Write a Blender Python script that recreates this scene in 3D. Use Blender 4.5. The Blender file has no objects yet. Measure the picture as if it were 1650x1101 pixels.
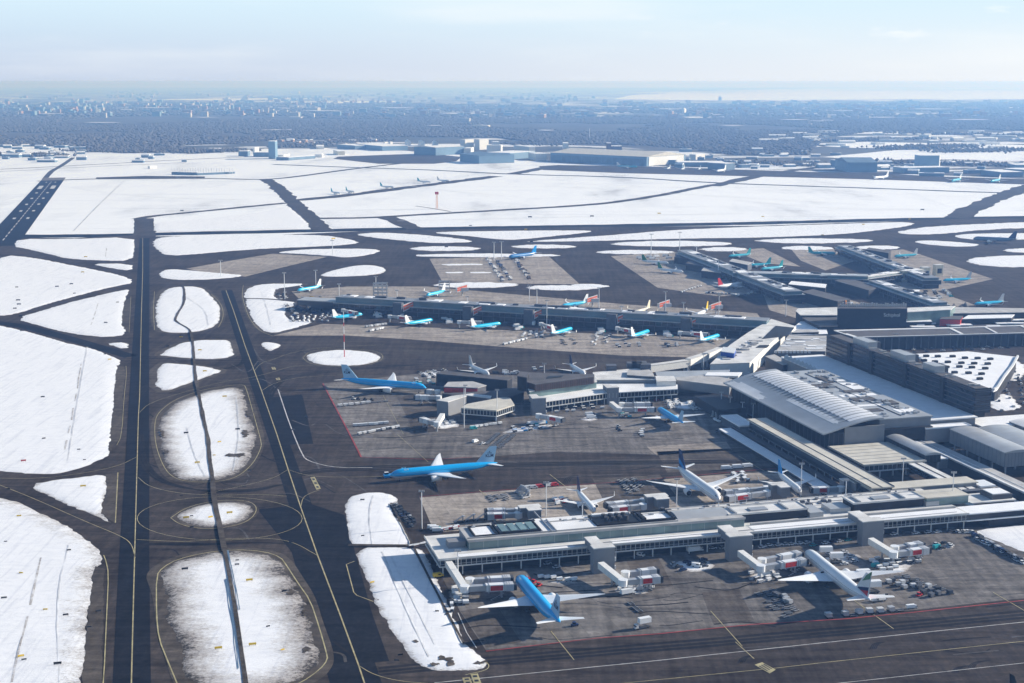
import bpy, math, random
import numpy as np
from mathutils import Vector, Matrix, noise, geometry
random.seed(7); RNG = np.random.default_rng(7)
R = math.radians
S = bpy.context.scene
COL = S.collection

# ------------------------------------------------------------------ camera
HC, FPX, HZ = 240.0, 2250.0, 132.0           # camera height, focal length and horizon row in photo pixels
TH = math.atan((550.5-HZ)/FPX)
cam_d = bpy.data.cameras.new('camera'); cam = bpy.data.objects.new('camera', cam_d); COL.objects.link(cam)
cam.location = (0, 0, HC); cam.rotation_euler = (math.pi/2-TH, 0, 0)
cam_d.sensor_width = 36; cam_d.lens = 36*FPX/1650; cam_d.clip_start = 5; cam_d.clip_end = 200000
S.camera = cam
# ------------------------------------------------------------------ sky, sun, exposure
SUN_EL, SUN_AZ = R(22), math.atan2(.957, .29)
W = bpy.data.worlds.new('World'); S.world = W; W.use_nodes = True
wn, wl = W.node_tree.nodes, W.node_tree.links
wn.clear()
wo = wn.new('ShaderNodeOutputWorld'); bg = wn.new('ShaderNodeBackground'); sky = wn.new('ShaderNodeTexSky')
sky.sky_type = 'NISHITA'; sky.sun_disc = False; sky.sun_elevation = SUN_EL; sky.sun_rotation = SUN_AZ
sky.altitude = 0; sky.air_density = 1.0; sky.dust_density = .3; sky.ozone_density = 3
tc = wn.new('ShaderNodeTexCoord'); sx = wn.new('ShaderNodeSeparateXYZ'); wl.new(tc.outputs['Generated'], sx.inputs[0])
def wmath(op, a, b=None, c=None):
    q = wn.new('ShaderNodeMath'); q.operation = op
    for i, v in enumerate((a, b, c)):
        if v is None: continue
        if isinstance(v, (int, float)): q.inputs[i].default_value = v
        else: wl.new(v, q.inputs[i])
    return q.outputs[0]
def wmix(f, a, b):
    q = wn.new('ShaderNodeMix'); q.data_type = 'RGBA'
    for k, v in (('Factor', f), ('A', a), ('B', b)):
        if isinstance(v, (int, float)): q.inputs[k].default_value = v
        elif isinstance(v, tuple): q.inputs[k].default_value = (*v, 1)
        else: wl.new(v, q.inputs[k])
    return q.outputs['Result']
def wrange(v, lo, hi):
    q = wn.new('ShaderNodeMapRange'); q.interpolation_type = 'SMOOTHSTEP'; q.inputs['From Min'].default_value = lo; q.inputs['From Max'].default_value = hi
    wl.new(v, q.inputs['Value']); return q.outputs[0]
veil = wmix(wrange(sx.outputs['X'], -.45, .4), (4.3, 5.1, 6.6), (6.7, 7.1, 7.6))       # bright winter murk low in the sky, whiter towards the sun
veil = wmix(wrange(sx.outputs['Z'], .0, .065), veil, (5.5, 6.95, 7.9))
mp = wn.new('ShaderNodeMapping'); mp.inputs['Scale'].default_value = (1.6, 1.6, 14); wl.new(tc.outputs['Generated'], mp.inputs['Vector'])
nz = wn.new('ShaderNodeTexNoise'); nz.inputs['Scale'].default_value = 2.1; nz.inputs['Detail'].default_value = 7; wl.new(mp.outputs[0], nz.inputs['Vector'])
veil = wmix(wmath('MULTIPLY', wrange(nz.outputs['Fac'], .45, .75), .5), veil, (7.6, 7.8, 8.0))
mp2 = wn.new('ShaderNodeMapping'); mp2.inputs['Scale'].default_value = (9, 9, 34); mp2.inputs['Location'].default_value = (1.3, .2, .4); wl.new(tc.outputs['Generated'], mp2.inputs['Vector'])
nz2 = wn.new('ShaderNodeTexNoise'); nz2.inputs['Scale'].default_value = 2.6; nz2.inputs['Detail'].default_value = 8; wl.new(mp2.outputs[0], nz2.inputs['Vector'])
puff = wmath('MULTIPLY', wmath('MULTIPLY', wrange(nz2.outputs['Fac'], .56, .68), wrange(sx.outputs['X'], .02, .2)), wmath('MULTIPLY', wrange(sx.outputs['Z'], .022, .034), wmath('SUBTRACT', 1.0, wrange(sx.outputs['Z'], .044, .055))))
veil = wmix(wmath('MULTIPLY', puff, .4), veil, (8.3, 8.3, 8.4))
col = wmix(wmath('MULTIPLY', wmath('SUBTRACT', 1.0, wrange(sx.outputs['Z'], .065, .15)), .95), sky.outputs[0], veil)
wl.new(col, bg.inputs['Color']); bg.inputs['Strength'].default_value = .086
wl.new(bg.outputs[0], wo.inputs['Surface'])
sd = bpy.data.lights.new('sun', 'SUN'); so = bpy.data.objects.new('sun', sd); COL.objects.link(so)
sd.energy = 5.0; sd.angle = R(.5); sd.color = (1, .95, .88)
so.rotation_euler = Vector((-.957*math.cos(SUN_EL), -.29*math.cos(SUN_EL), -math.sin(SUN_EL))).to_track_quat('-Z', 'Y').to_euler()
so.location = (0, 0, 400)
S.view_settings.view_transform = 'Standard'; S.view_settings.look = 'None'
S.view_settings.gamma = 1; S.view_settings.exposure = .6
S.cycles.max_bounces = 4; S.cycles.diffuse_bounces = 2; S.cycles.glossy_bounces = 2; S.cycles.volume_bounces = 0
S.cycles.caustics_reflective = False; S.cycles.caustics_refractive = False

# ------------------------------------------------------------------ survey helpers
def G(px, py, z=0.0):
    """map point (photo survey) -> ground position at height z"""
    x = px-825; y = py-550.5
    d = (x, FPX*math.cos(TH)-y*math.sin(TH), -FPX*math.sin(TH)-y*math.cos(TH))
    t = (z-HC)/d[2]
    return Vector((d[0]*t, d[1]*t, z))
EA = math.atan2(.253, .967)                    # direction of the terminal grid
EO = G(708, 901, 9.3); EO.z = 0
EU = Vector((math.cos(EA), math.sin(EA), 0)); EV = Vector((-math.sin(EA), math.cos(EA), 0))
def E2(s, t, z=0): return EO+EU*s+EV*t+Vector((0, 0, z))
def loc(px, py, z):
    w = G(px, py, z)-EO
    return w.dot(EU), w.dot(EV)

# ------------------------------------------------------------------ materials
MATS = {}
def nodes(name):
    m = bpy.data.materials.new(name); m.use_nodes = True
    n, l = m.node_tree.nodes, m.node_tree.links
    return m, n, l, n['Principled BSDF']
def mat(name, col, rough=.7, metal=0, var=.12, scale=.35, bump=0, spec=.25):
    if name in MATS: return MATS[name]
    m, n, l, b = nodes(name)
    t = n.new('ShaderNodeTexCoord'); z = n.new('ShaderNodeTexNoise'); z.inputs['Scale'].default_value = scale; z.inputs['Detail'].default_value = 5
    l.new(t.outputs['Object'], z.inputs['Vector'])
    r = n.new('ShaderNodeValToRGB'); r.color_ramp.elements[0].position = .3; r.color_ramp.elements[1].position = .7
    r.color_ramp.elements[0].color = (*[c*(1-var) for c in col], 1); r.color_ramp.elements[1].color = (*[min(1, c*(1+var)) for c in col], 1)
    l.new(z.outputs['Fac'], r.inputs['Fac']); l.new(r.outputs['Color'], b.inputs['Base Color'])
    b.inputs['Roughness'].default_value = rough; b.inputs['Metallic'].default_value = metal
    b.inputs['Specular IOR Level'].default_value = spec
    if bump:
        q = n.new('ShaderNodeBump'); q.inputs['Strength'].default_value = bump; l.new(z.outputs['Fac'], q.inputs['Height']); l.new(q.outputs[0], b.inputs['Normal'])
    MATS[name] = m; return m
def ramp(n, l, src, stops):
    r = n.new('ShaderNodeValToRGB'); e = r.color_ramp.elements
    e[0].position, e[0].color = stops[0][0], (*stops[0][1], 1)
    e[1].position, e[1].color = stops[-1][0], (*stops[-1][1], 1)
    for p, c in stops[1:-1]:
        q = e.new(p); q.color = (*c, 1)
    l.new(src, r.inputs['Fac']); return r.outputs['Color']
def noise_tex(n, l, scale, detail=6, stretch=None, rot=0, rough=.55):
    t = n.new('ShaderNodeTexCoord'); m = n.new('ShaderNodeMapping'); z = n.new('ShaderNodeTexNoise')
    if stretch: m.inputs['Scale'].default_value = stretch
    m.inputs['Rotation'].default_value = (0, 0, rot)
    l.new(t.outputs['Object'], m.inputs['Vector']); l.new(m.outputs[0], z.inputs['Vector'])
    z.inputs['Scale'].default_value = scale; z.inputs['Detail'].default_value = detail; z.inputs['Roughness'].default_value = rough
    return z.outputs['Fac']
def mixc(n, l, f, a, b, mode='MIX'):
    x = n.new('ShaderNodeMix'); x.data_type = 'RGBA'; x.blend_type = mode
    for k, v in (('Factor', f), ('A', a), ('B', b)):
        if isinstance(v, (int, float)): x.inputs[k].default_value = v
        elif isinstance(v, tuple): x.inputs[k].default_value = (*v, 1)
        else: l.new(v, x.inputs[k])
    return x.outputs['Result']
def paving(name, dark, light, seam=0, rot=-EA, wet=.95):
    """asphalt or concrete: large patches, long wheel streaks, fine grain and an optional slab pattern"""
    m, n, l, b = nodes(name)
    mid = tuple((a+c)/2 for a, c in zip(dark, light))
    base = ramp(n, l, noise_tex(n, l, .012, 7), [(.38, dark), (.5, mid), (.6, light)])
    streak = noise_tex(n, l, .02, 6, (.6, 9, 1), rot)
    c = mixc(n, l, .55, base, ramp(n, l, streak, [(.35, tuple(v*.55 for v in dark)), (.65, light)]))
    streak2 = noise_tex(n, l, .03, 5, (8, .5, 1), rot)
    c = mixc(n, l, .3, c, ramp(n, l, streak2, [(.35, dark), (.7, tuple(v*1.15 for v in light))]))
    st = ramp(n, l, noise_tex(n, l, .045, 9, (1, 2.2, 1), rot, .68), [(.36, (.52,)*3), (.44, (.92,)*3), (.56, (1,)*3), (.64, (1.3,)*3)])
    c = mixc(n, l, .8, c, st, 'MULTIPLY')
    g = ramp(n, l, noise_tex(n, l, .35, 8, rough=.7), [(.3, (.68,)*3), (.7, (1.25,)*3)])
    c = mixc(n, l, 1.0, c, g, 'MULTIPLY')
    if seam:
        t = n.new('ShaderNodeTexCoord'); mp_ = n.new('ShaderNodeMapping'); mp_.inputs['Rotation'].default_value = (0, 0, rot)
        br = n.new('ShaderNodeTexBrick'); br.offset = 0; br.inputs['Scale'].default_value = 1/seam
        br.inputs['Mortar Size'].default_value = .012; br.inputs['Brick Width'].default_value = 1; br.inputs['Row Height'].default_value = 1
        br.inputs['Color1'].default_value = (1, 1, 1, 1); br.inputs['Color2'].default_value = (.86, .86, .86, 1); br.inputs['Mortar'].default_value = (.6, .6, .6, 1)
        l.new(t.outputs['Object'], mp_.inputs['Vector']); l.new(mp_.outputs[0], br.inputs['Vector'])
        c = mixc(n, l, 1.0, c, br.outputs['Color'], 'MULTIPLY')
    l.new(c, b.inputs['Base Color']); b.inputs['Roughness'].default_value = wet; b.inputs['Specular IOR Level'].default_value = .04
    MATS[name] = m; return m
paving('asphalt', (.022, .0165, .0135), (.096, .079, .069))
mat('snow_rut', (.76, .765, .78), .9, var=.25, scale=.1, spec=.05)
paving('fresh_asphalt', (.011, .012, .015), (.022, .023, .028))
paving('runway_asphalt', (.012, .014, .018), (.024, .026, .032))
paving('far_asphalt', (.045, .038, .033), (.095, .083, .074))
paving('old_concrete', (.06, .05, .043), (.19, .165, .145), seam=7.5)
paving('concrete', (.28, .24, .205), (.48, .425, .37), seam=7.5)
paving('worn_concrete', (.07, .063, .058), (.30, .274, .252), seam=7.5)
paving('verge_soil', (.045, .037, .03), (.14, .118, .098))
paving('tyre_trace', (.010, .0095, .010), (.035, .032, .032))
paving('salt_trace', (.05, .046, .044), (.15, .14, .135))
mat('forest_floor', (.11, .108, .108), .95, var=.25, scale=.004, spec=0)
mat('band_dark', (.07, .07, .08), .6, var=.2)
def snow_mat(name, dirt):
    m, n, l, b = nodes(name)
    a = n.new('ShaderNodeAttribute'); a.attribute_name = 'edge'
    f1 = noise_tex(n, l, .05, 9, (1, 1.5, 1), rot=R(25), rough=.72); f2 = noise_tex(n, l, .6, 10, (1, 1.4, 1), rough=.82)
    def ma(x, k, y):
        q = n.new('ShaderNodeMath'); q.operation = 'MULTIPLY_ADD'; l.new(x, q.inputs[0]); q.inputs[1].default_value = k
        if isinstance(y, float): q.inputs[2].default_value = y
        else: l.new(y, q.inputs[2])
        return q.outputs[0]
    k1, k2 = 1.1*min(1, dirt+.25), 1.5*min(1, dirt+.25)
    v = ma(f2, k2, ma(f1, k1, ma(a.outputs['Fac'], 1.0, (.30 if dirt > .9 else .43)-(k1+k2)/2)))    # rim of the patch ~ .45
    lo = {2: (.28, .50, .78, 1.0), 1: (.18, .34, .50, .66), 0: (.1, .22, .34, .5)}[2 if dirt > .9 else 1 if dirt > .5 else 0]
    col = ramp(n, l, v, [(lo[0], (.05, .043, .037)), (lo[0]+.09, (.22, .195, .175)), (lo[1], (.42, .385, .36)), (lo[2], (.68, .665, .655)), (lo[3], (.87, .87, .88))])
    spot = ramp(n, l, ma(a.outputs['Fac'], .16, noise_tex(n, l, .16, 10, (1, 1.8, 1), rough=.75)), [(.33+.04*dirt, (.16, .145, .13)), (.375+.045*dirt, (1, 1, 1))])
    col = mixc(n, l, .9, col, spot, 'MULTIPLY')
    track = ramp(n, l, noise_tex(n, l, .05, 7, (7, .35, 1), rot=R(8), rough=.6), [(.36, (.84, .85, .88)), (.47, (1, 1, 1))])
    col = mixc(n, l, .8, col, track, 'MULTIPLY')
    fine = ramp(n, l, noise_tex(n, l, .12, 9, (1, 2.5, 1), rough=.7), [(.3, (.86, .87, .90)), (.55, (1, 1, 1))])
    col = mixc(n, l, 1.0, col, fine, 'MULTIPLY')
    l.new(col, b.inputs['Base Color']); b.inputs['Roughness'].default_value = .85; b.inputs['Specular IOR Level'].default_value = .15
    bp = n.new('ShaderNodeBump'); bp.inputs['Strength'].default_value = .35; bp.inputs['Distance'].default_value = .6
    l.new(noise_tex(n, l, .5, 9, (1, 3, 1), rot=R(10), rough=.7), bp.inputs['Height']); l.new(bp.outputs[0], b.inputs['Normal'])
    MATS[name] = m; return m
def snow_far():
    m, n, l, b = nodes('snow_far')
    c = ramp(n, l, noise_tex(n, l, .006, 9, (1, .35, 1), rough=.65), [(.30, (.5, .5, .51)), (.40, (.76, .77, .79)), (.5, (.86, .865, .875))])
    c = mixc(n, l, .7, c, ramp(n, l, noise_tex(n, l, .012, 8, (.12, 3, 1), R(8), .6), [(.34, (.78, .79, .82)), (.45, (1, 1, 1))]), 'MULTIPLY')
    c = mixc(n, l, .9, c, ramp(n, l, noise_tex(n, l, .03, 9, rough=.75), [(.3, (.4, .38, .36)), (.34, (1, 1, 1))]), 'MULTIPLY')
    l.new(c, b.inputs['Base Color']); b.inputs['Roughness'].default_value = .85; MATS['snow_far'] = m
snow_far()
snow_mat('snow_clean', .2); snow_mat('snow_dirty', 1.0); snow_mat('snow_medium', .62)
def fields_mat():
    m, n, l, b = nodes('winter_country')
    c1 = ramp(n, l, noise_tex(n, l, .0012, 9, (1, 2.4, 1), rough=.62), [(.47, (.035, .035, .03)), (.53, (.06, .055, .05)), (.56, (.75, .76, .78))])
    l.new(c1, b.inputs['Base Color']); b.inputs['Roughness'].default_value = .9
    MATS['winter_country'] = m
fields_mat()
M = MATS
mat('roof_grey', (.44, .43, .42), .8, var=.2, scale=.12); mat('roof_light', (.66, .65, .63), .8, var=.2, scale=.1)
mat('roof_dark', (.10, .096, .10), .8, var=.25, scale=.1); mat('roof_blue', (.24, .26, .29), .7, var=.2, scale=.06); mat('roof_white', (.78, .78, .78), .8, var=.12, scale=.08)
mat('roof_snow', (.84, .845, .86), .85, var=.06, scale=.15, bump=.2); mat('roof_beige', (.56, .53, .46), .8, var=.14, scale=.12)
mat('metal_roof', (.44, .45, .46), .42, .2, var=.14, scale=.08); mat('wall_grey', (.24, .245, .26), .7, var=.07, scale=.2)
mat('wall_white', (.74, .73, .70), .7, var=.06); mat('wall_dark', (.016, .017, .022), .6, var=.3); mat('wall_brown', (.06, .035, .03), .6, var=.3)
mat('wall_mid', (.10, .105, .12), .65, var=.15); mat('glass', (.014, .02, .028), .2, 0, var=.5, scale=.25, spec=.4)
mat('glass_teal', (.16, .24, .24), .25, 0, var=.3, scale=.09, spec=.6); mat('frame', (.5, .52, .53), .5)
mat('trim_white', (.7, .71, .71), .5, var=.05); mat('steel', (.42, .43, .45), .45, .4, var=.05); mat('red_ad', (.55, .035, .03), .5, var=.25, scale=.6)
mat('orange_ad', (.8, .16, .07), .5, var=.1); mat('blue_ad', (.01, .06, .35), .5, var=.05); mat('black', (.012, .012, .014), .5, var=.05); mat('rubber', (.02, .02, .02), .85, var=.05)
mat('line_yellow', (.40, .35, .19), .7, var=.35, scale=.2); mat('line_white', (.52, .51, .5), .7, var=.35, scale=.2); mat('line_red', (.30, .05, .045), .7, var=.35, scale=.2)
mat('paint_white', (.8, .81, .82), .3, var=.03, scale=.2); mat('paint_grey', (.55, .56, .58), .35, var=.05); mat('paint_blue', (.0, .24, .62), .3, var=.03)
mat('paint_navy', (.012, .03, .10), .3, var=.05); mat('paint_red', (.5, .03, .03), .35, var=.05); mat('paint_yellow', (.75, .5, .04), .4, var=.05)
mat('paint_green', (.02, .2, .08), .35, var=.05); mat('paint_cream', (.72, .66, .52), .35, var=.05); mat('paint_orange', (.8, .3, .05), .4, var=.05)
mat('tyre', (.015, .015, .016), .8, var=.05); mat('canvas_dark', (.05, .055, .065), .8, var=.2); mat('container_metal', (.45, .46, .48), .45, .3, var=.1)
mat('fin_pale_blue', (.36, .58, .78), .35, var=.04); mat('teal_paint', (.02, .33, .36), .4, var=.05); mat('hangar_blue', (.16, .26, .36), .7, var=.08, scale=.05); mat('far_blue', (.12, .19, .27), .7, var=.2, scale=.05)
mat('town_roof', (.5, .51, .53), .85, var=.3, scale=.01)
mat('tree_bare', (.115, .11, .105), .95, var=.15, scale=.01, spec=.02); mat('brick_far', (.30, .20, .15), .85, var=.2)
mat('water_melt', (.10, .17, .26), .35, var=.2)

# ------------------------------------------------------------------ mesh builder
SINGLE = {'roof_plant': 'roof_unit', 'snow_patch': 'snow_patch_piece', 'pillars': 'pillar', 'side_roof': 'side_roof', 'roof_light': 'roof_lantern', 'plant_room': 'plant_room', 'posts': 'post', 'duct': 'duct', 'snow_strip': 'snow_strip', 'court_floor': 'court_floor', 'cooling_unit': 'cooling_unit', 'roof_fin': 'roof_fin', 'floodlight': 'floodlight', 'rotor': 'rotor', 'window_unit': 'window_unit', 'rib': 'tunnel_rib', 'brown_blind': 'window_blind'}
class MB:
    def __init__(s): s.v = []; s.f = []; s.m = []; s.k = 0; s.p = []
    def add(s, vs, fs, k=None):
        b = len(s.v); s.p.append((b, len(s.f))); s.v += [tuple(v) for v in vs]; s.f += [tuple(b+i for i in f) for f in fs]; s.m += [s.k if k is None else k]*len(fs); return s
    def quad8(s, c, k=None):      # c: 4 bottom then 4 top
        return s.add(c, [(3, 2, 1, 0), (4, 5, 6, 7), (0, 1, 5, 4), (1, 2, 6, 5), (2, 3, 7, 6), (3, 0, 4, 7)], k)
    def box(s, x0, x1, y0, y1, z0, z1, k=None):
        return s.quad8([(x0, y0, z0), (x1, y0, z0), (x1, y1, z0), (x0, y1, z0), (x0, y0, z1), (x1, y0, z1), (x1, y1, z1), (x0, y1, z1)], k)
    def gb(s, s0, s1, t0, t1, z0, z1, k=None):     # box on the terminal grid
        c = [(s0, t0), (s1, t0), (s1, t1), (s0, t1)]
        return s.quad8([E2(a, b, z0) for a, b in c]+[E2(a, b, z1) for a, b in c], k)
    def ob(s, p, q, w, z0, z1, z0b=None, z1b=None, k=None):   # box along p->q of width w
        p = Vector(p); q = Vector(q); d = (q-p); d.z = 0; d.normalize(); n = Vector((-d.y, d.x, 0))*w/2
        z0b = z0 if z0b is None else z0b; z1b = z1 if z1b is None else z1b
        c = [p-n, q-n, q+n, p+n]; zz = [z0, z0b, z0b, z0]; zt = [z1, z1b, z1b, z1]
        return s.quad8([(a.x, a.y, z) for a, z in zip(c, zz)]+[(a.x, a.y, z) for a, z in zip(c, zt)], k)
    def prism(s, poly, z0, z1, k=None):
        n = len(poly); ar = sum(poly[i][0]*poly[(i+1) % n][1]-poly[(i+1) % n][0]*poly[i][1] for i in range(n))
        if ar < 0: poly = poly[::-1]
        vs = [(p[0], p[1], z0) for p in poly]+[(p[0], p[1], z1) for p in poly]
        return s.add(vs, [tuple(range(n))[::-1], tuple(range(n, 2*n))]+[(i, (i+1) % n, n+(i+1) % n, n+i) for i in range(n)], k)
    def tube(s, p, q, r, r2=None, n=8, k=None):
        p = Vector(p); q = Vector(q); r2 = r if r2 is None else r2; d = (q-p).normalized()
        a = d.orthogonal().normalized(); b = d.cross(a); vs = []
        for c, rr in ((p, r), (q, r2)):
            for i in range(n):
                t = 2*math.pi*i/n; vs.append(c+a*math.cos(t)*rr+b*math.sin(t)*rr)
        return s.add(vs, [(i, (i+1) % n, n+(i+1) % n, n+i) for i in range(n)]+[tuple(range(n))[::-1], tuple(range(n, 2*n))], k)
    def loft(s, rings, k=None, cap=True):
        n = len(rings[0]); vs = [v for r_ in rings for v in r_]; fs = []
        for j in range(len(rings)-1):
            for i in range(n): fs.append((j*n+i, j*n+(i+1) % n, (j+1)*n+(i+1) % n, (j+1)*n+i))
        if cap: fs += [tuple(range(n))[::-1], tuple(range((len(rings)-1)*n, len(rings)*n))]
        return s.add(vs, fs, k)
    def mesh(s, name, mats, org=(0, 0, 0), smooth=False):
        me = bpy.data.meshes.new(name)
        o = Vector(org)
        me.from_pydata([tuple(Vector(v)-o) for v in s.v], [], s.f)
        for m_ in (mats if isinstance(mats, (list, tuple)) else [mats]): me.materials.append(M[m_] if isinstance(m_, str) else m_)
        if any(s.m): me.polygons.foreach_set('material_index', s.m)
        if smooth: me.polygons.foreach_set('use_smooth', [True]*len(me.polygons))
        me.update(); return me
    def build(s, name, mats, parent=None, smooth=False, org=None):
        if name in SINGLE and 1 < len(s.p) <= 100:          # countable pieces: one mesh each
            ends = s.p[1:]+[(len(s.v), len(s.f))]; o = None
            for (v0, f0), (v1, f1) in zip(s.p, ends):
                m = MB(); m.add(s.v[v0:v1], [tuple(i-v0 for i in f) for f in s.f[f0:f1]], None); m.m = s.m[f0:f1]; o = m.build(SINGLE[name], mats, parent, smooth, org)
            return o
        if org is not None: o_ = org
        else:
            o_ = Vector((0, 0, 0)); q = parent
            while q is not None: o_ = o_+q.location; q = q.parent
        me = s.mesh(name, mats, o_, smooth)
        ob = bpy.data.objects.new(name, me); COL.objects.link(ob)
        if parent is not None: ob.parent = parent
        elif org is not None: ob.location = org
        return ob
def thing(name, label, cat, loc_=(0, 0, 0), rz=0, group=None):
    o = bpy.data.objects.new(name, None); COL.objects.link(o); o.location = loc_; o.rotation_euler = (0, 0, rz)
    o.empty_display_size = 1; o['label'] = label; o['category'] = cat
    if group: o['group'] = group
    return o
def tag(o, label=None, cat=None, group=None, kind=None):
    for k, v in (('label', label), ('category', cat), ('group', group), ('kind', kind)):
        if v: o[k] = v
    return o
def copy_tree(o, parent=None):
    c = o.copy(); COL.objects.link(c)
    if parent is not None: c.parent = parent
    for ch in [x for x in KIDS.get(o.name, [])]: copy_tree(ch, c)
    return c
KIDS = {}
def remember(root):
    for o in COL.objects:
        if o.parent is not None: KIDS.setdefault(o.parent.name, [])
    for o in COL.objects:
        if o.parent is not None and o not in KIDS[o.parent.name]: KIDS[o.parent.name].append(o)
# ------------------------------------------------------------------ ground sheets
def chaikin(p, it=2, closed=True):
    for _ in range(it):
        q = []; n = len(p)
        for i in range(n if closed else n-1):
            a, b = p[i], p[(i+1) % n]; q += [a*.75+b*.25, a*.25+b*.75]
        p = q if closed else [p[0]]+q+[p[-1]]
    return p
def resample(p, step, closed=True):
    out = []; n = len(p)
    for i in range(n if closed else n-1):
        a, b = p[i], p[(i+1) % n]; L = (b-a).length; k = max(1, int(L/step))
        out += [a+(b-a)*j/k for j in range(k)]
    if not closed: out.append(p[-1])
    return out
def W2(pts): return [Vector((v.x, v.y)) for v in (G(*p) for p in pts)]
def ragged(p, amp, freq):
    n = len(p); out = []
    ar = sum(p[i].x*p[(i+1) % n].y-p[(i+1) % n].x*p[i].y for i in range(n)); sg = 1 if ar > 0 else -1
    for i in range(n):
        d = (p[(i+1) % n]-p[i-1]); 
        if d.length < 1e-6: out.append(p[i]); continue
        d.normalize(); nn = Vector((d.y, -d.x))*sg
        v = noise.fractal(Vector((p[i].x*freq, p[i].y*freq, 3.3)), .8, 2.1, 5)
        out.append(p[i]+nn*v*amp)
    return out
def offset(p, d):
    n = len(p); ar = sum(p[i].x*p[(i+1) % n].y-p[(i+1) % n].x*p[i].y for i in range(n)); sg = 1 if ar > 0 else -1
    out = []
    for i in range(n):
        t = p[(i+1) % n]-p[i-1]
        if t.length < 1e-6: continue
        t.normalize(); out.append(p[i]+Vector((t.y, -t.x))*sg*d)
    return out
def flat(name, poly, z, m, kind='structure', label=None):
    v = [(p[0], p[1], z) for p in poly]
    tri = geometry.tessellate_polygon([[Vector(q) for q in v]])
    me = bpy.data.meshes.new(name)
    fs = []
    for t in tri:
        a, b, c = (Vector(v[i]) for i in t)
        fs.append(t if (b-a).cross(c-a).z > 0 else t[::-1])
    me.from_pydata(v, [], fs); me.materials.append(M[m]); me.update()
    o = bpy.data.objects.new(name, me); COL.objects.link(o); o['kind'] = kind
    if label: o['label'] = label
    return o
def snow(pts, step=3.0, amp=2.0, freq=.06, m='snow_medium', edge=10.0, z=.14, smooth=2, h=.35, name='snow_island', verge=0, vm='verge_soil', grid=None):
    """a patch of lying snow: ragged outline, mounded relief, distance-to-edge attribute for the slush along its rim"""
    p = W2(pts)
    if smooth: p = chaikin(p, smooth)
    p = resample(p, step); 
    if verge: flat('grass_verge', resample(offset(chaikin(p, 1), verge), 8), .11, vm)
    p = ragged(ragged(p, amp*.75, freq), amp*.7, freq*5)
    P = np.array([(q.x, q.y) for q in p]); g = grid or max(step*1.6, 4)
    x0, y0 = P.min(0); x1, y1 = P.max(0)
    nx = int((x1-x0)/g)+1; ny = int((y1-y0)/g)+1
    while nx*ny > 14000: g *= 1.25; nx = int((x1-x0)/g)+1; ny = int((y1-y0)/g)+1
    X, Y = np.meshgrid(np.linspace(x0, x1, nx+1), np.linspace(y0, y1, ny+1)); Q = np.c_[X.ravel(), Y.ravel()]
    Q += RNG.uniform(-.3, .3, Q.shape)*g
    A, B = P, np.roll(P, -1, 0)
    def dist(Q):
        best = np.full(len(Q), 1e9); inside = np.zeros(len(Q), bool)
        for (ax, ay), (bx, by) in zip(A, B):
            dx, dy = bx-ax, by-ay; L = dx*dx+dy*dy+1e-12
            t = np.clip(((Q[:, 0]-ax)*dx+(Q[:, 1]-ay)*dy)/L, 0, 1)
            best = np.minimum(best, (Q[:, 0]-ax-t*dx)**2+(Q[:, 1]-ay-t*dy)**2)
            if ay != by:
                c = ((ay > Q[:, 1]) != (by > Q[:, 1])) & (Q[:, 0] < (bx-ax)*(Q[:, 1]-ay)/(by-ay)+ax); inside ^= c
        return np.sqrt(best), inside
    d, ins = dist(Q); Q = Q[ins & (d > g*.45)]
    vin = [Vector(q) for q in P]+[Vector(q) for q in Q]; n = len(P)
    r_ = geometry.delaunay_2d_cdt(vin, [(i, (i+1) % n) for i in range(n)], [tuple(range(n))], 1, 1e-3)
    V, F = r_[0], r_[2]
    VA = np.array([(q.x, q.y) for q in V]); d, _ = dist(VA)
    zz = [z+h*min(1, dd/3.0)*(1+.5*noise.noise(Vector((a*.05, b*.05, 0))))-(.1 if dd < .05 else 0) for (a, b), dd in zip(VA, d)]
    me = bpy.data.meshes.new(name); me.from_pydata([(a, b, c) for (a, b), c in zip(VA, zz)], [], F)
    at = me.attributes.new('edge', 'FLOAT', 'POINT'); at.data.foreach_set('value', np.clip(d/edge, 0, 1).astype(np.float32))
    me.materials.append(M[m]); me.polygons.foreach_set('use_smooth', [True]*len(me.polygons)); me.update()
    if len(me.polygons) and sum(p_.normal.z for p_ in me.polygons) < 0: me.flip_normals()
    o = bpy.data.objects.new(name, me); COL.objects.link(o); o['kind'] = 'structure'
    return o
def oval(cx, cy, rx, ry, **k):
    return snow([(cx+rx*math.cos(a), cy+ry*math.sin(a)) for a in [i*math.pi/10 for i in range(20)]], **k)
def strip(name, pts, w, z, m, smooth=2, step=None, amp=0, w2=None):
    p = W2(pts)
    if smooth: p = chaikin(p, smooth, False)
    if step: p = resample(p, step, False)
    n = len(p); L, Rr = [], []
    for i in range(n):
        d = (p[min(i+1, n-1)]-p[max(i-1, 0)]).normalized(); nn = Vector((-d.y, d.x)); ww = w if w2 is None else w+(w2-w)*i/(n-1)
        j1 = noise.fractal(Vector((p[i].x*.02, p[i].y*.02, 1)), .8, 2.1, 5)*amp; j2 = noise.fractal(Vector((p[i].x*.02, p[i].y*.02, 9)), .8, 2.1, 5)*amp
        L.append(p[i]+nn*(ww/2+j1)); Rr.append(p[i]-nn*(ww/2+j2))
    me = bpy.data.meshes.new(name); me.from_pydata([(q.x, q.y, z) for q in L+Rr], [], [(i, n+i, n+i+1, i+1) for i in range(n-1)])
    me.materials.append(M[m]); me.update()
    if sum(q.normal.z for q in me.polygons) < 0: me.flip_normals()
    o = bpy.data.objects.new(name, me); COL.objects.link(o); o['kind'] = 'structure'; return o

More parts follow.
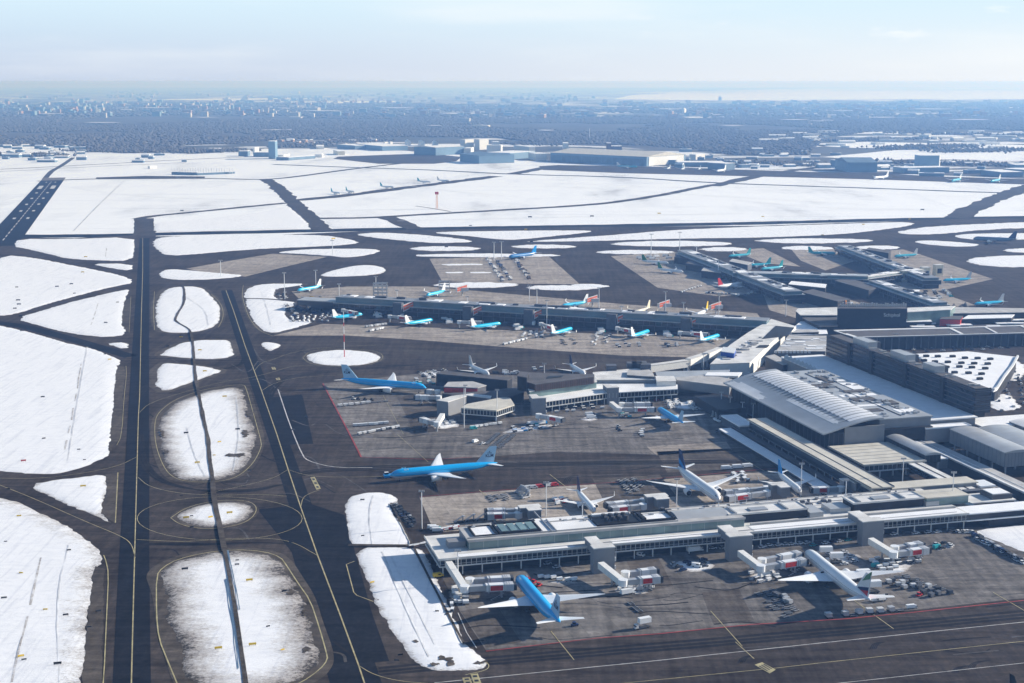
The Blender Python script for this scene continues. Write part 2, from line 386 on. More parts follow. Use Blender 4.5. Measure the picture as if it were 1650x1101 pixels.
FAR = 60000
flat('ground', [(-FAR, -3000), (FAR, -3000), (FAR, FAR), (-FAR, FAR)], -.6, 'winter_country')
# snow-covered airfield sheet and the paved core on top of it
def airfield():
    p = W2([(-700, 268), (-300, 262), (0, 258), (140, 252), (300, 250), (430, 240), (560, 238), (700, 246), (880, 262), (1080, 268), (1300, 275), (1500, 282), (1700, 290), (2300, 310), (2600, 420), (2400, 1400), (-1500, 1400), (-1500, 420)])
    o = flat('snow_field', ragged(resample(p, 40), 25, .01), -.3, 'snow_far')
airfield()
flat('apron', W2([(-350, 420), (-30, 384), (0, 383), (120, 384), (216, 379), (250, 381), (420, 380), (600, 372), (900, 366), (1220, 364), (1430, 357), (1560, 352), (1700, 352), (2300, 372), (2300, 1400), (-1100, 1400), (-900, 600)]), 0, 'asphalt')
# roads and taxiways over the snow fields, far part
TW = [
 ('runway', [(-400, 386), (30, 381), (216, 379), (250, 377), (500, 372), (640, 369), (820, 366.5), (1220, 360), (1430, 354), (1650, 350), (1900, 346)], 47, 'runway_asphalt', 5),
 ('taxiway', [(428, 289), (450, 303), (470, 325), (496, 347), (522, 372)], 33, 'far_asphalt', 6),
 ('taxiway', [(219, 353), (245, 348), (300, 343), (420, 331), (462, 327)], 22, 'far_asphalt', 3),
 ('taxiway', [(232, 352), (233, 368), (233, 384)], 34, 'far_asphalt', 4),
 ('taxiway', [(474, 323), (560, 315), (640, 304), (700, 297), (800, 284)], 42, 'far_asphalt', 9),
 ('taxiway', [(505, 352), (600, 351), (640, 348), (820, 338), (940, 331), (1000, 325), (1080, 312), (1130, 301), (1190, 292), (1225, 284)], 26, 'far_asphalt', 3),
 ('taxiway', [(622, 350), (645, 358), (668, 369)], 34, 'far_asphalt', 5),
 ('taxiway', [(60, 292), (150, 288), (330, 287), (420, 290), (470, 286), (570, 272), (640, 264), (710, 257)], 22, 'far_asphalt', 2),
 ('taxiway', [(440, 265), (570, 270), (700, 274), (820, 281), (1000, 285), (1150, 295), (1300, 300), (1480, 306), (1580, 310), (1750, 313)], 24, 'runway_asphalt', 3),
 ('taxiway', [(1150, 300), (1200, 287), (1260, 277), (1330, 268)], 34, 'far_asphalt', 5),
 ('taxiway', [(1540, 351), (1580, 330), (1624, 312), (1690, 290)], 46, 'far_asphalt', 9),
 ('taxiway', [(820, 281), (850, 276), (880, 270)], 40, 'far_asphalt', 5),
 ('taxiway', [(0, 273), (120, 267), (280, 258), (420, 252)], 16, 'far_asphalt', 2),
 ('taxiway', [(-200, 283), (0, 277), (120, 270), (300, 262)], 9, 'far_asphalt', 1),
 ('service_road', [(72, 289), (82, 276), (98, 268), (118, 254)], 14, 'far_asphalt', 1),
 ('service_road', [(670, 332), (684, 334), (704, 337), (726, 341)], 4, 'verge_soil', 1),
]
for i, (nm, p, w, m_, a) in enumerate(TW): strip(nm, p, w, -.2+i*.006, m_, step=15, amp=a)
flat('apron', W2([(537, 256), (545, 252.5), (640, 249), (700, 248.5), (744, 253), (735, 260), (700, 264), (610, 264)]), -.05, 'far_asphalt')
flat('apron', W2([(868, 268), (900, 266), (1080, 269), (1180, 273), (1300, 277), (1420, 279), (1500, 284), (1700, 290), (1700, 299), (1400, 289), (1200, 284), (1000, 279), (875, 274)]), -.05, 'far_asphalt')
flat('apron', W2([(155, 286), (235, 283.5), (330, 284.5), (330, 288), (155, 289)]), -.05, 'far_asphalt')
# runway at the left edge, seen end on
def runway_left():
    a = G(86, 289); b = G(10, 381); d = (b-a).normalized(); n = Vector((-d.y, d.x, 0)); L = 1500
    flat('runway', [((a+d*x+n*y).x, (a+d*x+n*y).y) for x, y in ((45, -27), (45, 27), (L, 27), (L, -27))], .02, 'runway_asphalt')
    flat('runway_threshold', [((a+d*x+n*y).x, (a+d*x+n*y).y) for x, y in ((-60, -27), (-60, 27), (45, 27), (45, -27))], .02, 'worn_concrete')
    b_ = MB()
    def r(x0, x1, y0, y1):
        b_.add([(a+d*x+n*y)+Vector((0, 0, .1)) for x, y in ((x0, y0), (x1, y0), (x1, y1), (x0, y1))], [(0, 1, 2, 3)])
    for s_ in (-1, 1):
        r(230, 330, s_*9, s_*19)
        for x in (440, 590, 740, 890, 1040): r(x, x+26, s_*9, s_*14)
        r(100, 125, s_*9, s_*12)
    for x in range(90, 1400, 50): r(x, x+30, -.9, .9)
    o = b_.build('runway_marking', 'line_white'); o['kind'] = 'structure'
runway_left()
# concrete stands
def conc(pts, m='concrete', z=.05): return flat('concrete_apron', W2(pts), z, m)
conc([(300, 433), (340, 426), (420, 412), (440, 409), (528, 414), (460, 430), (395, 446), (340, 441)])
conc([(520, 618), (700, 600), (1000, 612), (1160, 640), (1250, 752), (1180, 757), (1060, 733), (900, 728), (740, 739), (582, 737)], 'worn_concrete')
conc([(676, 802), (860, 787), (1000, 778), (1200, 762), (1300, 757), (1440, 815), (700, 858)])
conc([(700, 900), (741, 985), (783, 1048), (1040, 1022), (1330, 998), (1474, 983), (1650, 964), (1850, 945), (1850, 850), (1500, 850), (715, 890)], 'worn_concrete')
conc([(440, 541), (520, 522), (1190, 546), (1150, 577), (1000, 573), (809, 559), (660, 547), (560, 541)])
conc([(470, 470), (560, 462), (690, 462), (1000, 490), (1220, 505), (1230, 520), (500, 500)])
conc([(692, 417), (884, 413), (934, 458), (800, 457), (712, 453)])
conc([(984, 413), (1085, 406), (1180, 430), (1240, 472), (1160, 478), (1060, 464)])
conc([(1180, 404), (1230, 424), (1290, 430), (1230, 400)])
conc([(1275, 402), (1340, 400), (1380, 420), (1330, 436), (1290, 420)])
conc([(1455, 402), (1482, 410), (1600, 450), (1510, 470), (1572, 492), (1480, 500), (1400, 430), (1420, 405)])
conc([(1230, 475), (1330, 470), (1420, 500), (1290, 515), (1240, 500)])
# fresh, darker asphalt lanes
def lane(pts, w, m='fresh_asphalt', z=.065, w2=None): return strip('taxiway', pts, w, z, m, w2=w2)
lane([(233, 384), (229, 500), (224, 640), (221, 760), (216, 900), (212, 1130)], 15, w2=15)
lane([(-60, 515), (30, 523), (110, 545), (212, 575)], 14)
lane([(365, 468), (395, 558), (420, 626), (446, 700), (478, 795), (512, 896), (548, 991), (598, 1130)], 13)
conc([(413, 643), (486, 636), (520, 715), (437, 718)], 'fresh_asphalt', .06)
conc([(415, 821), (500, 812), (555, 830), (575, 900), (600, 990), (640, 1101), (540, 1130), (470, 890)], 'fresh_asphalt', .055)
conc([(486, 630), (520, 620), (566, 716), (505, 716)], 'asphalt', .07)
lane([(610, 1085), (850, 1062), (1250, 1030), (1700, 990)], 22, 'asphalt')
lane([(600, 752), (900, 748), (1150, 745), (1270, 750)], 20, 'far_asphalt', .068)
conc([(1480, 905), (1580, 880), (1700, 890), (1720, 960), (1500, 975), (1470, 940)], 'worn_concrete', .075)

# ---- snow fields over the paved core
SN = lambda pts, **k: snow(pts, name='snow_field', **k)
SN([(-500, 790), (-100, 792), (0, 800), (50, 818), (110, 850), (155, 880), (168, 905), (152, 916), (148, 960), (140, 1010), (131, 1101), (110, 1300), (-700, 1300)], m='snow_medium', edge=42, amp=1.6)
SN([(-700, 500), (-100, 512), (0, 524), (56, 538), (107, 553), (153, 563), (178, 574), (196, 581), (190, 590), (187, 605), (183, 640), (181, 680), (176, 729), (174, 735), (149, 747), (114, 760), (66, 765.5), (0, 759), (-120, 750), (-600, 730)], m='snow_clean', edge=14, amp=1.5)
SN([(44, 782), (109, 771), (170, 764), (171, 780), (173, 795), (164, 812), (165, 832), (184, 846), (131, 821), (79, 800)], m='snow_medium', edge=8, smooth=1)
SN([(7, 411), (51, 415), (94, 423.6), (127, 430), (178, 440), (211, 449), (212, 457), (203, 458), (153, 469), (120, 478), (69, 492), (25.5, 506), (0, 509.5), (-60, 506), (-70, 470), (-20, 430)], m='snow_clean', smooth=1)
SN([(24, 514), (74, 498.7), (122, 485), (153, 478), (203.6, 466), (209, 468), (204, 478), (201, 487), (196, 518), (203.6, 536), (193, 542), (153, 543), (107, 536), (64, 525)], m='snow_clean', smooth=1)
SN([(165, 553.4), (206, 551), (206, 564)], m='snow_medium', smooth=1, edge=6)
SN([(30, 385), (102, 385.8), (216, 382), (216, 400), (214, 421), (153, 419.8), (109, 417), (84, 411), (51, 403), (20, 397)], m='snow_clean', smooth=1)
SN([(142, 425), (214, 425), (213, 437), (178, 432.5)], m='snow_clean', smooth=1, edge=6)
SN([(246, 394), (248, 388), (254, 383.5), (280, 381), (360, 379), (440, 378.3), (520, 379), (552, 384), (582, 390.5), (560, 395), (500, 398), (440, 400), (380, 404), (300, 411), (280, 412), (264, 410), (252, 402)], m='snow_clean', amp=3)
SN([(249, 375), (248, 366), (252, 359), (290, 356), (360, 350), (430, 341), (462, 333), (478, 343), (505, 368), (400, 370)], m='snow_clean', amp=3, smooth=1, z=0)
SN([(440, 407.6), (480, 402.5), (540, 400.8), (600, 401), (614, 404.4), (600, 410), (560, 416), (532, 412.4), (480, 409)], m='snow_clean')
SN([(255, 444), (260, 437), (276, 433.6), (300, 435.6), (360, 441), (398, 444), (360, 449.6), (300, 451.6), (266, 450)], m='snow_clean')
VG = dict(verge=5)
ID = dict(m='snow_medium', edge=12, amp=1.6)
snow([(258, 476), (266, 466), (284, 462), (324, 461.6), (340, 476), (353, 490), (357, 512), (348, 526), (330, 533), (300, 537), (270, 536.6), (254, 532), (250, 510), (251, 486)], **ID, **VG)
snow([(257, 571), (280, 557), (305.5, 549.6), (343.6, 547.8), (370, 548.4), (374, 556), (378, 577), (331, 580), (259.6, 574)], smooth=1, **ID, **VG)
snow([(250.7, 584), (308, 588), (348.8, 594), (359, 599), (331, 608), (308, 617), (250.7, 637)], smooth=1, **ID, **VG)
snow([(318, 636), (328, 631), (367, 625), (391.6, 624), (396.5, 645.8), (408.8, 687.5), (415, 712), (401.5, 748.8), (377, 768.4), (350, 774.5), (313, 775.8), (281, 770.9), (266.6, 748.8), (256.8, 717), (254.4, 687.5), (261.7, 665.5), (286, 645.8)], m='snow_dirty', edge=19, amp=1.8, step=2, verge=5.5)
snow([(276, 835.6), (302, 819), (343, 810), (395, 809), (413, 822), (398, 839), (357, 848.6), (324, 851)], m='snow_dirty', edge=14, amp=.8, step=2, verge=3)
snow([(254, 925), (272, 909), (310, 895.7), (356.7, 888.8), (411, 889.5), (447, 898), (471, 936.7), (488, 964), (499, 1005), (518, 1059.7), (508, 1083), (482, 1099), (430, 1112), (380, 1130), (330, 1125), (303, 1101), (286, 1046), (274.7, 1018), (268, 964), (260, 940)], m='snow_dirty', edge=27, amp=2.6, step=2.2, verge=6)
snow([(398, 466), (412, 459), (450, 457), (500, 457.5), (470, 462), (445, 466), (442, 474), (448, 484), (484, 488), (476, 494), (460, 497), (462, 512), (470, 517), (508, 518), (492, 524), (460, 533), (440, 538), (420, 532), (404, 512), (396, 490), (393, 474)], m='snow_clean', smooth=1, name='snow_field', verge=4)
snow([(418, 552), (440, 552), (454, 557), (446, 562), (432, 568)], m='snow_medium', edge=6)
oval(553, 577, 62, 13, m='snow_medium', edge=12, verge=3)
snow([(512, 446), (524, 439), (560, 430), (590, 426.5), (616, 430), (624, 437), (610, 443), (560, 446)], m='snow_medium', edge=10)
for c in [(717, 401, 56, 4), (875, 397.5, 52, 3.6), (785, 411.8, 117, 3), (1082, 393, 96, 4.6), (1020, 406.5, 66, 3.2), (1312, 388.3, 94, 4), (1300, 400, 42, 3.2), (1416, 399, 37, 3), (1640, 421, 84, 9.5), (1680, 404, 64, 4), (769, 459.5, 70, 4.6), (904, 464, 60, 4.2), (948, 460, 25, 2.3), (965, 462, 14, 2),
          (744, 426.5, 33, 1.1), (756, 439.5, 42, 1.1), (1165, 402, 40, 3.5)]:
    oval(*c, m='snow_medium' if c[3] > 3.4 else 'snow_clean', edge=10, step=4, amp=6, freq=.02)
SN([(1469, 389), (1500, 387), (1578, 393), (1576, 397), (1540, 398), (1490, 394)], m='snow_clean', step=5)
SN([(1533, 380), (1560, 377), (1610, 376), (1720, 376), (1700, 384), (1600, 388), (1550, 385)], m='snow_clean', step=5)
SN([(570, 378), (600, 375), (640, 376), (700, 380), (776, 389.6), (720, 392), (680, 391), (640, 387), (600, 383)], m='snow_clean', step=5, amp=4)
SN([(680, 374.6), (780, 372.5), (950, 371), (956, 374), (900, 380), (830, 387), (800, 386), (760, 381)], m='snow_clean', step=5, amp=3)
SN([(1000, 378), (1080, 371), (1220, 365), (1430, 358.5), (1460, 358), (1477, 361.6), (1434, 369), (1357, 378), (1230, 383), (1100, 384.5), (980, 388), (900, 389.5), (832, 390)], m='snow_clean', step=5, amp=3, smooth=1)
SN([(1444, 374), (1484, 366), (1560, 362), (1700, 356), (1800, 356), (1700, 366), (1586, 370), (1510, 378), (1459, 378)], m='snow_clean', step=5, amp=5)
SN([(526, 355), (560, 352.5), (600, 352.5), (622, 356), (626, 363), (612, 367), (560, 368.5), (530, 366)], m='snow_clean', step=5, amp=3, z=0)
# big snow bank at the end of the near pier
snow([(556, 815), (562, 803), (575, 797), (600, 793), (625, 795), (640, 803), (641, 810), (626, 812), (633, 828), (650, 850), (660, 868), (660, 880), (580, 880), (566, 878), (561, 860)], m='snow_medium', amp=.9, step=1.4, edge=6, smooth=1, name='snow_field')
snow([(568, 882), (660, 882), (680, 886), (690, 905), (703, 932), (716, 965), (735, 1005), (748, 1032), (760, 1046), (787, 1066), (784, 1076), (760, 1081), (715, 1082), (690, 1078), (668, 1065), (648, 1040), (632, 1015), (612, 985), (600, 960), (590, 930)], m='snow_medium', amp=1.1, step=1.4, edge=9, smooth=1, name='snow_field')
SN([(1565, 858), (1600, 850), (1700, 842), (1900, 850), (1900, 930), (1700, 905), (1652, 892), (1610, 874)], m='snow_clean', amp=1, smooth=1)
# verges (bare wet grass) beside the left taxiway
def verge(pts): flat('grass_verge', ragged(resample(W2(pts), 2.5), .9, .15), .12, 'verge_soil')
verge([(151, 912), (168, 917), (166, 1000), (164, 1101), (160, 1300), (120, 1300), (131, 1101), (141, 1000)])
verge([(188, 589), (200, 590), (203, 604), (199, 620), (195, 703), (176, 728), (174, 720), (182, 664), (184, 630)])
verge([(170, 765), (191, 762), (186, 845), (163, 828), (164, 812), (173, 795)])
verge([(200, 487), (211, 478), (207, 536), (194, 530), (196, 515)])
verge([(166, 553), (207, 551), (206, 556)])
# drainage ditch across the islands
strip('drainage_ditch', [(295, 461), (299, 488), (281, 514), (284, 520), (303, 530), (308, 537), (312, 563), (313, 590), (316, 615), (321, 640), (331, 683), (343, 774)], 2.4, .78, 'verge_soil', step=3, amp=.8)
strip('drainage_ditch', [(343, 774), (345, 811), (354, 848), (362, 889)], 3.0, .8, 'verge_soil', step=3, amp=.25)
strip('drainage_ditch', [(362, 889), (373, 947), (384, 1018), (396, 1101), (402, 1150)], 1.9, .8, 'verge_soil', step=3, amp=.25)
strip('meltwater', [(364, 935), (372, 985), (379, 1030), (384, 1080)], .8, .74, 'water_melt', step=2, amp=.3, w2=.5)
strip('meltwater', [(367, 889), (375, 925), (381, 955), (386, 985)], .9, .75, 'water_melt', step=2, amp=.3, w2=.5)
for p in ([(131, 588), (118, 665), (102, 735)], [(66, 900), (45, 990), (18, 1101)], [(158, 490), (152, 510), (146, 528)], [(172, 398), (170, 415)], [(200, 292), (160, 330), (120, 372)]):
    strip('snow_ridge', p, 1.0, .52, 'snow_medium', step=4, amp=.5)
# bare soil showing through, snow fragments left on the verges, snow banks along ditches
for cx, cy, rx, ry in ((716, 1064, 11, 4), (728, 1070, 6, 2), (772, 1070, 8, 2.5), (700, 1072, 7, 1.5), (668, 1036, 3, 1.2), (716, 925, 3, 1), (722, 990, 3, 1), (640, 1000, 2.5, 1), (610, 968, 2, .8), (712, 890, 4, 1), (492, 1050, 9, 3), (380, 735, 16, 3), (395, 700, 6, 6), (402, 668, 6, 5), (262, 700, 4, 5), (268, 730, 4, 3), (470, 955, 5, 5), (492, 985, 4, 8)):
    flat('bare_soil', ragged(resample(W2([(cx+rx*math.cos(a), cy+ry*math.sin(a)) for a in [i*math.pi/8 for i in range(16)]]), .7), 2.6, .45), .70, 'verge_soil')
for pts in ([(262, 935), (266, 940), (266, 985), (262, 990), (260, 960)], [(264, 1000), (268, 1010), (276, 1050), (285, 1085), (280, 1085), (268, 1040)], [(449, 905), (470, 925), (478, 940), (466, 930)], [(486, 945), (503, 985), (508, 1010), (498, 990)], [(258, 690), (262, 700), (263, 720), (259, 715)], [(408, 700), (416, 716), (410, 735), (406, 720)], [(480, 1096), (512, 1078), (516, 1083), (490, 1101)]):
    snow(pts, step=1.2, amp=1.4, freq=.2, m='snow_dirty', edge=5, z=.16, h=.2, name='snow_patch')
# service roads across the bank
strip('service_road', [(561, 880), (620, 880.5), (668, 881)], 3.2, .6, 'verge_soil', step=3, amp=.4)
strip('service_road', [(393, 482), (425, 482), (460, 485)], 5, .6, 'verge_soil', step=4, amp=.5)
strip('fence_track', [(630, 812), (650, 850), (665, 881), (700, 950), (748, 1040)], 1.2, .66, 'verge_soil', step=3, amp=.2)
# rubber and salt traces left by turning traffic
def trace(pts, w, m='tyre_trace', z=.08, amp=.4): strip('tyre_trace', pts, w, z+random.random()*.02, m, step=4, amp=amp)
for off in (0, 5, -6):
    trace([(225+off, 700), (228+off, 740), (250+off, 772), (300+off, 788), (354, 793+off*.3), (420, 790+off*.3), (462, 778), (478+off, 800)], 1.6)
    trace([(222+off, 640), (236+off, 622), (270, 608+off*.3), (320, 600+off*.3), (380, 592), (400+off, 580), (392+off, 556)], 1.4)
    trace([(216+off, 900), (222+off, 880), (250, 876+off*.3), (330, 878+off*.3), (420, 874), (480, 878), (510+off, 900)], 1.5)
    trace([(430+off, 650), (440+off, 622), (470, 606+off*.4), (520, 600+off*.3), (600, 592+off*.3), (680, 588)], 1.5)
    trace([(470+off, 770), (500+off, 760+off*.3), (560, 756+off*.5), (700, 752+off*.5), (900, 748+off*.4), (1200, 744+off*.4)], 2.2)
    trace([(610, 1083+off), (850, 1060+off), (1250, 1028+off), (1700, 986+off)], 2.4)
for cx, cy, r in ((905, 776, 22), (926, 772, 18), (1560, 1078, 26), (1590, 1070, 30), (1210, 1062, 20), (860, 1052, 22), (1420, 1040, 18), (690, 770, 18)):
    for k in range(4): trace([(cx-r+k*3, cy+6), (cx-r*.8+k*3, cy-2), (cx-r*.2+k*3, cy-5), (cx+k*2, cy-5)], .5, amp=.1)
for i in range(46):
    x, y = random.uniform(700, 1640), random.uniform(905, 1060); trace([(x, y), (x+random.uniform(12, 60), y+random.uniform(-6, 8)), (x+random.uniform(60, 120), y+random.uniform(-10, 6))], random.uniform(.4, 1.2), random.choice(['tyre_trace', 'tyre_trace', 'salt_trace']), amp=.3)
for i in range(40):
    x, y = random.uniform(560, 1200), random.uniform(640, 770); trace([(x, y), (x+random.uniform(12, 50), y+random.uniform(-5, 5)), (x+random.uniform(50, 110), y+random.uniform(-8, 3))], random.uniform(.6, 1.6), random.choice(['tyre_trace', 'tyre_trace', 'salt_trace']), amp=.4)
for i in range(50):
    x, y = random.uniform(240, 560), random.uniform(560, 1090); trace([(x, y), (x+random.uniform(10, 30), y+random.uniform(-3, 20)), (x+random.uniform(30, 60), y+random.uniform(-6, 30))], random.uniform(.5, 1.5), random.choice(['tyre_trace', 'salt_trace']), amp=.4)
# slabs and repairs of another tone on the stands
for pts, m in (([(955, 772), (1063, 765), (1090, 800), (975, 812)], 'old_concrete'), ([(1130, 955), (1190, 948), (1215, 1000), (1150, 1008)], 'old_concrete'), ([(742, 985), (800, 975), (840, 1035), (783, 1044)], 'old_concrete'), ([(1058, 728), (1240, 720), (1262, 752), (1075, 762)], 'old_concrete'), ([(1010, 905), (1060, 898), (1085, 945), (1030, 955)], 'old_concrete'), ([(700, 905), (735, 902), (760, 945), (722, 950)], 'old_concrete'), ([(640, 640), (700, 632), (730, 690), (668, 700)], 'old_concrete'), ([(1042, 720), (1170, 712), (1180, 726), (1058, 734)], 'concrete'), ([(640, 563), (800, 570), (1000, 585), (1040, 590), (700, 582)], 'far_asphalt')):
    flat('concrete_apron', W2(pts), .07, m)
# wheel ruts and plough lines across the snow fields
RUT = [[(140, 560), (125, 640), (108, 745)], [(110, 880), (90, 960), (95, 1101)], [(600, 800), (592, 840), (600, 878)], [(630, 900), (660, 960), (700, 1040)], [(615, 890), (650, 975), (690, 1060)], [(380, 640), (385, 700), (375, 760)], [(300, 690), (310, 730), (330, 770)], [(40, 440), (120, 452), (190, 446)], [(20, 480), (70, 470), (130, 455)], [(300, 480), (330, 500), (335, 525)], [(420, 470), (430, 500), (435, 525)]]
for i, p in enumerate(RUT):
    for o in (0, 1.6): strip('snow_rut', [(x+o*.9, y) for x, y in p], .3, .61, 'snow_rut', step=4, amp=.12)
for p in ([(520, 340), (700, 336), (790, 337)], [(880, 300), (1000, 306), (1180, 318), (1400, 330)], [(1180, 322), (1320, 336), (1500, 338)], [(600, 290), (700, 306), (840, 318)], [(100, 300), (220, 318), (400, 322)], [(820, 292), (940, 297), (1100, 303)], [(1230, 300), (1400, 311), (1560, 318)], [(640, 356), (900, 350), (1200, 344)], [(160, 330), (280, 300), (330, 292)], [(480, 300), (560, 292), (700, 284)]):
    strip('snow_rut', p, 2.2, -.12, 'snow_rut', step=20, amp=.8)
# ---- painted lines
def line(c, pts, w=.5, closed=False, smooth=2, z=.17):
    if closed: pts = pts+[pts[0]]
    w = w*.78
    strip({'y': 'yellow_line', 'w': 'white_line', 'r': 'red_line'}[c], pts, w, z, {'y': 'line_yellow', 'w': 'line_white', 'r': 'line_red'}[c], smooth=smooth)
def ell(c, cx, cy, rx, ry, w=.4, a0=0, a1=360):
    line(c, [(cx+rx*math.cos(R(a)), cy+ry*math.sin(R(a))) for a in np.linspace(a0, a1, 40)], w, smooth=0)
line('y', [(230, 384), (230, 436), (228, 502), (225, 640), (223, 672), (218.5, 838), (215, 970), (211, 1130)], .7, smooth=0)
line('y', [(364, 468), (376, 500), (395, 558), (420, 626), (446, 700), (464, 756), (484, 816), (512, 896), (548, 991), (578, 1073), (600, 1140)], .8, smooth=0)
line('w', [(448, 628), (468, 688), (488, 736), (497, 743), (520, 750), (545, 754), (600, 754)], .9, smooth=1)
ell('y', 354, 836, 133, 35)
line('y', [(223, 770), (240, 785), (290, 796), (354, 799), (420, 797), (462, 800)], .4)
line('y', [(220, 870), (300, 874), (354, 869), (420, 867), (470, 872), (512, 896)], .4)
line('y', [(218, 900), (212, 875), (190, 862), (140, 842), (60, 806), (0, 782), (-60, 760)], .5)
line('y', [(0, 771), (60, 772), (130, 764), (190, 752), (222, 736)], .4)
line('y', [(225, 665), (240, 650), (290, 634), (360, 615), (400, 610), (440, 600), (470, 590), (520, 588), (600, 588)], .35)
line('y', [(422, 630), (440, 618), (480, 608), (560, 604)], .35)
line('y', [(410, 598), (420, 585), (440, 580), (470, 568), (520, 560), (620, 556)], .35)
line('y', [(464, 757), (490, 766), (530, 770), (640, 768)], .35)
line('y', [(464, 757), (440, 772), (380, 786), (330, 796)], .3)
line('y', [(578, 1073), (600, 1087), (640, 1098), (700, 1103)], .4)
line('y', [(485, 816), (488, 802), (500, 795), (515, 790)], .4)
line('y', [(203, 590), (204, 604), (200, 640), (196, 703), (188, 718)], .4, smooth=1)
line('y', [(167, 895), (171, 905), (175, 925), (172, 990), (167, 1101), (160, 1160)], .6, smooth=1)
line('y', [(190, 762), (186, 843)], .7, smooth=0)
line('y', [(211, 478), (208, 536)], .35, smooth=0)
RING = [(318, 631), (345, 625), (392, 619), (397, 626), (412, 680), (421, 712), (421, 722), (408, 748), (382, 770), (350, 777), (300, 777), (275, 768), (261, 748), (250, 715), (249, 680), (256, 664), (280, 645)]
line('y', RING, .5, True)
line('y', [(275, 835), (300, 818), (345, 807), (400, 806), (417, 820), (400, 842), (357, 852), (324, 853), (290, 846)], .5, True)
line('y', [(300, 1140), (285, 1101), (270, 1065), (256, 1030), (252, 990), (252, 928), (262, 915), (285, 902), (330, 891), (380, 886), (425, 889), (452, 898), (462, 912), (480, 940), (500, 968), (514, 1010), (526, 1052), (528, 1064), (515, 1080), (485, 1101), (440, 1120)], .7, smooth=1)
line('y', [(571, 905), (558, 910), (570, 955), (575, 960), (602, 970)], .6, smooth=0)
line('y', [(784, 1068), (789, 1074), (783, 1081), (750, 1088)], .5)
line('y', [(488, 577), (500, 565), (553, 561), (610, 566), (620, 577), (600, 588), (553, 592), (500, 588)], .4, True)
line('y', [(392, 460), (390, 475), (394, 492), (402, 514), (418, 534), (440, 542)], .5)
line('y', [(340, 474), (357, 490), (361, 510), (352, 528)], .5)
line('y', [(249, 470), (247, 500), (249, 532)], .5)
line('r', [(520, 618), (545, 665), (566, 705), (582, 737)], 1.3, smooth=0)
line('r', [(582, 737), (700, 741), (760, 737)], .7, smooth=0)
line('r', [(676, 801), (860, 786), (1000, 777), (1250, 755)], .6, smooth=0)
line('r', [(783, 1050), (960, 1029), (1060, 1022)], .9, smooth=0); line('r', [(1060, 1022), (1210, 1007), (1360, 998), (1474, 987), (1660, 967), (1800, 953)], 1.1, smooth=0)
line('w', [(700, 1101), (711, 1100), (1060, 1065), (1330, 1036), (1650, 1003), (1800, 988)], .6, smooth=0)
line('w', [(1250, 1113), (1358, 1101), (1650, 1069), (1800, 1052)], .5, smooth=0)
line('y', [(900, 1112), (1252, 1077), (1330, 1068), (1650, 1034), (1800, 1018)], .45, smooth=0)
for a, b in (((888, 1018), (925, 1064)), ((1145, 985), (1196, 1042)), ((1376, 968), (1440, 1014)), ((1600, 955), (1660, 990)), ((886, 765), (912, 785)), ((1190, 735), (1232, 760)), ((690, 752), (700, 780)), ((772, 790), (784, 800)), ((1185, 1035), (1215, 1062))):
    line('y', [a, b], .5, smooth=0)
line('w', [(738, 988), (752, 1020), (768, 1045)], .5, smooth=0)
for a, b in (((617, 637), (650, 700)), ((640, 700), (690, 745))): line('y', [a, b], .3, smooth=0)
# ------------------------------------------------------------------ buildings on the terminal grid
def facade(mb, s0, s1, t, z0, z1, step=3.0, side='s', proud=.18, wdt=.28):
    """mullions and rails standing proud of a glass wall; side: s = faces south, n = north, w/e = ends (then s0,s1 are t-values, t is s)"""
    k = max(1, int(abs(s1-s0)/step))
    for i in range(k+1):
        a = s0+(s1-s0)*i/k
        if side == 's': mb.gb(a-wdt/2, a+wdt/2, t-proud, t+.02, z0, z1)
        elif side == 'n': mb.gb(a-wdt/2, a+wdt/2, t-.02, t+proud, z0, z1)
        elif side == 'w': mb.gb(t-proud, t+.02, a-wdt/2, a+wdt/2, z0, z1)
        else: mb.gb(t-.02, t+proud, a-wdt/2, a+wdt/2, z0, z1)
def EMP(name, label, cat, s, t, z=0, group=None): return thing(name, label, cat, E2(s, t, z), 0, group)
def parapet(mb, s0, s1, t0, t1, z, h=.5, w=.4):
    mb.gb(s0, s1, t0, t0+w, z, z+h); mb.gb(s0, s1, t1-w, t1, z, z+h); mb.gb(s0, s0+w, t0+w, t1-w, z, z+h); mb.gb(s1-w, s1, t0+w, t1-w, z, z+h)
def blk(root, part, s0, s1, t0, t1, z0, z1, wall='wall_grey', roof='roof_grey', rt=.5, over=.25, par=True):
    MB().gb(s0, s1, t0, t1, z0, z1-rt).build(part, wall, root)
    r = MB(); r.gb(s0-over, s1+over, t0-over, t1+over, z1-rt, z1)
    if par: parapet(r, s0-over, s1+over, t0-over, t1+over, z1, .45)
    return r.build('roof', roof, root)

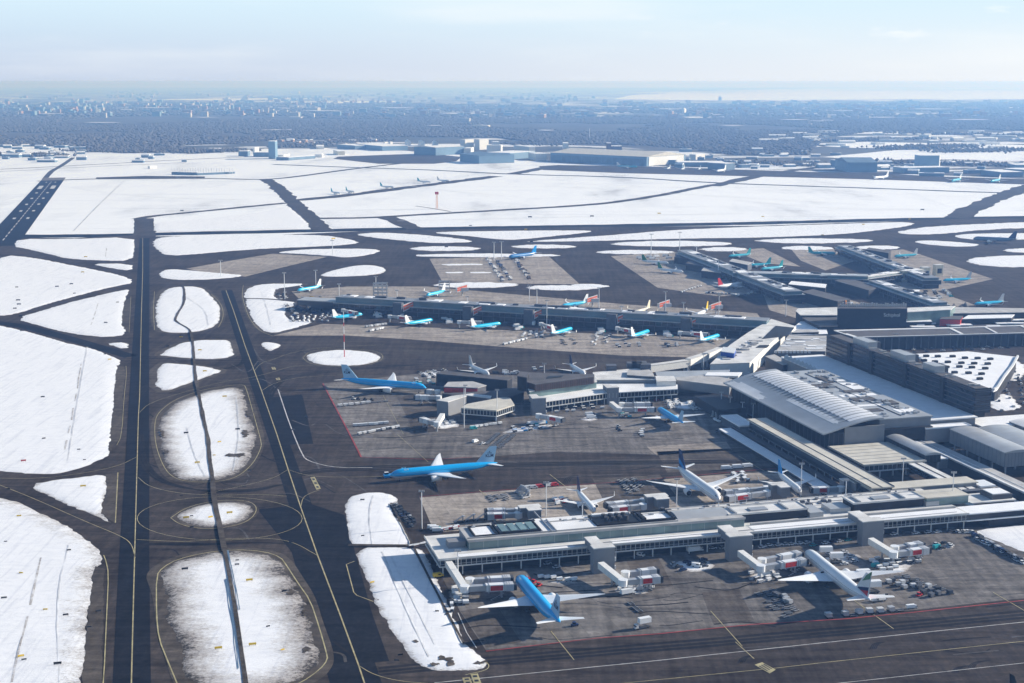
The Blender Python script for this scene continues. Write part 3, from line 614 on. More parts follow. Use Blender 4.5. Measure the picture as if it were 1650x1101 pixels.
def pier_near():
    root = EMP('passenger_pier', 'long two storey glazed passenger pier on pillars in the foreground, end facing the snow bank', 'pier', 0, 0)
    L = 293; Z = 8.6
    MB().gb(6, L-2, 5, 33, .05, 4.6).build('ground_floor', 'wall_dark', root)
    MB().gb(0, L, 0, 36, 4.6, 5.15).gb(28, L, 36, 48, 4.6, 5.15).build('floor_slab', 'trim_white', root)
    MB().gb(.5, L-.5, .5, 35.6, 5.15, Z).gb(28.5, L-.5, 35.6, 47.6, 5.15, Z).build('glass_wall', 'glass', root)
    f = MB(); facade(f, .6, L-.6, .5, 5.15, Z, 2.6); facade(f, 1, 35, .5, 5.15, Z, 2.6, 'w')
    f.gb(.3, L, .32, .48, 6.0, 6.15); f.gb(.3, L, .34, .46, 7.9, 8.0); f.build('window_frame', 'frame', root)
    p = MB()
    for i in range(30):
        for t in (1.2, 16): p.gb(2+i*10-.25, 2+i*10+.25, t, t+.5, 0, 4.6)
    p.build('pillars', 'trim_white', root)
    r = MB(); r.gb(-.6, L+.6, -.9, 36.4, Z, 9.3).gb(28, L+.6, 36.4, 48.4, Z, 9.3)
    r.gb(-.6, L+.6, -.9, -.5, 9.3, 9.7).gb(28, L, 48, 48.4, 9.3, 9.7).gb(-.6, -.2, -.5, 36.4, 9.3, 9.7)
    ro = r.build('roof', 'roof_light', root)
    MB().gb(10, 70, .3, 4.2, 9.3, 9.42).gb(90, 150, .3, 5, 9.3, 9.45).gb(168, 292, .5, 9, 9.3, 9.45).build('snow_strip', 'roof_snow', ro)
    # upper storey with teal glass front
    MB().gb(17, 166, 9.4, 21, 9.3, 13.4).build('upper_glass', 'glass_teal', root)
    f = MB(); facade(f, 17.2, 165.8, 9.4, 9.3, 13.4, 7.4, wdt=.12, proud=.08); f.build('window_frame', 'frame', root)
    MB().gb(16.6, 166.4, 8.8, 32, 13.4, 14.1).gb(16.6, 166.4, 8.8, 9.2, 14.1, 14.6).gb(17, 130, 12.4, 12.7, 14.1, 14.8).build('upper_roof', 'roof_grey', root)
    MB().gb(17, 166, 21, 31.4, 9.3, 13.4).build('upper_wall', 'wall_grey', root)
    MB().gb(7.5, 16.4, 13.9, 20, 9.3, 12.6).build('plant_room', 'wall_grey', root)
    def tray(s0, s1, t0, t1, floor, part='court_wall', h=1.4, z=14.1):
        c = MB(); parapet(c, s0, s1, t0, t1, z, h, .7); c = c.build(part, 'wall_dark', root)
        MB().gb(s0+.7, s1-.7, t0+.7, t1-.7, z, z+.25).build('court_floor', floor, c)
        return c
    c = tray(34, 56, 14.5, 31, 'roof_white')
    for i in range(4): MB().gb(36+i*5, 39.6+i*5, 17, 28.6, 14.35, 15.2).build('skylight', 'glass_teal', c)
    tray(21, 33, 13.8, 30, 'roof_snow', h=.9)
    MB().gb(57, 86, 13.5, 31.6, 14.1, 14.3).build('white_roof', 'roof_white', root)
    MB().gb(58, 88, 32.6, 46, 9.3, 10.6).build('north_roof', 'roof_white', root)
    bk = MB().gb(86.5, 109, 15, 32, 14.1, 15.0).build('plant_deck', 'black', root)
    for i in range(4):
        for j in range(2):
            MB().tube(E2(93+i*3.6, 20+j*5, 15), E2(93+i*3.6, 20+j*5, 17.2), 1.25, n=12).build('vent_stack', 'canvas_dark', bk)
    MB().gb(88, 108, 28.6, 31, 15, 16).build('duct', 'roof_white', bk)
    tray(110, 129.5, 15, 31, 'roof_snow'); MB().gb(112, 114, 17, 29, 14.2, 15.8).build('court_wall', 'wall_dark', root)
    N = 8; rings = [[E2(s_, 14.5+16.5*i/N, 13.8+1.8*math.sin(math.pi*i/N)) for i in range(N+1)]+[E2(s_, 14.5+16.5*i/N, 13.5) for i in range(N, -1, -1)] for s_ in (131, 160)]
    MB().loft(rings).build('vaulted_roof', 'metal_roof', root)
    MB().gb(60, 61, 32, 47, 9.9, 10.6).build('roof_pipe', 'steel', root)
    MB().gb(61, 61.5, 12, 46, 14.2, 14.9).build('roof_pipe', 'steel', root); MB().gb(63.5, 64, 12, 32, 14.2, 14.9).build('roof_pipe', 'steel', root)
    # two dark clad raised blocks
    for nm, pl, pr, d in (('a', (1174, 830), (1302, 820), 13), ('b', (1374, 811), (1490, 803), 12)):
        s0, t0 = loc(*pl, 14.2); s1, t1 = loc(*pr, 14.2); t = (t0+t1)/2
        blk(root, 'dark_block', s0, s1, t, t+d, 9.3, 14.2, 'wall_dark', 'roof_light')
        MB().gb(s0+4, s0+5, t+.6, t+d-.6, 14.2, 15).gb(s1-12, s1-11, t+.6, t+d-.6, 14.2, 15.2).gb(s0+14, s0+24, t+3, t+8, 14.2, 14.9).build('roof_plant', 'steel', root)
        MB().gb(s0-13, s0-1, t+1, t+d, 9.3, 11.8).build('side_roof', 'metal_roof', root); MB().gb(s1+1, s1+9, t-1, t+d, 9.3, 12.0).build('side_roof', 'metal_roof', root)
    s0, t0 = loc(1490, 803, 14); 
    MB().gb(s0+1.2, s0+27, t0-.5, t0+13, 9.3, 13.6).build('green_glass_block', 'glass_teal', root)
    MB().gb(s0+1, s0+27.4, t0-.8, t0+13.4, 13.6, 14.2).build('block_roof', 'roof_beige', root)
    MB().gb(170, 292, 10, 11, 9.3, 10.4).gb(62, 160, 27.5, 28.3, 14.1, 14.7).build('roof_rail', 'roof_grey', root)
    c = MB()
    for i in range(46):
        s = random.uniform(20, 285); t = random.choice([random.uniform(24, 29), random.uniform(44, 47)]); w = random.uniform(.8, 2.2)
        z = 14.1 if t < 30 and s < 164 else 9.3
        if z == 9.3 and t < 40: continue
        c.gb(s, s+w, t, t+w*.7, z, z+random.uniform(.5, 1.3))
    c.build('roof_plant', 'steel', root)
    rnd = random.Random(9); c = MB()
    for i in range(60):
        s_, t_ = rnd.uniform(132, 288), rnd.uniform(33, 46); w_ = rnd.uniform(.6, 2.6); c.gb(s_, s_+w_, t_, t_+w_*rnd.uniform(.5, 1.5), 9.3, 9.3+rnd.uniform(.4, 1.6))
    c.build('roof_plant', 'wall_mid', root)
    for t_ in (2.6, 38.5, 44.5): MB().gb(30, 288, t_, t_+.25, 9.3, 9.75).build('roof_pipe', 'steel', root)
    # eastern glazed extension
    MB().gb(L, L+14, .8, 20, 5.2, 8.6).build('link_glass', 'glass', root)
    MB().gb(L+.6, L+150, -1, 12, 8.6, 9.2).gb(L, L+150, 0, 18, 4.4, 5).build('link_roof', 'roof_snow', root)
    MB().gb(L+14, L+150, 1, 14, .05, 8.6).build('link_wall', 'wall_dark', root)
pier_near()

def gate_tower(pxl, pxr, label, north=False, zt=13.4, fr=None, root_name='gate_tower', cd=19):
    """grey stair and lift tower standing off the pier, joined to it by a high corridor; pxl/pxr = top corners of the front face"""
    s0, t0 = loc(*pxl, zt); s1, t1 = loc(*pxr, zt); t = (t0+t1)/2
    root = EMP(root_name, label, 'tower', (s0+s1)/2, t, 0, 'grey gate towers standing off the piers')
    w = s1-s0
    if not north:
        MB().gb(s0, s1, t, t+5.5, 0, zt-.5).build('wall', 'wall_grey', root)
        MB().gb(s0-.2, s1+.2, t-.2, t+5.7, zt-.5, zt).build('roof', 'roof_light', root)
        MB().gb(s0+w*.12, s0+w*.62, t+5.7, t+cd, zt-5.2, zt-.7).build('corridor', 'wall_grey', root)
        MB().gb(s0+w*.08, s0+w*.66, t+5.7, t+cd, zt-.7, zt-.25).build('corridor_roof', 'roof_light', root)
        MB().gb(s1+.1, s1+1.3, t+2, t+5, 5, 7).gb(s1+.1, s1+1.3, t+2, t+5, 1, 2.6).build('cooling_unit', 'paint_white', root)
    else:
        MB().gb(s0, s1, t-5.5, t, 0, zt-.5).build('wall', 'wall_grey', root)
        MB().gb(s0-.2, s1+.2, t-5.7, t+.2, zt-.5, zt).build('roof', 'roof_light', root)
        MB().gb(s0+w*.3, s0+w*.85, t-cd, t-5.7, 4.2, 9.2).build('corridor', 'wall_grey', root)
        MB().gb(s0+w*.25, s0+w*.9, t-cd, t-5.7, 9.2, 9.7).build('corridor_roof', 'roof_light', root)
    return root
gate_tower((957, 884), (991, 881), 'grey gate tower in front of the foreground pier nearest its snowy end')
gate_tower((1176, 865), (1213, 862), 'grey gate tower in the middle of the foreground pier front, feeding the double bridge')
gate_tower((1391, 841), (1425, 838), 'easternmost grey gate tower of the foreground pier')
gate_tower((834, 814), (868, 812), 'grey gate tower behind the foreground pier nearest the snow bank', True, 9.4, cd=12)
gate_tower((1038, 797), (1071, 794), 'grey gate tower behind the foreground pier left of the big dark blue tailed jet', True, 9.4, cd=12)
gate_tower((1238, 778), (1262, 776), 'grey gate tower behind the foreground pier right of the big dark blue tailed jet', True, 9.4, cd=12)
gate_tower((1353, 771), (1388, 768), 'grey gate tower behind the foreground pier beside the long walkway', True, 9.4, cd=12)
gate_tower((858, 642), (880, 641), 'grey gate tower at the inner corner of the middle pier', zt=13, cd=14)
gate_tower((977, 624), (999, 625), 'grey white-topped gate tower on the right arm of the middle pier', zt=13, cd=14)

# ---- jet bridges
def jet_bridge(label, wall=None, a=(0, 0), b=(0, 0), z=6.8, ad='red_ad', sc=1.0, ped=None, group='white passenger boarding bridges'):
    """telescopic boarding bridge: a = rotunda, b = cab, wall = where its fixed corridor meets the building (survey points on the roofs)"""
    A = G(*a, z); B = G(*b, z); A.z = B.z = 0
    root = thing('boarding_bridge', label, 'boarding bridge', tuple(A), 0, group)
    d = (B-A); L = d.length; d.normalize(); n = Vector((-d.y, d.x, 0))
    h = 3.0*sc
    if wall:
        Wp = G(*wall, z+1); Wp.z = 0; dd = (A-Wp).normalized()
        MB().ob(Wp, A-dd*1.5, 3.3*sc, z-h+1.2, z+1.4, z-h, z).build('fixed_corridor', 'wall_white', root)
        MB().ob(Wp+dd*((A-Wp).length*.5), Wp+dd*((A-Wp).length*.5)+dd*.6, .8, 0, z-h+.5).build('column', 'steel', root)
    MB().tube(A+Vector((0, 0, z-h)), A+Vector((0, 0, z+.1)), 2.3*sc, n=14).build('rotunda', 'paint_white', root)
    MB().tube(A, A+Vector((0, 0, z-h)), .7, n=10).build('column', 'steel', root)
    n1, n2 = A+d*2.1*sc, A+d*L*.55
    MB().ob(n1, n2, 2.9*sc, z-h+.3, z-.1).build('inner_tunnel', 'container_metal', root)
    ot = MB().ob(A+d*L*.42, B-d*3.6, 3.4*sc, z-h, z+.2).build('outer_tunnel', 'paint_white', root)
    if ad:
        c = A+d*L*.52; w = min(9, L*.26)
        for sg in (-1, 1): MB().ob(c+n*sg*(1.72*sc+.05), c+d*w+n*sg*(1.72*sc+.05), .08, z-h+.35, z-.2).build('advert_panel', ad, ot)
    rb = MB()
    for q in (.42, .485, .81, .86, .91):
        c = A+d*L*q; rb.ob(c, c+d*.3, 3.7*sc, z-h-.15, z+.35)
    rb.build('rib', 'steel', ot)
    MB().ob(B-d*3.6, B, 4.2*sc, z-h-.1, z+.3).build('cab', 'paint_grey', root)
    MB().ob(B, B+d*1.5, 3.9*sc, z-h+.1, z+.1).build('bellows', 'canvas_dark', root)
    c = A+d*L*.74; lg = MB()
    for sg in (-1, 1): lg.ob(c+n*sg*1.5, c+n*sg*1.5+d*.6, .5, .6, z-h)
    lg.ob(c-d*.2+n*0, c+d*.8, 4.2, .7, 1.1); lg.build('lift_column', 'steel', root)
    wh = MB()
    for sg in (-1, 1): wh.tube(c+n*(sg*1.2-.3)+Vector((0, 0, .6))+d*.3, c+n*(sg*1.2+.3)+Vector((0, 0, .6))+d*.3, .6, n=12)
    wh.build('wheel', 'tyre', root)
    st = MB(); p = B-d*5-n*3.4
    for i in range(7): st.ob(p-d*(i*.9), p-d*(i*.9+.8), 1.2, z-h-.5*(i+1), z-h-.5*(i+1)+.12)
    st.build('service_stair', 'steel', root)
    return root
JB = [
 ('white bridge with red advert at the nose of the near blue jet', (722, 904), (749, 944), (827, 940), 'red_ad'),
 ('pale rear bridge behind the one at the near blue jet', None, (757, 932), (822, 929), None),
 ('empty white bridge with red advert right of the near blue jet', (968, 907), (1004, 934), (1062, 928), 'red_ad'),
 ('second empty bridge, white, just behind the one right of the near blue jet', None, (1008, 921), (1056, 916), None),
 ('white bridge with red advert reaching the red and green tailed jet', (1193, 888), (1226, 911), (1296, 900), 'red_ad'),
 ('rear bridge reaching the front door of the red and green tailed jet', None, (1228, 900), (1288, 889), None),
 ('empty white bridge with red advert on the far right of the foreground pier', (1403, 868), (1440, 889), (1494, 882), 'red_ad'),
 ('short rear bridge at the far right of the foreground pier', None, (1442, 880), (1484, 874), None),
 ('retracted bridge with dark red advert behind the pier near the snow bank', None, (835, 826), (785, 828), 'red_ad'),
 ('upper retracted bridge without advert behind the pier near the snow bank', None, (836, 819), (785, 821), None),
 ('bridge with red advert at the small dark tailed jet', None, (1036, 812), (985, 818), 'red_ad'),
 ('upper bridge at the small dark tailed jet', None, (1037, 804), (978, 811), None),
 ('bridge with red advert right of the nose of the big dark blue tailed jet', None, (1236, 791), (1172, 800), 'red_ad'),
 ('upper bridge right of the nose of the big dark blue tailed jet', None, (1236, 784), (1168, 791), None),
 ('bridge with dark red advert beside the small blue tailed jet', None, (1355, 784), (1309, 786), 'red_ad'),
 ('long bridge with red sign at the nose of the middle blue jet', (985, 648), (998, 657), (1054, 657), 'red_ad'),
 ('rear bridge above the one at the nose of the middle blue jet', None, (1002, 649), (1048, 649), None),
 ('bridge with small red advert beside the inner tower of the middle pier', None, (868, 667), (906, 674), 'red_ad'),
 ('white bridge at the far left corner of the middle pier with a long shadow', (713, 667), (704, 680), (679, 673), None),
 ('bridge in shade by the nose of the left blue jet', None, (707, 638), (670, 637), None),
 ('upper bridge by the nose of the left blue jet', None, (705, 629), (688, 628), None)]
for i, (lb, w, a, b, ad) in enumerate(JB):
    g = abs(a[1]-b[1]); jet_bridge(lb, w, a, b, 6.8, ad)

def terminal_side():
    # W1 long walkway
    r = EMP('covered_walkway', 'long beige roofed walkway running from the ribbed hall down to the foreground pier', 'walkway', 262, 46)
    MB().gb(263, 275, 48.6, 219, 5.4, 11).build('wall', 'glass', r); MB().gb(261.5, 276.5, 48.6, 221, 11, 11.8).build('roof', 'roof_beige', r)
    MB().gb(268.3, 268.9, 48.6, 221, 11.8, 12.0).gb(261.5, 261.9, 48.6, 221, 11.8, 12.2).gb(276.1, 276.5, 48.6, 221, 11.8, 12.2).build('roof_seam', 'roof_dark', r)
    MB().gb(262.7, 275.3, 48.6, 219, 4.8, 5.4).build('floor_slab', 'wall_mid', r)
    p = MB()
    for i in range(17): p.gb(264, 264.6, 50+i*10, 50.6+i*10, 0, 4.8).gb(273, 273.6, 50+i*10, 50.6+i*10, 0, 4.8)
    p.build('pillars', 'steel', r)
    r = EMP('covered_walkway', 'low blue-white snow covered ramp roof left of the long beige walkway', 'walkway', 246, 100)
    MB().gb(246, 255, 70, 232, 2.6, 3.2).gb(247, 254, 72, 230, .05, 2.6, 1).build('roof', ['roof_snow', 'wall_dark'], r)
    MB().gb(256.5, 261, 60, 236, 3.4, 4).gb(257, 260.6, 60, 236, .05, 3.4, 1).build('roof', ['roof_dark', 'wall_dark'], r)
    r = EMP('low_building', 'small pale roofed building at the upper end of the long walkway', 'building', 266, 232)
    blk(r, 'wall', 258, 270, 224, 256, .05, 6, 'wall_mid', 'roof_snow')
    # big ribbed hall
    r = EMP('terminal_hall', 'big terminal hall with curved ribbed snowy roof and dark overhanging eave', 'building', 300, 150)
    s0, s1, t0, t1 = 283, 326, 150, 312
    MB().gb(s0+6, s1+38, t0+3, t1-3, .05, 16.5).build('wall', 'wall_dark', r)
    f = MB(); facade(f, t0+3, t1-3, s0+6, 3, 16.5, 6, 'w', wdt=.4); facade(f, s0+6, s0+16, t0+3, 2, 16.5, 3); f.build('window_frame', 'wall_mid', r)
    MB().gb(s0+16.5, s1+2, t0+2, t0+3, 6, 20).build('end_wall', 'wall_grey', r)
    def prof(u): return 17.3+8.2*math.sin(min(1, u*1.02)*math.pi/2)**1.2       # height across the span
    N = 14; rings = []
    for t in (t0, t1):
        up = [E2(s0+(s1-s0)*i/N, t, prof(i/N)) for i in range(N+1)]; dn = [E2(s0+(s1-s0)*i/N, t, prof(i/N)-.9) for i in range(N, -1, -1)]
        rings.append(up+dn)
    ro = MB().loft(rings).build('curved_roof', 'metal_roof', r)
    K = 26
    for j in range(K):
        tt = t0+9+(t1-t0-16)*j/(K-1); hmax = 1.35*math.sin(math.pi*(j+.8)/(K+.6))**.4
        rb = MB(); sn = MB()
        for i in range(9):
            u0, u1 = .36+.61*i/9, .36+.61*(i+1)/9; h0, h1 = hmax*math.sin(math.pi*(i+.15)/10)**.6, hmax*math.sin(math.pi*(i+1.15)/10.4)**.6
            a, b = s0+(s1-s0)*u0, s0+(s1-s0)*u1; z0, z1 = prof(u0), prof(u1)
            rb.quad8([E2(a, tt, z0-.1), E2(b, tt, z1-.1), E2(b, tt+.4, z1-.1), E2(a, tt+.4, z0-.1), E2(a, tt, z0+h0), E2(b, tt, z1+h1), E2(b, tt+.4, z1+h1), E2(a, tt+.4, z0+h0)])
            w = 3.4+.8*math.sin(j*2.3)
            if 1 < i: sn.add([E2(a, tt-w, z0+.05), E2(b, tt-w, z1+.05), E2(b, tt-.03, z1+h1*.75), E2(a, tt-.03, z0+h0*.75)], [(0, 1, 2, 3)])
        q = rb.build('roof_rib', 'roof_grey', ro); sn.build('snow_drift', 'roof_snow', q)
    for a, b, c, d in ((.02, .16, 250, 308), (.04, .22, 262, 300), (.3, .4, 160, 232), (.34, .42, 170, 200)):
        N2 = 5; v = []
        for i in range(N2+1):
            u = a+(b-a)*i/N2; v += [E2(s0+(s1-s0)*u, c+2*math.sin(i*2), prof(u)+.08+(.04 if c == 262 or c == 170 else 0)), E2(s0+(s1-s0)*u, d+2*math.sin(i*3), prof(u)+.08+(.04 if c == 262 or c == 170 else 0))]
        MB().add(v, [(2*i, 2*i+2, 2*i+3, 2*i+1) for i in range(N2)]).build('snow_patch', 'roof_white', ro)
    # flat roofs behind the seam
    MB().gb(s1+.5, 364, t0+6, t1-2, 16.5, 22.5).build('flat_wing', 'wall_grey', r)
    MB().gb(s1-.2, 365, t0+5, t1-1, 22.5, 23.2).build('flat_roof', 'metal_roof', r)
    q = MB()
    for a, b, c, d, h in ((330, 345, 250, 262, .6), (335, 352, 205, 214, .7), (328, 340, 175, 182, .5), (342, 358, 232, 238, .5), (345, 350, 265, 285, .8), (352, 360, 190, 200, 1.0)): q.gb(a, b, c, d, 23.2, 23.2+h)
    q.build('roof_plant', 'roof_dark', r)
    q = MB()
    for a, b, c, d in ((333, 360, 219, 226), (330, 350, 190, 195), (348, 362, 168, 178), (340, 362, 268, 273), (352, 363, 240, 262)): q.gb(a, b, c, d, 23.2, 23.45)
    q.build('snow_patch', 'roof_snow', r)
    rnd = random.Random(5); q = MB()
    for i in range(60):
        a, b = rnd.uniform(328, 361), rnd.uniform(160, 305); w_, h_ = rnd.uniform(.8, 3.5), rnd.uniform(.8, 5)
        q.gb(a, a+w_, b, b+h_, 23.2, 23.2+rnd.uniform(.4, 1.6))
    q.build('roof_plant', 'steel', r)
    q = MB(); q.gb(326.5, 327.3, 156, 311, 23.2, 23.9).gb(344, 344.5, 160, 300, 23.2, 23.6).gb(352, 352.4, 170, 290, 23.2, 23.5); q.build('duct', 'roof_dark', r)
    # low snow roof strip in the shade of the dark office block
    r = EMP('terminal_roof', 'snow covered low roof strip with rows of small white fins, below the long dark office block', 'building', 380, 250)
    MB().gb(365.5, 402, 163, 385, .05, 18).build('wall', 'wall_grey', r)
    MB().gb(365.3, 402.6, 161, 386, 18, 18.8).build('roof', 'roof_snow', r)
    MB().gb(402, 470, 158, 178, .05, 12.5).build('wall', 'wall_mid', r); MB().gb(402.6, 474, 154, 179, 12.5, 13.3).build('roof', 'roof_snow', r)
    f = MB()
    for j in range(30):
        t = 176+j*6.9
        if j in (5, 6, 12, 13, 20, 21): continue
        f.add([E2(363.6, t, 18.8), E2(368.5, t, 18.8), E2(366.5, t, 22.6), E2(363.6, t, 18.8+2.5)]+[E2(363.6, t+.4, 18.8), E2(368.5, t+.4, 18.8), E2(366.5, t+.4, 22.6), E2(363.6, t+.4, 21.3)], [(0, 1, 2, 3), (7, 6, 5, 4), (0, 4, 5, 1), (1, 5, 6, 2), (2, 6, 7, 3)])
    f.build('roof_fin', 'trim_white', r)
    # dark office block
    r = EMP('office_block', 'long dark glazed office block with four stair shafts rising above the terminal roofs', 'building', 406, 166)
    s0, s1, t0, t1 = 402.8, 415, 166, 380
    MB().gb(s0, s1, t0, t1, 19.8, 35.4).build('wall', 'wall_dark', r)
    b = MB()
    for i in range(5):
        z = 21.6+i*3.2
        b.gb(s0-.25, s1+.2, t0-.25, t1+.2, z-.25, z+.35)
    b.build('floor_band', 'band_dark', r)
    b = MB()
    for i in range(5):
        z = 21.95+i*3.2; b.gb(s0-.1, s0-.02, t0, t1, z+.3, z+2.3).gb(s0, s1, t0-.1, t0-.02, z+.3, z+2.3)
    b.build('window_band', 'glass', r)
    MB().gb(s0-.3, s1+.3, t0-.3, t1+.3, 35.4, 36).build('roof', 'roof_dark', r)
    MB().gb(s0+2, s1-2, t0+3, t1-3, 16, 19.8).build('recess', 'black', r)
    for t in (205, 255, 305, 340):
        sh = MB().gb(s0-1.6, s0-.3, t-2.2, t+2.2, 19, 37).build('stair_shaft', 'wall_dark', r)
    for t, l, h in ((222, 16, 5), (262, 22, 5.5), (318, 24, 5)):
        MB().gb(s0+3, s1-1, t, t+l, 36, 36+h).build('plant_room', 'metal_roof', r)
        MB().gb(s1-.9, s1+3, t+2, t+l-2, 32, 36+h-.6).build('plant_wing', 'wall_mid', r)
    b = MB()
    for i in range(22): 
        t = random.uniform(t0+4, t1-20); b.gb(s0+random.uniform(2, 8), s0+random.uniform(9, 11), t, t+1.6, 36, 37.1)
    b.build('roof_plant', 'roof_grey', r)
    b = MB()
    for i in range(14): 
        t = t1-4-i*2.6; z = 21+random.choice([0, 1, 2, 3, 4])*3.2; b.gb(s0-.5, s0-.3, t-6, t, z+1, z+1.8)
    b.build('brown_blind', 'wall_brown', r)  # brown blinds scattered along the north end of the front
    # long roof north of it
    r = EMP('terminal_hall', 'long dark grey flat roof with white edges behind the dark office block', 'building', 500, 470)
    P = [(1378, 544), (1650, 537), (1900, 531), (1900, 518), (1650, 525), (1531, 529), (1345, 533.5)]
    Q = [tuple(G(x, y, 12).xy) for x, y in P]
    MB().prism(Q, 10.9, 12).build('roof', 'roof_dark', r)
    c0 = Vector(Q[3])*.3+Vector(Q[6])*.7; MB().prism([tuple(Vector(p)+(c0-Vector(p)).normalized()*1.5) for p in Q], .05, 10.9).build('wall', 'glass', r)
    def seam(a, b, w, z=12.0, h=.45):
        A, B = G(*a, 12), G(*b, 12); A.z = B.z = 0; MB().ob(A, B, w, z, z+h).build('roof_edge', 'roof_white', r)
    seam(P[0], P[1], 1.6); seam(P[1], P[2], 1.6); seam(P[6], P[5], 5); seam(P[5], P[4], 3); seam(P[0], P[6], 1.5); seam((1362, 538.6), (1378, 543.2), 4, 12.1); seam((1532, 530), (1550, 538.8), 3, 12.1); seam((1588, 528), (1606, 537.2), 2, 12.1); seam((1645, 526), (1668, 535.5), 2, 12.1)
    f = MB()
    for i in range(46):
        p = G(*P[0], 12).lerp(G(*P[2], 12), i/45); f.box(p.x-.5, p.x+.5, p.y+.2, p.y+1.2, 0, 10.8)
    f.build('column', 'wall_mid', r)
    # car deck with snow and curved edge
    r = EMP('parking_deck', 'snow covered open deck with rows of dark roof lights and a curved white rim', 'parking deck', 520, 330)
    poly = [(E2(*loc(x, y, 10)).x, E2(*loc(x, y, 10)).y) for x, y in ((1474, 570), (1560, 566), (1640, 575), (1632, 590), (1619, 607), (1607, 626), (1601, 629), (1545, 607), (1500, 588))]
    MB().prism(poly, 8.4, 9.8).build('deck', 'roof_snow', r); MB().prism([(p[0], p[1]) for p in [tuple(Vector(q).lerp(Vector(poly[4]), .12)) for q in poly]], .05, 8.4).build('wall', 'wall_dark', r)
    rim = MB(); rp = [Vector((p[0], p[1], 0)) for p in poly[2:7]]
    for a, b_ in zip(rp[:-1], rp[1:]): rim.ob(a, b_, 1.6, 9.8, 11.4)
    rim.build('rim', 'trim_white', r)
    k = MB()
    for i in range(6):
        for j in range(5):
            x, y = 1500+i*21-j*5-8+random.uniform(-2, 2), 574+j*8+i*1.0+random.uniform(-1, 1)
            if x > 1612-j*4 or (y > 590+ (x-1500)*.32): continue
            s, t = loc(x, y, 10); k.gb(s-2.2, s+2.2, t-1.4, t+1.4, 9.8, 11.6)
    k.build('roof_light', 'wall_dark', r)
    # tunnel like building
    def curved(label, s0, s1, t0, t1, z0, ze, zr, wall='wall_grey', roof='metal_roof', snow_=None, pill=True):
        r = EMP('curved_roof_hall', label, 'building', (s0+s1)/2, t0)
        MB().gb(s0+.4, s1-.4, t0+.4, t1, z0, ze).build('wall', wall, r)
        N = 10; rings = []
        for t in (t0, t1): rings.append([E2(s0+(s1-s0)*i/N, t, ze+(zr-ze)*math.sin(math.pi*i/N)) for i in range(N+1)]+[E2(s0+(s1-s0)*i/N, t, ze-.5) for i in range(N, -1, -1)])
        ro = MB().loft(rings).build('curved_roof', roof, r)
        w = MB(); facade(w, t0+.5, t1, s0+.4, z0, ze-.5, 4.2, 'w', .1, .12); facade(w, s0+.5, s1-.5, t0+.4, z0, ze-.5, 2.2, 's', .1, .12); w.build('cladding_seam', 'wall_mid', r)
        if pill:
            p = MB()
            for i in range(int((t1-t0)/14)+1):
                for s in (s0+1.5, s1-2): p.gb(s, s+.8, t0+1+i*14, t0+1.8+i*14, 0, z0)
            p.build('pillars', 'steel', r)
        return r
    curved('grey tunnel shaped hall on tall pillars with rounded roof at the right edge', 372, 392, 84, 146, 6.5, 16, 17.2)
    curved('second rounded roof hall behind the grey tunnel shaped hall', 396, 420, 84, 150, 6.5, 14.5, 15.6, roof='metal_roof')
    curved('furthest rounded roof hall at the right edge, snow on its crown', 426, 452, 90, 160, 3, 14.5, 16, roof='roof_white')
    # dark walled box with rounded metal roof
    curved('dark walled gallery with pale rounded roof standing over the low beige roof', 330, 341.5, 105, 163, 6.6, 12, 13.2, 'wall_dark', 'metal_roof')
    r = EMP('low_building', 'beige flat roofed building with glazed skirt below the ribbed hall', 'building', 290, 104)
    MB().gb(288, 329, 104, 149, 4.8, 8.2).build('wall', 'glass', r); MB().gb(286.5, 329.6, 102.5, 149.8, 8.2, 9).build('roof', 'roof_beige', r)
    f = MB(); facade(f, 288, 329, 104, 4.8, 8.2, 3); f.build('window_frame', 'frame', r)
    MB().gb(287, 329.4, 103.2, 149, 4.2, 4.8).build('floor_slab', 'trim_white', r)
    q = MB(); 
    for i in range(6): q.gb(287, 329, 108+i*7, 108.3+i*7, 9, 9.2)
    q.gb(286.5, 329.6, 102.5, 103, 9, 9.3).gb(286.5, 287, 103, 149.8, 9, 9.3); q.build('roof_seam', 'roof_grey', r)
    p = MB()
    for i in range(5):
        for j in range(4): p.gb(290+i*9, 290.6+i*9, 105+j*13, 105.6+j*13, 0, 4.2)
    p.build('pillars', 'trim_white', r)
    r = EMP('covered_walkway', 'narrow walkway with snowy roof and dark central gutter, second from the right', 'walkway', 322, 44)
    MB().gb(318, 326, 43, 104, 3.4, 7.4).build('wall', 'glass', r); MB().gb(317.2, 326.8, 42.5, 104.5, 7.4, 8).build('roof', 'roof_light', r)
    MB().gb(321.7, 322.3, 42.5, 104.5, 8, 8.25).build('gutter', 'wall_brown', r)
    MB().gb(316.5, 327.5, 38, 42.2, 2.6, 8.8).build('end_house', 'wall_mid', r)
    r = EMP('covered_walkway', 'long grey roofed road bridge slanting to the right edge', 'walkway', 356, 20)
    MB().gb(351.5, 361.5, 10, 160, .05, 6.4).build('wall', 'wall_dark', r); MB().gb(350.5, 362.5, -30, 161, 6.4, 7.2).build('roof', 'roof_grey', r)
    MB().gb(350.5, 352, -30, 161, 7.2, 7.6).gb(355.6, 355.9, -30, 161, 7.2, 7.5).build('roof_rail', 'roof_white', r)
    r = EMP('low_building', 'white snowy roofed annex behind the walkway next to the grey service block', 'building', 345, 160)
    MB().gb(342.5, 350.5, 112, 168, .05, 6.2).build('wall', 'wall_grey', r); MB().gb(342, 350, 111, 168.5, 6.2, 6.9).build('roof', 'roof_snow', r)
    r = EMP('service_block', 'grey windowless service block at the foot of the ribbed hall', 'building', 350, 164)
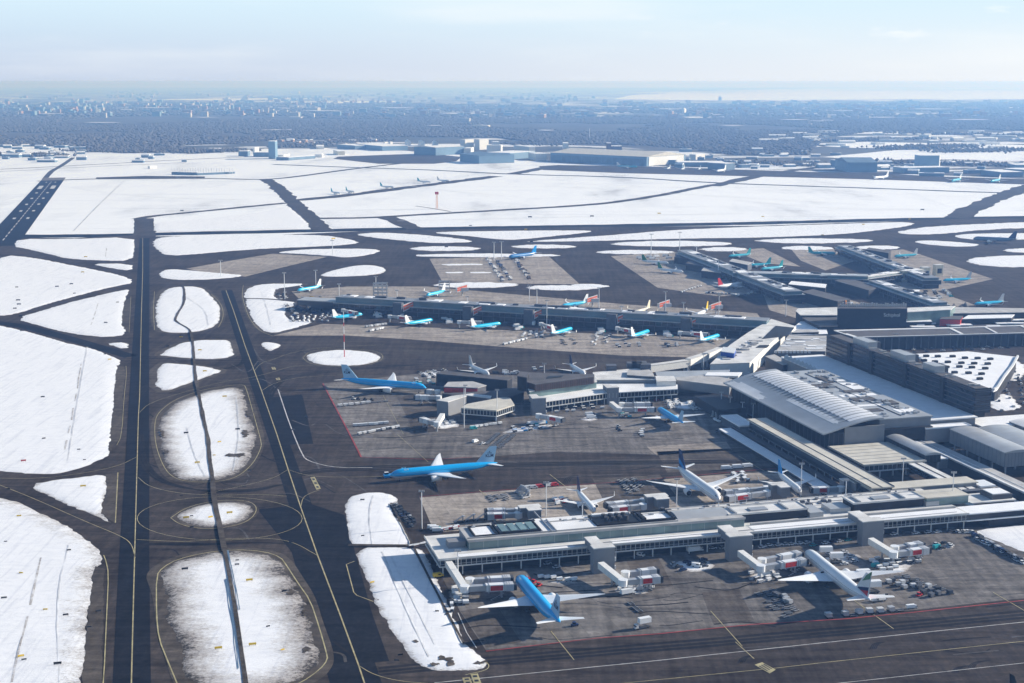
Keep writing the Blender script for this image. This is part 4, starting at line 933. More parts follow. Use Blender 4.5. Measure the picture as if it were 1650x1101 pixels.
    blk(r, 'wall', 347, 358, 170, 182, .05, 15, 'wall_grey', 'roof_white'); blk(r, 'wall', 358.5, 392, 152, 160, .05, 15.5, 'wall_grey', 'roof_snow')
    MB().gb(362, 380, 151.7, 152, 1.5, 5.5).build('window', 'glass', r)
    # roof landscape between the foreground pier and the right edge
    r = EMP('low_building', 'cluster of pale flat roofs and plant at the landward end of the foreground pier', 'building', 300, 20)
    MB().gb(263, 330, 49, 60, 6, 9.8).build('wall', 'wall_grey', r); MB().gb(262, 331, 48.6, 61, 9.8, 10.4).build('roof', 'roof_beige', r)
    MB().gb(293.8, 335, 19, 34, .05, 7.6).build('wall', 'wall_dark', r); MB().gb(293.6, 336, 18.8, 35, 7.6, 8.3).build('roof', 'roof_light', r)
    MB().gb(322, 335, 21, 33, 8.3, 11).build('plant_room', 'roof_dark', r); MB().gb(323, 334, 22, 32, 11, 11.4).build('snow_cap', 'roof_snow', r)
    r = EMP('service_block', 'dark ribbed equipment house beside the long grey roofed road bridge', 'building', 335, 45)
    blk(r, 'wall', 330, 342, 42, 60, .05, 7, 'wall_mid', 'roof_grey'); MB().gb(331, 341, 46, 58, 7.5, 8.5).build('roof_plant', 'paint_white', r)
terminal_side()
def pxprism(mb, pts, zt, z0, k=None):
    return mb.prism([(G(x, y, zt).x, G(x, y, zt).y) for x, y in pts], z0, zt, k)
def pxb(root, part, pts, zt, z0, wall, roof, rt=.5, snow_=None):
    P = [(G(x, y, zt).x, G(x, y, zt).y) for x, y in pts]; c = Vector((sum(p[0] for p in P)/len(P), sum(p[1] for p in P)/len(P)))
    Pi = [tuple(Vector(p)+(c-Vector(p)).normalized()*.4) for p in P]
    MB().prism(Pi, z0, zt-rt).build(part, wall, root)
    return MB().prism(P, zt-rt, zt).build('roof', roof, root)
def pxfac(root, part, a, b, zt, z0, step, m='frame', proud=.25, w=.3):
    A = G(*a, zt); B = G(*b, zt); A.z = B.z = 0; d = (B-A).normalized(); n = Vector((d.y, -d.x, 0)); L = (B-A).length; k = max(1, int(L/step)); f = MB()
    if n.y > 0: n = -n
    for i in range(k+1):
        p = A+d*(L*i/k)+n*.0; f.ob(p, p+n*proud, w, z0, zt-.6)
    return f.build(part, m, root)
def pxthing(name, label, cat, x, y, z=0, group=None): return thing(name, label, cat, tuple(G(x, y, 0)), 0, group)

def middle_pier():
    r = pxthing('lounge_building', 'angled glazed lounge with pale roof on pillars at the tip of the middle pier', 'building', 800, 680)
    P = [(743, 657), (800, 661.5), (829, 652), (822, 641), (808, 640.5), (752, 651)]
    Q = [tuple(G(x, y, 9.2).xy) for x, y in P]
    MB().prism(Q, 8.2, 9.2).build('roof', 'roof_beige', r)
    c = Vector((sum(p[0] for p in Q)/6, sum(p[1] for p in Q)/6)); Qi = [tuple(Vector(p)+(c-Vector(p)).normalized()*.5) for p in Q]
    MB().prism(Qi, 4.9, 8.2).build('glass_wall', 'glass', r); MB().prism(Q, 4.3, 4.9).build('floor_slab', 'trim_white', r)
    Qi = [tuple(Vector(p)+(c-Vector(p)).normalized()*4) for p in Q]; MB().prism(Qi, .05, 4.3).build('ground_floor', 'wall_dark', r)
    pxfac(r, 'window_frame', P[0], P[1], 9.2, 4.9, 2.4); pxfac(r, 'window_frame', P[1], P[2], 9.2, 4.9, 2.4)
    MB().ob(G(*P[1], 9.2)+Vector((-.6, .6, 0)), G(*P[1], 9.2)+Vector((.2, .6, 0)), .8, 0, 4.3).build('corner_pillar', 'trim_white', r)
    r = pxthing('service_block', 'blank grey block with jagged white side at the left tip of the middle pier', 'building', 713, 665)
    pxb(r, 'wall', [(703, 645), (722, 647.5), (752, 638), (745, 636), (728, 638)], 11, .05, 'wall_grey', 'roof_light')
    r = pxthing('low_building', 'long low building with a red fascia sign on the middle pier', 'building', 745, 632)
    pxb(r, 'wall', [(715, 623), (770, 625), (784, 621), (762, 614.5), (722, 615.5)], 10, .05, 'wall_mid', 'roof_grey')
    a = G(715.5, 624, 9.4); b = G(769, 626, 9.4); MB().ob(Vector((a.x, a.y-1.2, 0)), Vector((b.x, b.y-1.2, 0)), .3, 5.6, 9.2).build('fascia_sign', 'red_ad', r)
    r = pxthing('pier_wing', 'thin dark roofed wing at the back of the middle pier under the white jet', 'building', 760, 605)
    pxb(r, 'wall', [(702, 602), (818, 613), (826, 609), (716, 597)], 10, .05, 'wall_dark', 'roof_dark')
    pxb(r, 'wall', [(712, 634), (800, 645), (845, 632), (842, 622), (790, 630)], 7.5, .05, 'wall_dark', 'roof_dark')
    pxb(r, 'wall', [(745, 636), (790, 642), (792, 638), (760, 634)], 8.6, .05, 'wall_mid', 'roof_light')
    r = pxthing('office_block', 'dark brown pier head building with sunken roof court', 'building', 895, 625)
    P = [(834, 613), (858, 624), (957, 608), (958, 603.5), (870, 601), (851, 600.5)]
    P = [(834, 611), (862, 619.5), (958, 607), (957.5, 603), (900, 602), (851, 600)]
    pxb(r, 'wall', P, 19, 13.5, 'wall_brown', 'roof_dark'); pxfac(r, 'window_frame', P[1], P[2], 19, 13.5, 1.6, 'wall_mid', .12, .2)
    pxb(r, 'plant_room', [(833, 606), (849, 608.5), (853, 600), (838, 598.5)], 23, 12, 'wall_dark', 'roof_dark')
    pxprism(MB(), [(880, 610), (905, 607.5), (908, 605), (884, 606)], 19.3, 19.02).build('court', 'black', r)
    r = pxthing('pier_wing', 'right arm of the middle pier with pale green glass upper wall and white ledge', 'building', 920, 645)
    P = [(853, 634.5), (960, 620.5), (959, 612), (850, 622)]
    P = [(853, 634), (962, 620), (960, 612), (846, 622)]
    P = [(853, 631), (962, 615), (960, 606), (846, 618)]
    pxb(r, 'upper_glass', P, 14, 8.8, 'glass_teal', 'roof_light')
    s0, t0 = loc(880, 646, 9.2); s1, t1 = loc(976, 634, 9.2)
    P2 = [(880, 646.5), (976, 633), (1092, 626.5), (1092, 619), (962, 617), (853, 633)]
    Q = [tuple(G(x, y, 9.2).xy) for x, y in P2]; MB().prism(Q, 8.4, 9.0).build('ledge', 'roof_white', r)
    c = lambda d: [(G(x, y+d, 9.2).x, G(x, y+d, 9.2).y+0) for x, y in P2]
    Qi = [(p[0], p[1]+.8) for p in Q]; MB().prism(Qi, 4.9, 8.4).build('glass_wall', 'glass', r); MB().prism([(p[0], p[1]+.1) for p in Q], 4.3, 4.9).build('floor_slab', 'trim_white', r)
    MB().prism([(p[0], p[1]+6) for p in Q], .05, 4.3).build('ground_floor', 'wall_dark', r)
    pxfac(r, 'window_frame', P2[0], P2[1], 9.2, 4.9, 2.8); pxfac(r, 'window_frame', P2[1], P2[2], 9.2, 4.9, 2.8)
    p = MB()
    for x in range(890, 1092, 12):
        y = 646.5-(x-880)*.14 if x < 976 else 633-(x-976)*.056
        q = G(x, y, 9.2); p.box(q.x-.25, q.x+.25, q.y+.3, q.y+.8, 0, 4.3)
    p.build('pillars', 'trim_white', r)
    # roofs further right
    r = pxthing('pier_wing', 'flat grey roofed link between the middle pier and the ribbed hall', 'building', 1080, 625)
    pxb(r, 'wall', [(958, 612), (1057, 611.5), (1048, 597), (1040, 592), (955, 600)], 12, .05, 'wall_grey', 'roof_light')
    pxb(r, 'wall', [(1010, 604), (1055, 607), (1050, 597), (1012, 596)], 14, 12, 'wall_mid', 'roof_grey')
    pxb(r, 'wall', [(1058, 615), (1090, 614), (1086, 606), (1056, 606)], 13, 5, 'wall_white', 'roof_light')
    pxb(r, 'wall', [(1060, 611), (1172, 611), (1176, 596), (1056, 599)], 11, .05, 'wall_grey', 'metal_roof')
    pxb(r, 'wall', [(1090, 612), (1176, 623), (1180, 611), (1140, 604), (1090, 608)], 12, 5, 'wall_grey', 'roof_grey')
    pxb(r, 'wall', [(1136, 605), (1190, 606), (1196, 600), (1140, 600)], 12.6, 11, 'wall_white', 'roof_snow')
    MB().gb(262, 284, 270, 318, .05, 7).build('wall', 'wall_dark', r)  # dark block, its colour standing in for the shadow beside the hall
    # blocky window units
    u = MB()
    for x, y in ((985, 596), (1018, 592), (1026, 592), (1034, 591), (1040, 594)):
        q = G(x, y, 12); u.box(q.x-4, q.x+4, q.y-4, q.y+4, 11, 16)
    u.build('plant_room', 'wall_mid', r)
    # white glazed link walls
    for i, (a, b, zt, h) in enumerate((((1046, 588), (1106, 580), 12, 6), ((1109, 578), (1135, 570), 12, 6), ((1137, 569), (1160, 560), 12.5, 6))):
        r = pxthing('covered_walkway', ['long white walled link bridge left of the two shorter ones', 'middle white walled link bridge', 'white walled link bridge nearest the blue sign box'][i], 'walkway', *a)
        A, B = G(*a, zt), G(*b, zt); A.z = B.z = 0; MB().ob(A, B, 5, zt-h, zt-.4).build('wall', 'wall_white', r); MB().ob(A, B, 5.6, zt-.4, zt).build('roof', 'roof_light', r)
        MB().ob(A+Vector((1, 1, 0)), A+Vector((2, 1, 0)), 2, 0, zt-h).ob(B+Vector((-2, 1, 0)), B+Vector((-1, 1, 0)), 2, 0, zt-h).build('pillars', 'steel', r)
    r = pxthing('sign_box', 'bright blue box on the corner of the white shed roof', 'sign box', 1172, 575)
    pxb(r, 'panel', [(1161, 566), (1183, 569), (1186, 561), (1165, 559)], 17, 11, 'blue_ad', 'trim_white')
    r = pxthing('warehouse', 'long white clad shed with pale roof clutter between the piers', 'building', 1180, 595)
    P = [(1144, 587), (1208, 584.5), (1247, 548), (1283, 526), (1243, 514), (1205, 536), (1176, 556)]
    pxb(r, 'wall', P, 12.5, .05, 'wall_white', 'roof_light')
    q = MB()
    for i in range(26):
        x = 1165+random.random()*60; y = 580-(x-1165)*.55+random.uniform(-6, 4); g = G(x, y, 12.5); w = random.uniform(1, 4); q.box(g.x-w, g.x+w, g.y-w*.6, g.y+w*.6, 12.5, 12.5+random.uniform(.5, 1.5))
    q.build('roof_plant', 'roof_grey', r)
    pxprism(MB(), [(1218, 560), (1236, 560), (1240, 556), (1224, 556)], 12.9, 12.52).build('roof_opening', 'wall_dark', r)
    pxprism(MB(), [(1228, 546), (1270, 541), (1280, 528), (1250, 525)], 12.9, 12.52).build('roof_opening', 'wall_dark', r)
    r = pxthing('low_building', 'dark grey flat roofs between the white shed and the ribbed hall', 'building', 1250, 590)
    pxb(r, 'wall', [(1233, 574), (1262, 588), (1276, 586), (1248, 571)], 15, .05, 'wall_dark', 'roof_grey')
    pxb(r, 'wall', [(1250, 566), (1330, 566), (1334, 541), (1270, 541)], 12, .05, 'wall_mid', 'roof_grey')
    q = MB()
    for i in range(16):
        x, y = random.uniform(1265, 1328), random.uniform(545, 563); g = G(x, y, 12); w = random.uniform(2, 6); q.box(g.x-w*1.6, g.x+w*1.6, g.y-w*.5, g.y+w*.5, 12, 12.4)
    q.build('snow_patch', 'roof_snow', r)
    q = MB()
    for i in range(10):
        g = G(1250+i*6, 569-i*.0, 12); q.box(g.x-1, g.x+1, g.y-1, g.y+1, 12, 14)
    q.build('roof_plant', 'trim_white', r)
    pxb(r, 'wall', [(1262, 541), (1334, 538), (1328, 518), (1290, 518)], 10, .05, 'wall_dark', 'roof_snow')
    pxb(r, 'wall', [(1276, 536), (1320, 535), (1316, 531), (1284, 531)], 12, 10, 'wall_dark', 'roof_grey')
    # dark buildings up to the sign
    r = pxthing('low_building', 'pale roofed dark building to the left of the tall sign building', 'building', 1320, 520)
    pxb(r, 'wall', [(1282, 501), (1290, 508), (1349, 508), (1349, 495), (1286, 497)], 15, .05, 'wall_dark', 'roof_light')
    pxb(r, 'wall', [(1292, 512), (1320, 526), (1350, 526), (1349, 508)], 13, .05, 'wall_dark', 'roof_dark')
    r = pxthing('terminal_building', 'tall dark fronted terminal building bearing the airport name in pale letters', 'building', 1400, 515)
    P = [(1349, 497), (1462, 497.5), (1458, 491), (1351, 490.5)]
    pxb(r, 'wall', P, 28, .05, 'wall_dark', 'roof_dark')
    cu = bpy.data.curves.new('airport_name', 'FONT'); cu.body = 'Schiphol'; cu.size = 4.6; cu.extrude = .15; cu.align_x = 'CENTER'
    to = bpy.data.objects.new('tmp', cu); COL.objects.link(to); bpy.context.view_layer.update()
    me = bpy.data.meshes.new_from_object(to.evaluated_get(bpy.context.evaluated_depsgraph_get())); bpy.data.objects.remove(to)
    me.materials.clear(); me.materials.append(M['trim_white'])
    o = bpy.data.objects.new('airport_name', me); COL.objects.link(o); a = G(1349, 497, 28); b = G(1462, 497.5, 28); d = (b-a).normalized(); q = a+(b-a)*.78
    o.parent = r; o.location = Vector((q.x, q.y-1.2, 20.5))-r.location; o.rotation_euler = (math.pi/2, 0, math.atan2(d.y, d.x))
    q = MB()
    for i in range(30): g = G(1355+i*3.6, 494, 28); q.box(g.x-.6, g.x+.6, g.y-1, g.y+1, 28, 30+random.random()*2)
    q.build('roof_plant', 'container_metal', r)
    r = pxthing('low_building', 'long low roofs with snow right of the sign building', 'building', 1500, 510)
    pxb(r, 'wall', [(1462, 503), (1532, 499), (1540, 493), (1462, 496)], 22, .05, 'glass_teal', 'roof_light')
    pxb(r, 'wall', [(1532, 505), (1660, 503), (1660, 497), (1540, 495)], 16, .05, 'wall_dark', 'roof_grey')
    pxb(r, 'wall', [(1550, 514), (1630, 512), (1636, 506), (1560, 508)], 14, .05, 'wall_dark', 'roof_snow')
    r = pxthing('low_building', 'red walled block among the dark roofs on the right', 'building', 1530, 518)
    pxb(r, 'wall', [(1514, 514), (1548, 515), (1552, 509), (1520, 509)], 15, 3, 'red_ad', 'roof_dark')
    r = pxthing('low_building', 'dark low buildings with two white snowy roof strips in front of the sign building', 'building', 1400, 530)
    pxb(r, 'wall', [(1358, 521), (1424, 520), (1418, 515.5), (1362, 517)], 12, .05, 'wall_dark', 'roof_snow'); pxb(r, 'wall', [(1446, 519), (1502, 518), (1498, 514), (1450, 515)], 13, .05, 'wall_dark', 'roof_snow')
    pxb(r, 'wall', [(1320, 528), (1440, 528), (1440, 520), (1330, 520)], 9, .05, 'wall_dark', 'roof_dark'); pxb(r, 'wall', [(1440, 528), (1660, 526), (1660, 517), (1440, 520)], 8, .05, 'wall_dark', 'roof_dark')
    q = MB()
    for i in range(34):
        x, y = random.uniform(1380, 1650), random.uniform(516, 528); g = G(x, y, 9); w = random.uniform(1.5, 7); q.box(g.x-w*2, g.x+w*2, g.y-w*.6, g.y+w*.6, 9, 9.5+random.random())
    q.build('snow_patch', 'roof_snow', r)
middle_pier()

def pier_line(label, a, b, zt, depth, z0s, wall='far_glass', roof='roof_dark', roofsnow=None, towers=(), ad='orange_ad', front=1):
    """a straight pier seen from its side: a,b = survey points of the front top edge"""
    A, B = G(*a, zt), G(*b, zt); A.z = B.z = 0; d = (B-A).normalized(); n = Vector((-d.y, d.x, 0)); L = (B-A).length
    r = thing('passenger_pier', label, 'pier', tuple(A), 0)
    def bx(x0, x1, y0, y1, z0, z1, mb=None):
        mb = mb or MB(); c = [(x0, y0), (x1, y0), (x1, y1), (x0, y1)]
        return mb.quad8([A+d*x+n*y+Vector((0, 0, z0)) for x, y in c]+[A+d*x+n*y+Vector((0, 0, z1)) for x, y in c])
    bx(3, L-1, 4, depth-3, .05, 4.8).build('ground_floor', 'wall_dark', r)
    bx(0, L, 0, depth, 4.8, 5.4).build('floor_slab', 'wall_mid', r)
    bx(.4, L-.4, .5, depth-.5, 5.4, 9.6).build('glass_wall', 'glass', r)
    m = bx(0, L, -.8, depth, 9.6, 10.2); m.build('ledge', 'metal_roof', r)
    bx(1, L-1, 3.5, depth-3.5, 10.2, zt-.6).build('upper_glass', 'glass_teal_dark', r)
    bx(.5, L-.5, 3, depth-3, zt-.6, zt).build('roof', roof, r)
    f = MB()
    k = int(L/6)
    for i in range(k+1): bx(L*i/k-.2, L*i/k+.2, .2, .5, 5.4, 9.6, f)
    for i in range(int(L/12)+1): bx(i*12-.3, i*12+.3, 1, 1.6, 0, 4.8, f)
    f.build('window_frame', 'wall_mid', r)
    q = MB()
    for i in range(int(L/18)):
        x = random.uniform(5, L-20); w = random.uniform(5, 16); bx(x, x+w, random.uniform(4, depth*.5), random.uniform(depth*.55, depth-4), zt, zt+random.uniform(.3, .6), q)
    q.build('snow_patch', 'roof_snow', r)
    q = MB()
    for i in range(int(L/22)):
        x = random.uniform(5, L-20); bx(x, x+random.uniform(4, 14), depth*.5, depth*.5+4, zt, zt+random.uniform(1, 2.5), q)
    q.build('roof_plant', 'wall_mid', r)
    return r, A, d, n, L
mat('glass_teal_dark', (.09, .16, .19), .3, 0, var=.3, scale=.06, spec=.6)
def slanted_ad(q, w, L, z0, z1, z0b, z1b, r, ad):
    o = Vector((.3, .3, 0)); e = q+w*L
    def pan(f0, f1, t0, t1, off, m, part, par):
        A, B = q+w*L*f0, q+w*L*f1; Z = lambda f, t: (z0+(z0b-z0)*f)*(1-t)+(z1+(z1b-z1)*f)*t
        u = Vector((w.y, -w.x, 0))*off; k = Vector((w.y, -w.x, 0))*(off-.25)
        return MB().quad8([A+k+Vector((0, 0, Z(f0, t0))), B+k+Vector((0, 0, Z(f1, t0))), B+u+Vector((0, 0, Z(f1, t0))), A+u+Vector((0, 0, Z(f0, t0))), A+k+Vector((0, 0, Z(f0, t1))), B+k+Vector((0, 0, Z(f1, t1))), B+u+Vector((0, 0, Z(f1, t1))), A+u+Vector((0, 0, Z(f0, t1)))]).build(part, m, par)
    p = pan(0, 1, 0, 1, 0, 'trim_white', 'advert_frame', r); pan(.05, .97, .14, .5, .15, ad, 'advert_panel', p); pan(.05, .97, .58, .86, .15, ad, 'advert_panel', p)
def far_tower(P, d, n, w, h, label, ad='orange_ad', back=14, wall='wall_mid'):
    """slab tower in front of a far pier with its angled advertising panel"""
    r = thing('gate_tower', label, 'tower', tuple(P), 0, 'gate towers of the far piers')
    MB().ob(P, P+d*w, 6, 0, h).build('wall', wall, r); MB().ob(P+n*3+d*w*.5, P+n*back+d*w*.5, 4, h-5, h-.3).build('corridor', 'wall_mid', r)
    if ad: slanted_ad(P+d*(w+.4), d*.62+n*.78, 13, 5.5, h-2, h-5, h+1.2, r, ad)
    MB().ob(P+d*(w+1)-n*2, P+d*(w+2.5)-n*9, 2.6, 1, 4).build('stair', 'paint_white', r)
    return r
D_, A_, d_, n_, L_ = pier_line('long far pier with teal glass upper wall and a row of blue jets in front', (537, 479), (1236, 518), 16, 24, 0, roof='roof_blue')
MB().ob(A_-d_*44+n_*12, A_-d_*.6+n_*12, 20, 4.8, 10).build('end_lounge', 'glass', D_); MB().ob(A_-d_*44+n_*12, A_-d_*.6+n_*12, 21, 10, 10.8).build('end_roof', 'metal_roof', D_)
MB().ob(A_-d_*30+n_*12, A_-d_*.6+n_*12, 12, .05, 4.8).build('ground_floor', 'wall_dark', D_)
MB().ob(A_+d_*10+n_*29, A_+d_*(L_-60)+n_*29, 8, .05, 11).build('rear_wing', 'wall_dark', D_); MB().ob(A_+d_*10+n_*29, A_+d_*(L_-60)+n_*29, 9, 11, 11.6).build('rear_roof', 'roof_light', D_)
for i, x in enumerate((643, 755, 853, 986, 1105)):
    y = 479+(x-537)*.0558+12
    P = G(x-7, y+10, 2); P.z = 0
    far_tower(P-n_*2, d_, n_, 10, 15, ['leftmost of the five slab towers with orange adverts on the long far pier', 'second from left of the five orange advert towers', 'middle of the five orange advert towers', 'fourth from left of the five orange advert towers', 'rightmost of the five orange advert towers on the long far pier'][i])
for i, (x, y) in enumerate(((944, 492), (1060, 500), (1143, 503), (735, 474))):
    P = G(x, y+3, 0); r = thing('advert_bridge', ['orange fronted boarding bridge behind the far pier beside the white finned blue jet', 'orange fronted boarding bridge behind the far pier beside the beige jet', 'orange fronted boarding bridge behind the far pier beside the yellow tailed jet', 'small red and white boarding bridge behind the far pier beside the blue jet in scaffolding'][i], 'boarding bridge', tuple(P))
    MB().ob(P, P+d_*12+n_*8, 4, 5, 9).build('tunnel', 'paint_grey', r); slanted_ad(P-n_*3+d_*2, d_*.62+n_*.78, 14, 4.5, 10.5, 6.5, 13, r, 'orange_ad'); MB().ob(P+d_*6+n_*3, P+d_*7+n_*3, 2, 0, 5).build('column', 'steel', r)
for i, (a, b) in enumerate((((553, 498), (574, 503)), ((628, 508), (660, 511)), ((740, 517), (776, 518)), ((872, 520), (895, 528)), ((995, 527), (1020, 532)), ((1096, 534), (1140, 537)))):
    jet_bridge(['boarding bridge at the leftmost blue jet of the far row', 'boarding bridge at the second blue jet of the far row', 'boarding bridge at the third blue jet of the far row', 'boarding bridge at the fourth blue jet of the far row', 'boarding bridge at the fifth blue jet of the far row', 'boarding bridge at the rightmost blue jet of the far row'][i], None, a, b, 7, 'red_ad')
F_, A2, d2, n2, L2 = pier_line('far pier running away diagonally with dark blue roof between green tailed and blue jets', (1088, 403), (1262, 470), 14, 26, 0, roof='roof_blue')
G_, A3, d3, n3, L3 = pier_line('diagonal far pier with dark roof near the right side', (1345, 395), (1486, 448), 13, 24, 0, roof='roof_blue')
H_, A4, d4, n4, L4 = pier_line('dark diagonal pier wing just behind the sign building', (1395, 452), (1500, 488), 13, 22, 0, roof='roof_blue')
K_, A5, d5, n5, L5 = pier_line('cross pier with pale snowy roof linking the two diagonal far piers', (1180, 440), (1400, 446), 14, 26, 0, roof='metal_roof')
J_, A6, d6, n6, L6 = pier_line('furthest short pier with pale roof ending on the right apron', (1400, 447), (1492, 434), 12, 20, 0, roof='roof_light')
for i, (x, y) in enumerate(((1178, 447), (1250, 452), (1320, 458), (1452, 450), (1484, 444), (1505, 440))):
    P = G(x, y+4, 0); r = thing('gate_tower', ['pale gate tower by the red tailed white jet', 'pale gate tower in the middle of the cross pier', 'dark slab gate tower on the right half of the cross pier', 'cream gate block on the right apron, left of three', 'cream gate block on the right apron, middle of three', 'cream gate block on the right apron, right of three'][i], 'tower', tuple(P), 0, 'gate towers of the far piers')
    MB().ob(P, P+EU*10, 8, 0, 13).build('wall', ['wall_white', 'wall_white', 'wall_mid', 'paint_cream', 'paint_cream', 'paint_cream'][i], r); MB().ob(P-EU*.3, P+EU*10.3, 8.6, 13, 13.6).build('roof', 'roof_light', r); MB().ob(P+EU*2+EV*-4.2, P+EU*8+EV*-4.2, .3, 3, 9).build('window', 'glass', r)
# clutter wings of the far piers
k = 0
for pts, zt, w, rf, lb in (([(1290, 470), (1350, 486), (1370, 482), (1310, 466)], 11, 'wall_dark', 'roof_dark', 'dark flat wing at the inner corner of the far piers'),
    ([(1345, 452), (1400, 468), (1420, 462), (1365, 448)], 10, 'wall_dark', 'roof_dark', 'dark roofed wing below the cross pier'),
    ([(1395, 402), (1432, 408), (1436, 404), (1400, 399)], 12, 'wall_dark', 'roof_dark', 'dark boxy building behind the blue jet of the right apron'),
    ([(1270, 458), (1330, 464), (1332, 458), (1275, 453)], 9, 'wall_dark', 'roof_snow', 'low building with snowy roof beneath the cross pier'),
    ([(1440, 470), (1480, 473), (1482, 467), (1446, 466)], 9, 'wall_mid', 'roof_snow', 'low white roof beside the dark diagonal wing'),
    ([(1480, 483), (1508, 486), (1512, 479), (1486, 477)], 11, 'teal_paint', 'roof_grey', 'teal sided block on the right apron'),
    ([(1130, 436), (1162, 440), (1164, 434), (1134, 431)], 9, 'wall_dark', 'roof_grey', 'low dark building among the green tailed jets'),
    ([(1105, 424), (1140, 430), (1146, 425), (1112, 420)], 9, 'wall_dark', 'roof_dark', 'low dark building beside the far diagonal pier'),
    ([(1086, 414), (1118, 418), (1124, 413), (1092, 410)], 9, 'wall_dark', 'roof_dark', 'low dark building at the tip of the far diagonal pier'),
    ([(1175, 421), (1205, 427), (1212, 423), (1180, 417)], 9, 'wall_mid', 'roof_grey', 'low pale building between the blue jets of the far apron')):
    r = pxthing('low_building', lb, 'building', *pts[0]); pxb(r, 'wall', pts, zt, .05, w, rf)
# blast fence arc
r = thing('blast_fence', 'curved row of tall pale posts far out on the snow', 'fence', tuple(G(330, 282)))
m = MB(); m2 = MB()
for i in range(24):
    x = 278+i*4.2; q = G(x, 280.5+.0*i, 0); m.box(q.x-.6, q.x+.6, q.y-.6, q.y+.6, 0, 16)
a, b = G(277, 281.5), G(378, 280); m2.ob(a, G(318, 282.5), 3, 0, 7); m2.ob(G(318, 282.5), b, 3, 0, 5)
m.build('posts', 'roof_white', r); m2.build('screen', 'far_blue', r)
# ------------------------------------------------------------------ aircraft
def livery(name, top, belly, stripe=None, split=.0, sh=.16):
    """fuselage paint split by height on the barrel (object space), with window row"""
    m, n, l, b = nodes(name)
    t = n.new('ShaderNodeTexCoord'); s = n.new('ShaderNodeSeparateXYZ'); l.new(t.outputs['Object'], s.inputs[0])
    at = n.new('ShaderNodeAttribute'); at.attribute_name = 'barrel'
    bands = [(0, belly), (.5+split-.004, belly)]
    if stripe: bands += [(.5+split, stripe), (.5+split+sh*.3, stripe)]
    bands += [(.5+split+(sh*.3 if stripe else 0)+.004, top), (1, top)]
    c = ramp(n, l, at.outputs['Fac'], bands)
    w = n.new('ShaderNodeMath'); w.operation = 'PINGPONG'; w.inputs[1].default_value = .28; l.new(s.outputs['X'], w.inputs[0])
    g = n.new('ShaderNodeMath'); g.operation = 'GREATER_THAN'; g.inputs[1].default_value = .14; l.new(w.outputs[0], g.inputs[0])
    h = n.new('ShaderNodeMath'); h.operation = 'COMPARE'; h.inputs[1].default_value = .63; h.inputs[2].default_value = .025; l.new(at.outputs['Fac'], h.inputs[0])
    q = n.new('ShaderNodeMath'); q.operation = 'MULTIPLY'; l.new(g.outputs[0], q.inputs[0]); l.new(h.outputs[0], q.inputs[1])
    c = mixc(n, l, q.outputs[0], c, (.02, .03, .05))
    l.new(c, b.inputs['Base Color']); b.inputs['Roughness'].default_value = .28; b.inputs['Coat Weight'].default_value = .3
    MATS[name] = m; return name
BLUE, LBLUE, WHITE = (.0, .40, .84), (.0, .50, .78), (.80, .81, .82)
livery('livery_blue', BLUE, (.72, .74, .76), (.01, .03, .12), -.24); livery('livery_sky', LBLUE, (.78, .79, .8), (.01, .03, .12), -.26)
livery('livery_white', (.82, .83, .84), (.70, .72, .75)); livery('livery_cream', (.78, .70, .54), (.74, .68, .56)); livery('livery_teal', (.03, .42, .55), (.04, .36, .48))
livery('livery_slate', (.10, .17, .27), (.09, .15, .24)); livery('livery_deep', (.01, .16, .42), (.03, .20, .42), None, -.2)
TYPES = {  # length, span, radius, axis height, fin top height, engine radius, engine length, engine y, sweep, wing root x
 'wide': (63.7, 60.9, 3.1, 5.3, 18.5, 1.9, 7.0, 9.6, .52), 'widelong': (73.9, 64.8, 3.1, 5.3, 18.5, 2.0, 7.2, 9.9, .52), 'dream': (62.8, 60.1, 2.95, 5.2, 17, 1.75, 6, 9.8, .55),
 'narrow': (39.5, 35.8, 1.95, 3.3, 12.5, 1.05, 4.2, 4.9, .45), 'regional': (36.2, 28.7, 1.5, 2.9, 10.6, .85, 3.4, 4.1, .42), 'far': (39.5, 35.8, 1.95, 3.3, 12.5, 1.05, 4.2, 4.9, .45)}
def wing_mesh(pts, zf, th, zside=0):
    """pts: (x_lead, x_trail, y) stations; zf(y) height"""
    m = MB(); rings = []
    for (xl, xt, y), t in zip(pts, th):
        z = zf(abs(y)); c = xl-xt
        rings.append([(xl, y, z), (xl-c*.12, y, z+t*.55), (xl-c*.4, y, z+t*.65), (xt, y, z+.02), (xl-c*.4, y, z-t*.35), (xl-c*.12, y, z-t*.4)])
    return m.loft(rings)
AIR_MESH = {}
def PX(p, z):
    v = z-HC; fx = p.y*math.cos(TH)-v*math.sin(TH); up = p.y*math.sin(TH)+v*math.cos(TH); return 825+FPX*p.x/fx, 550.5-FPX*up/fx
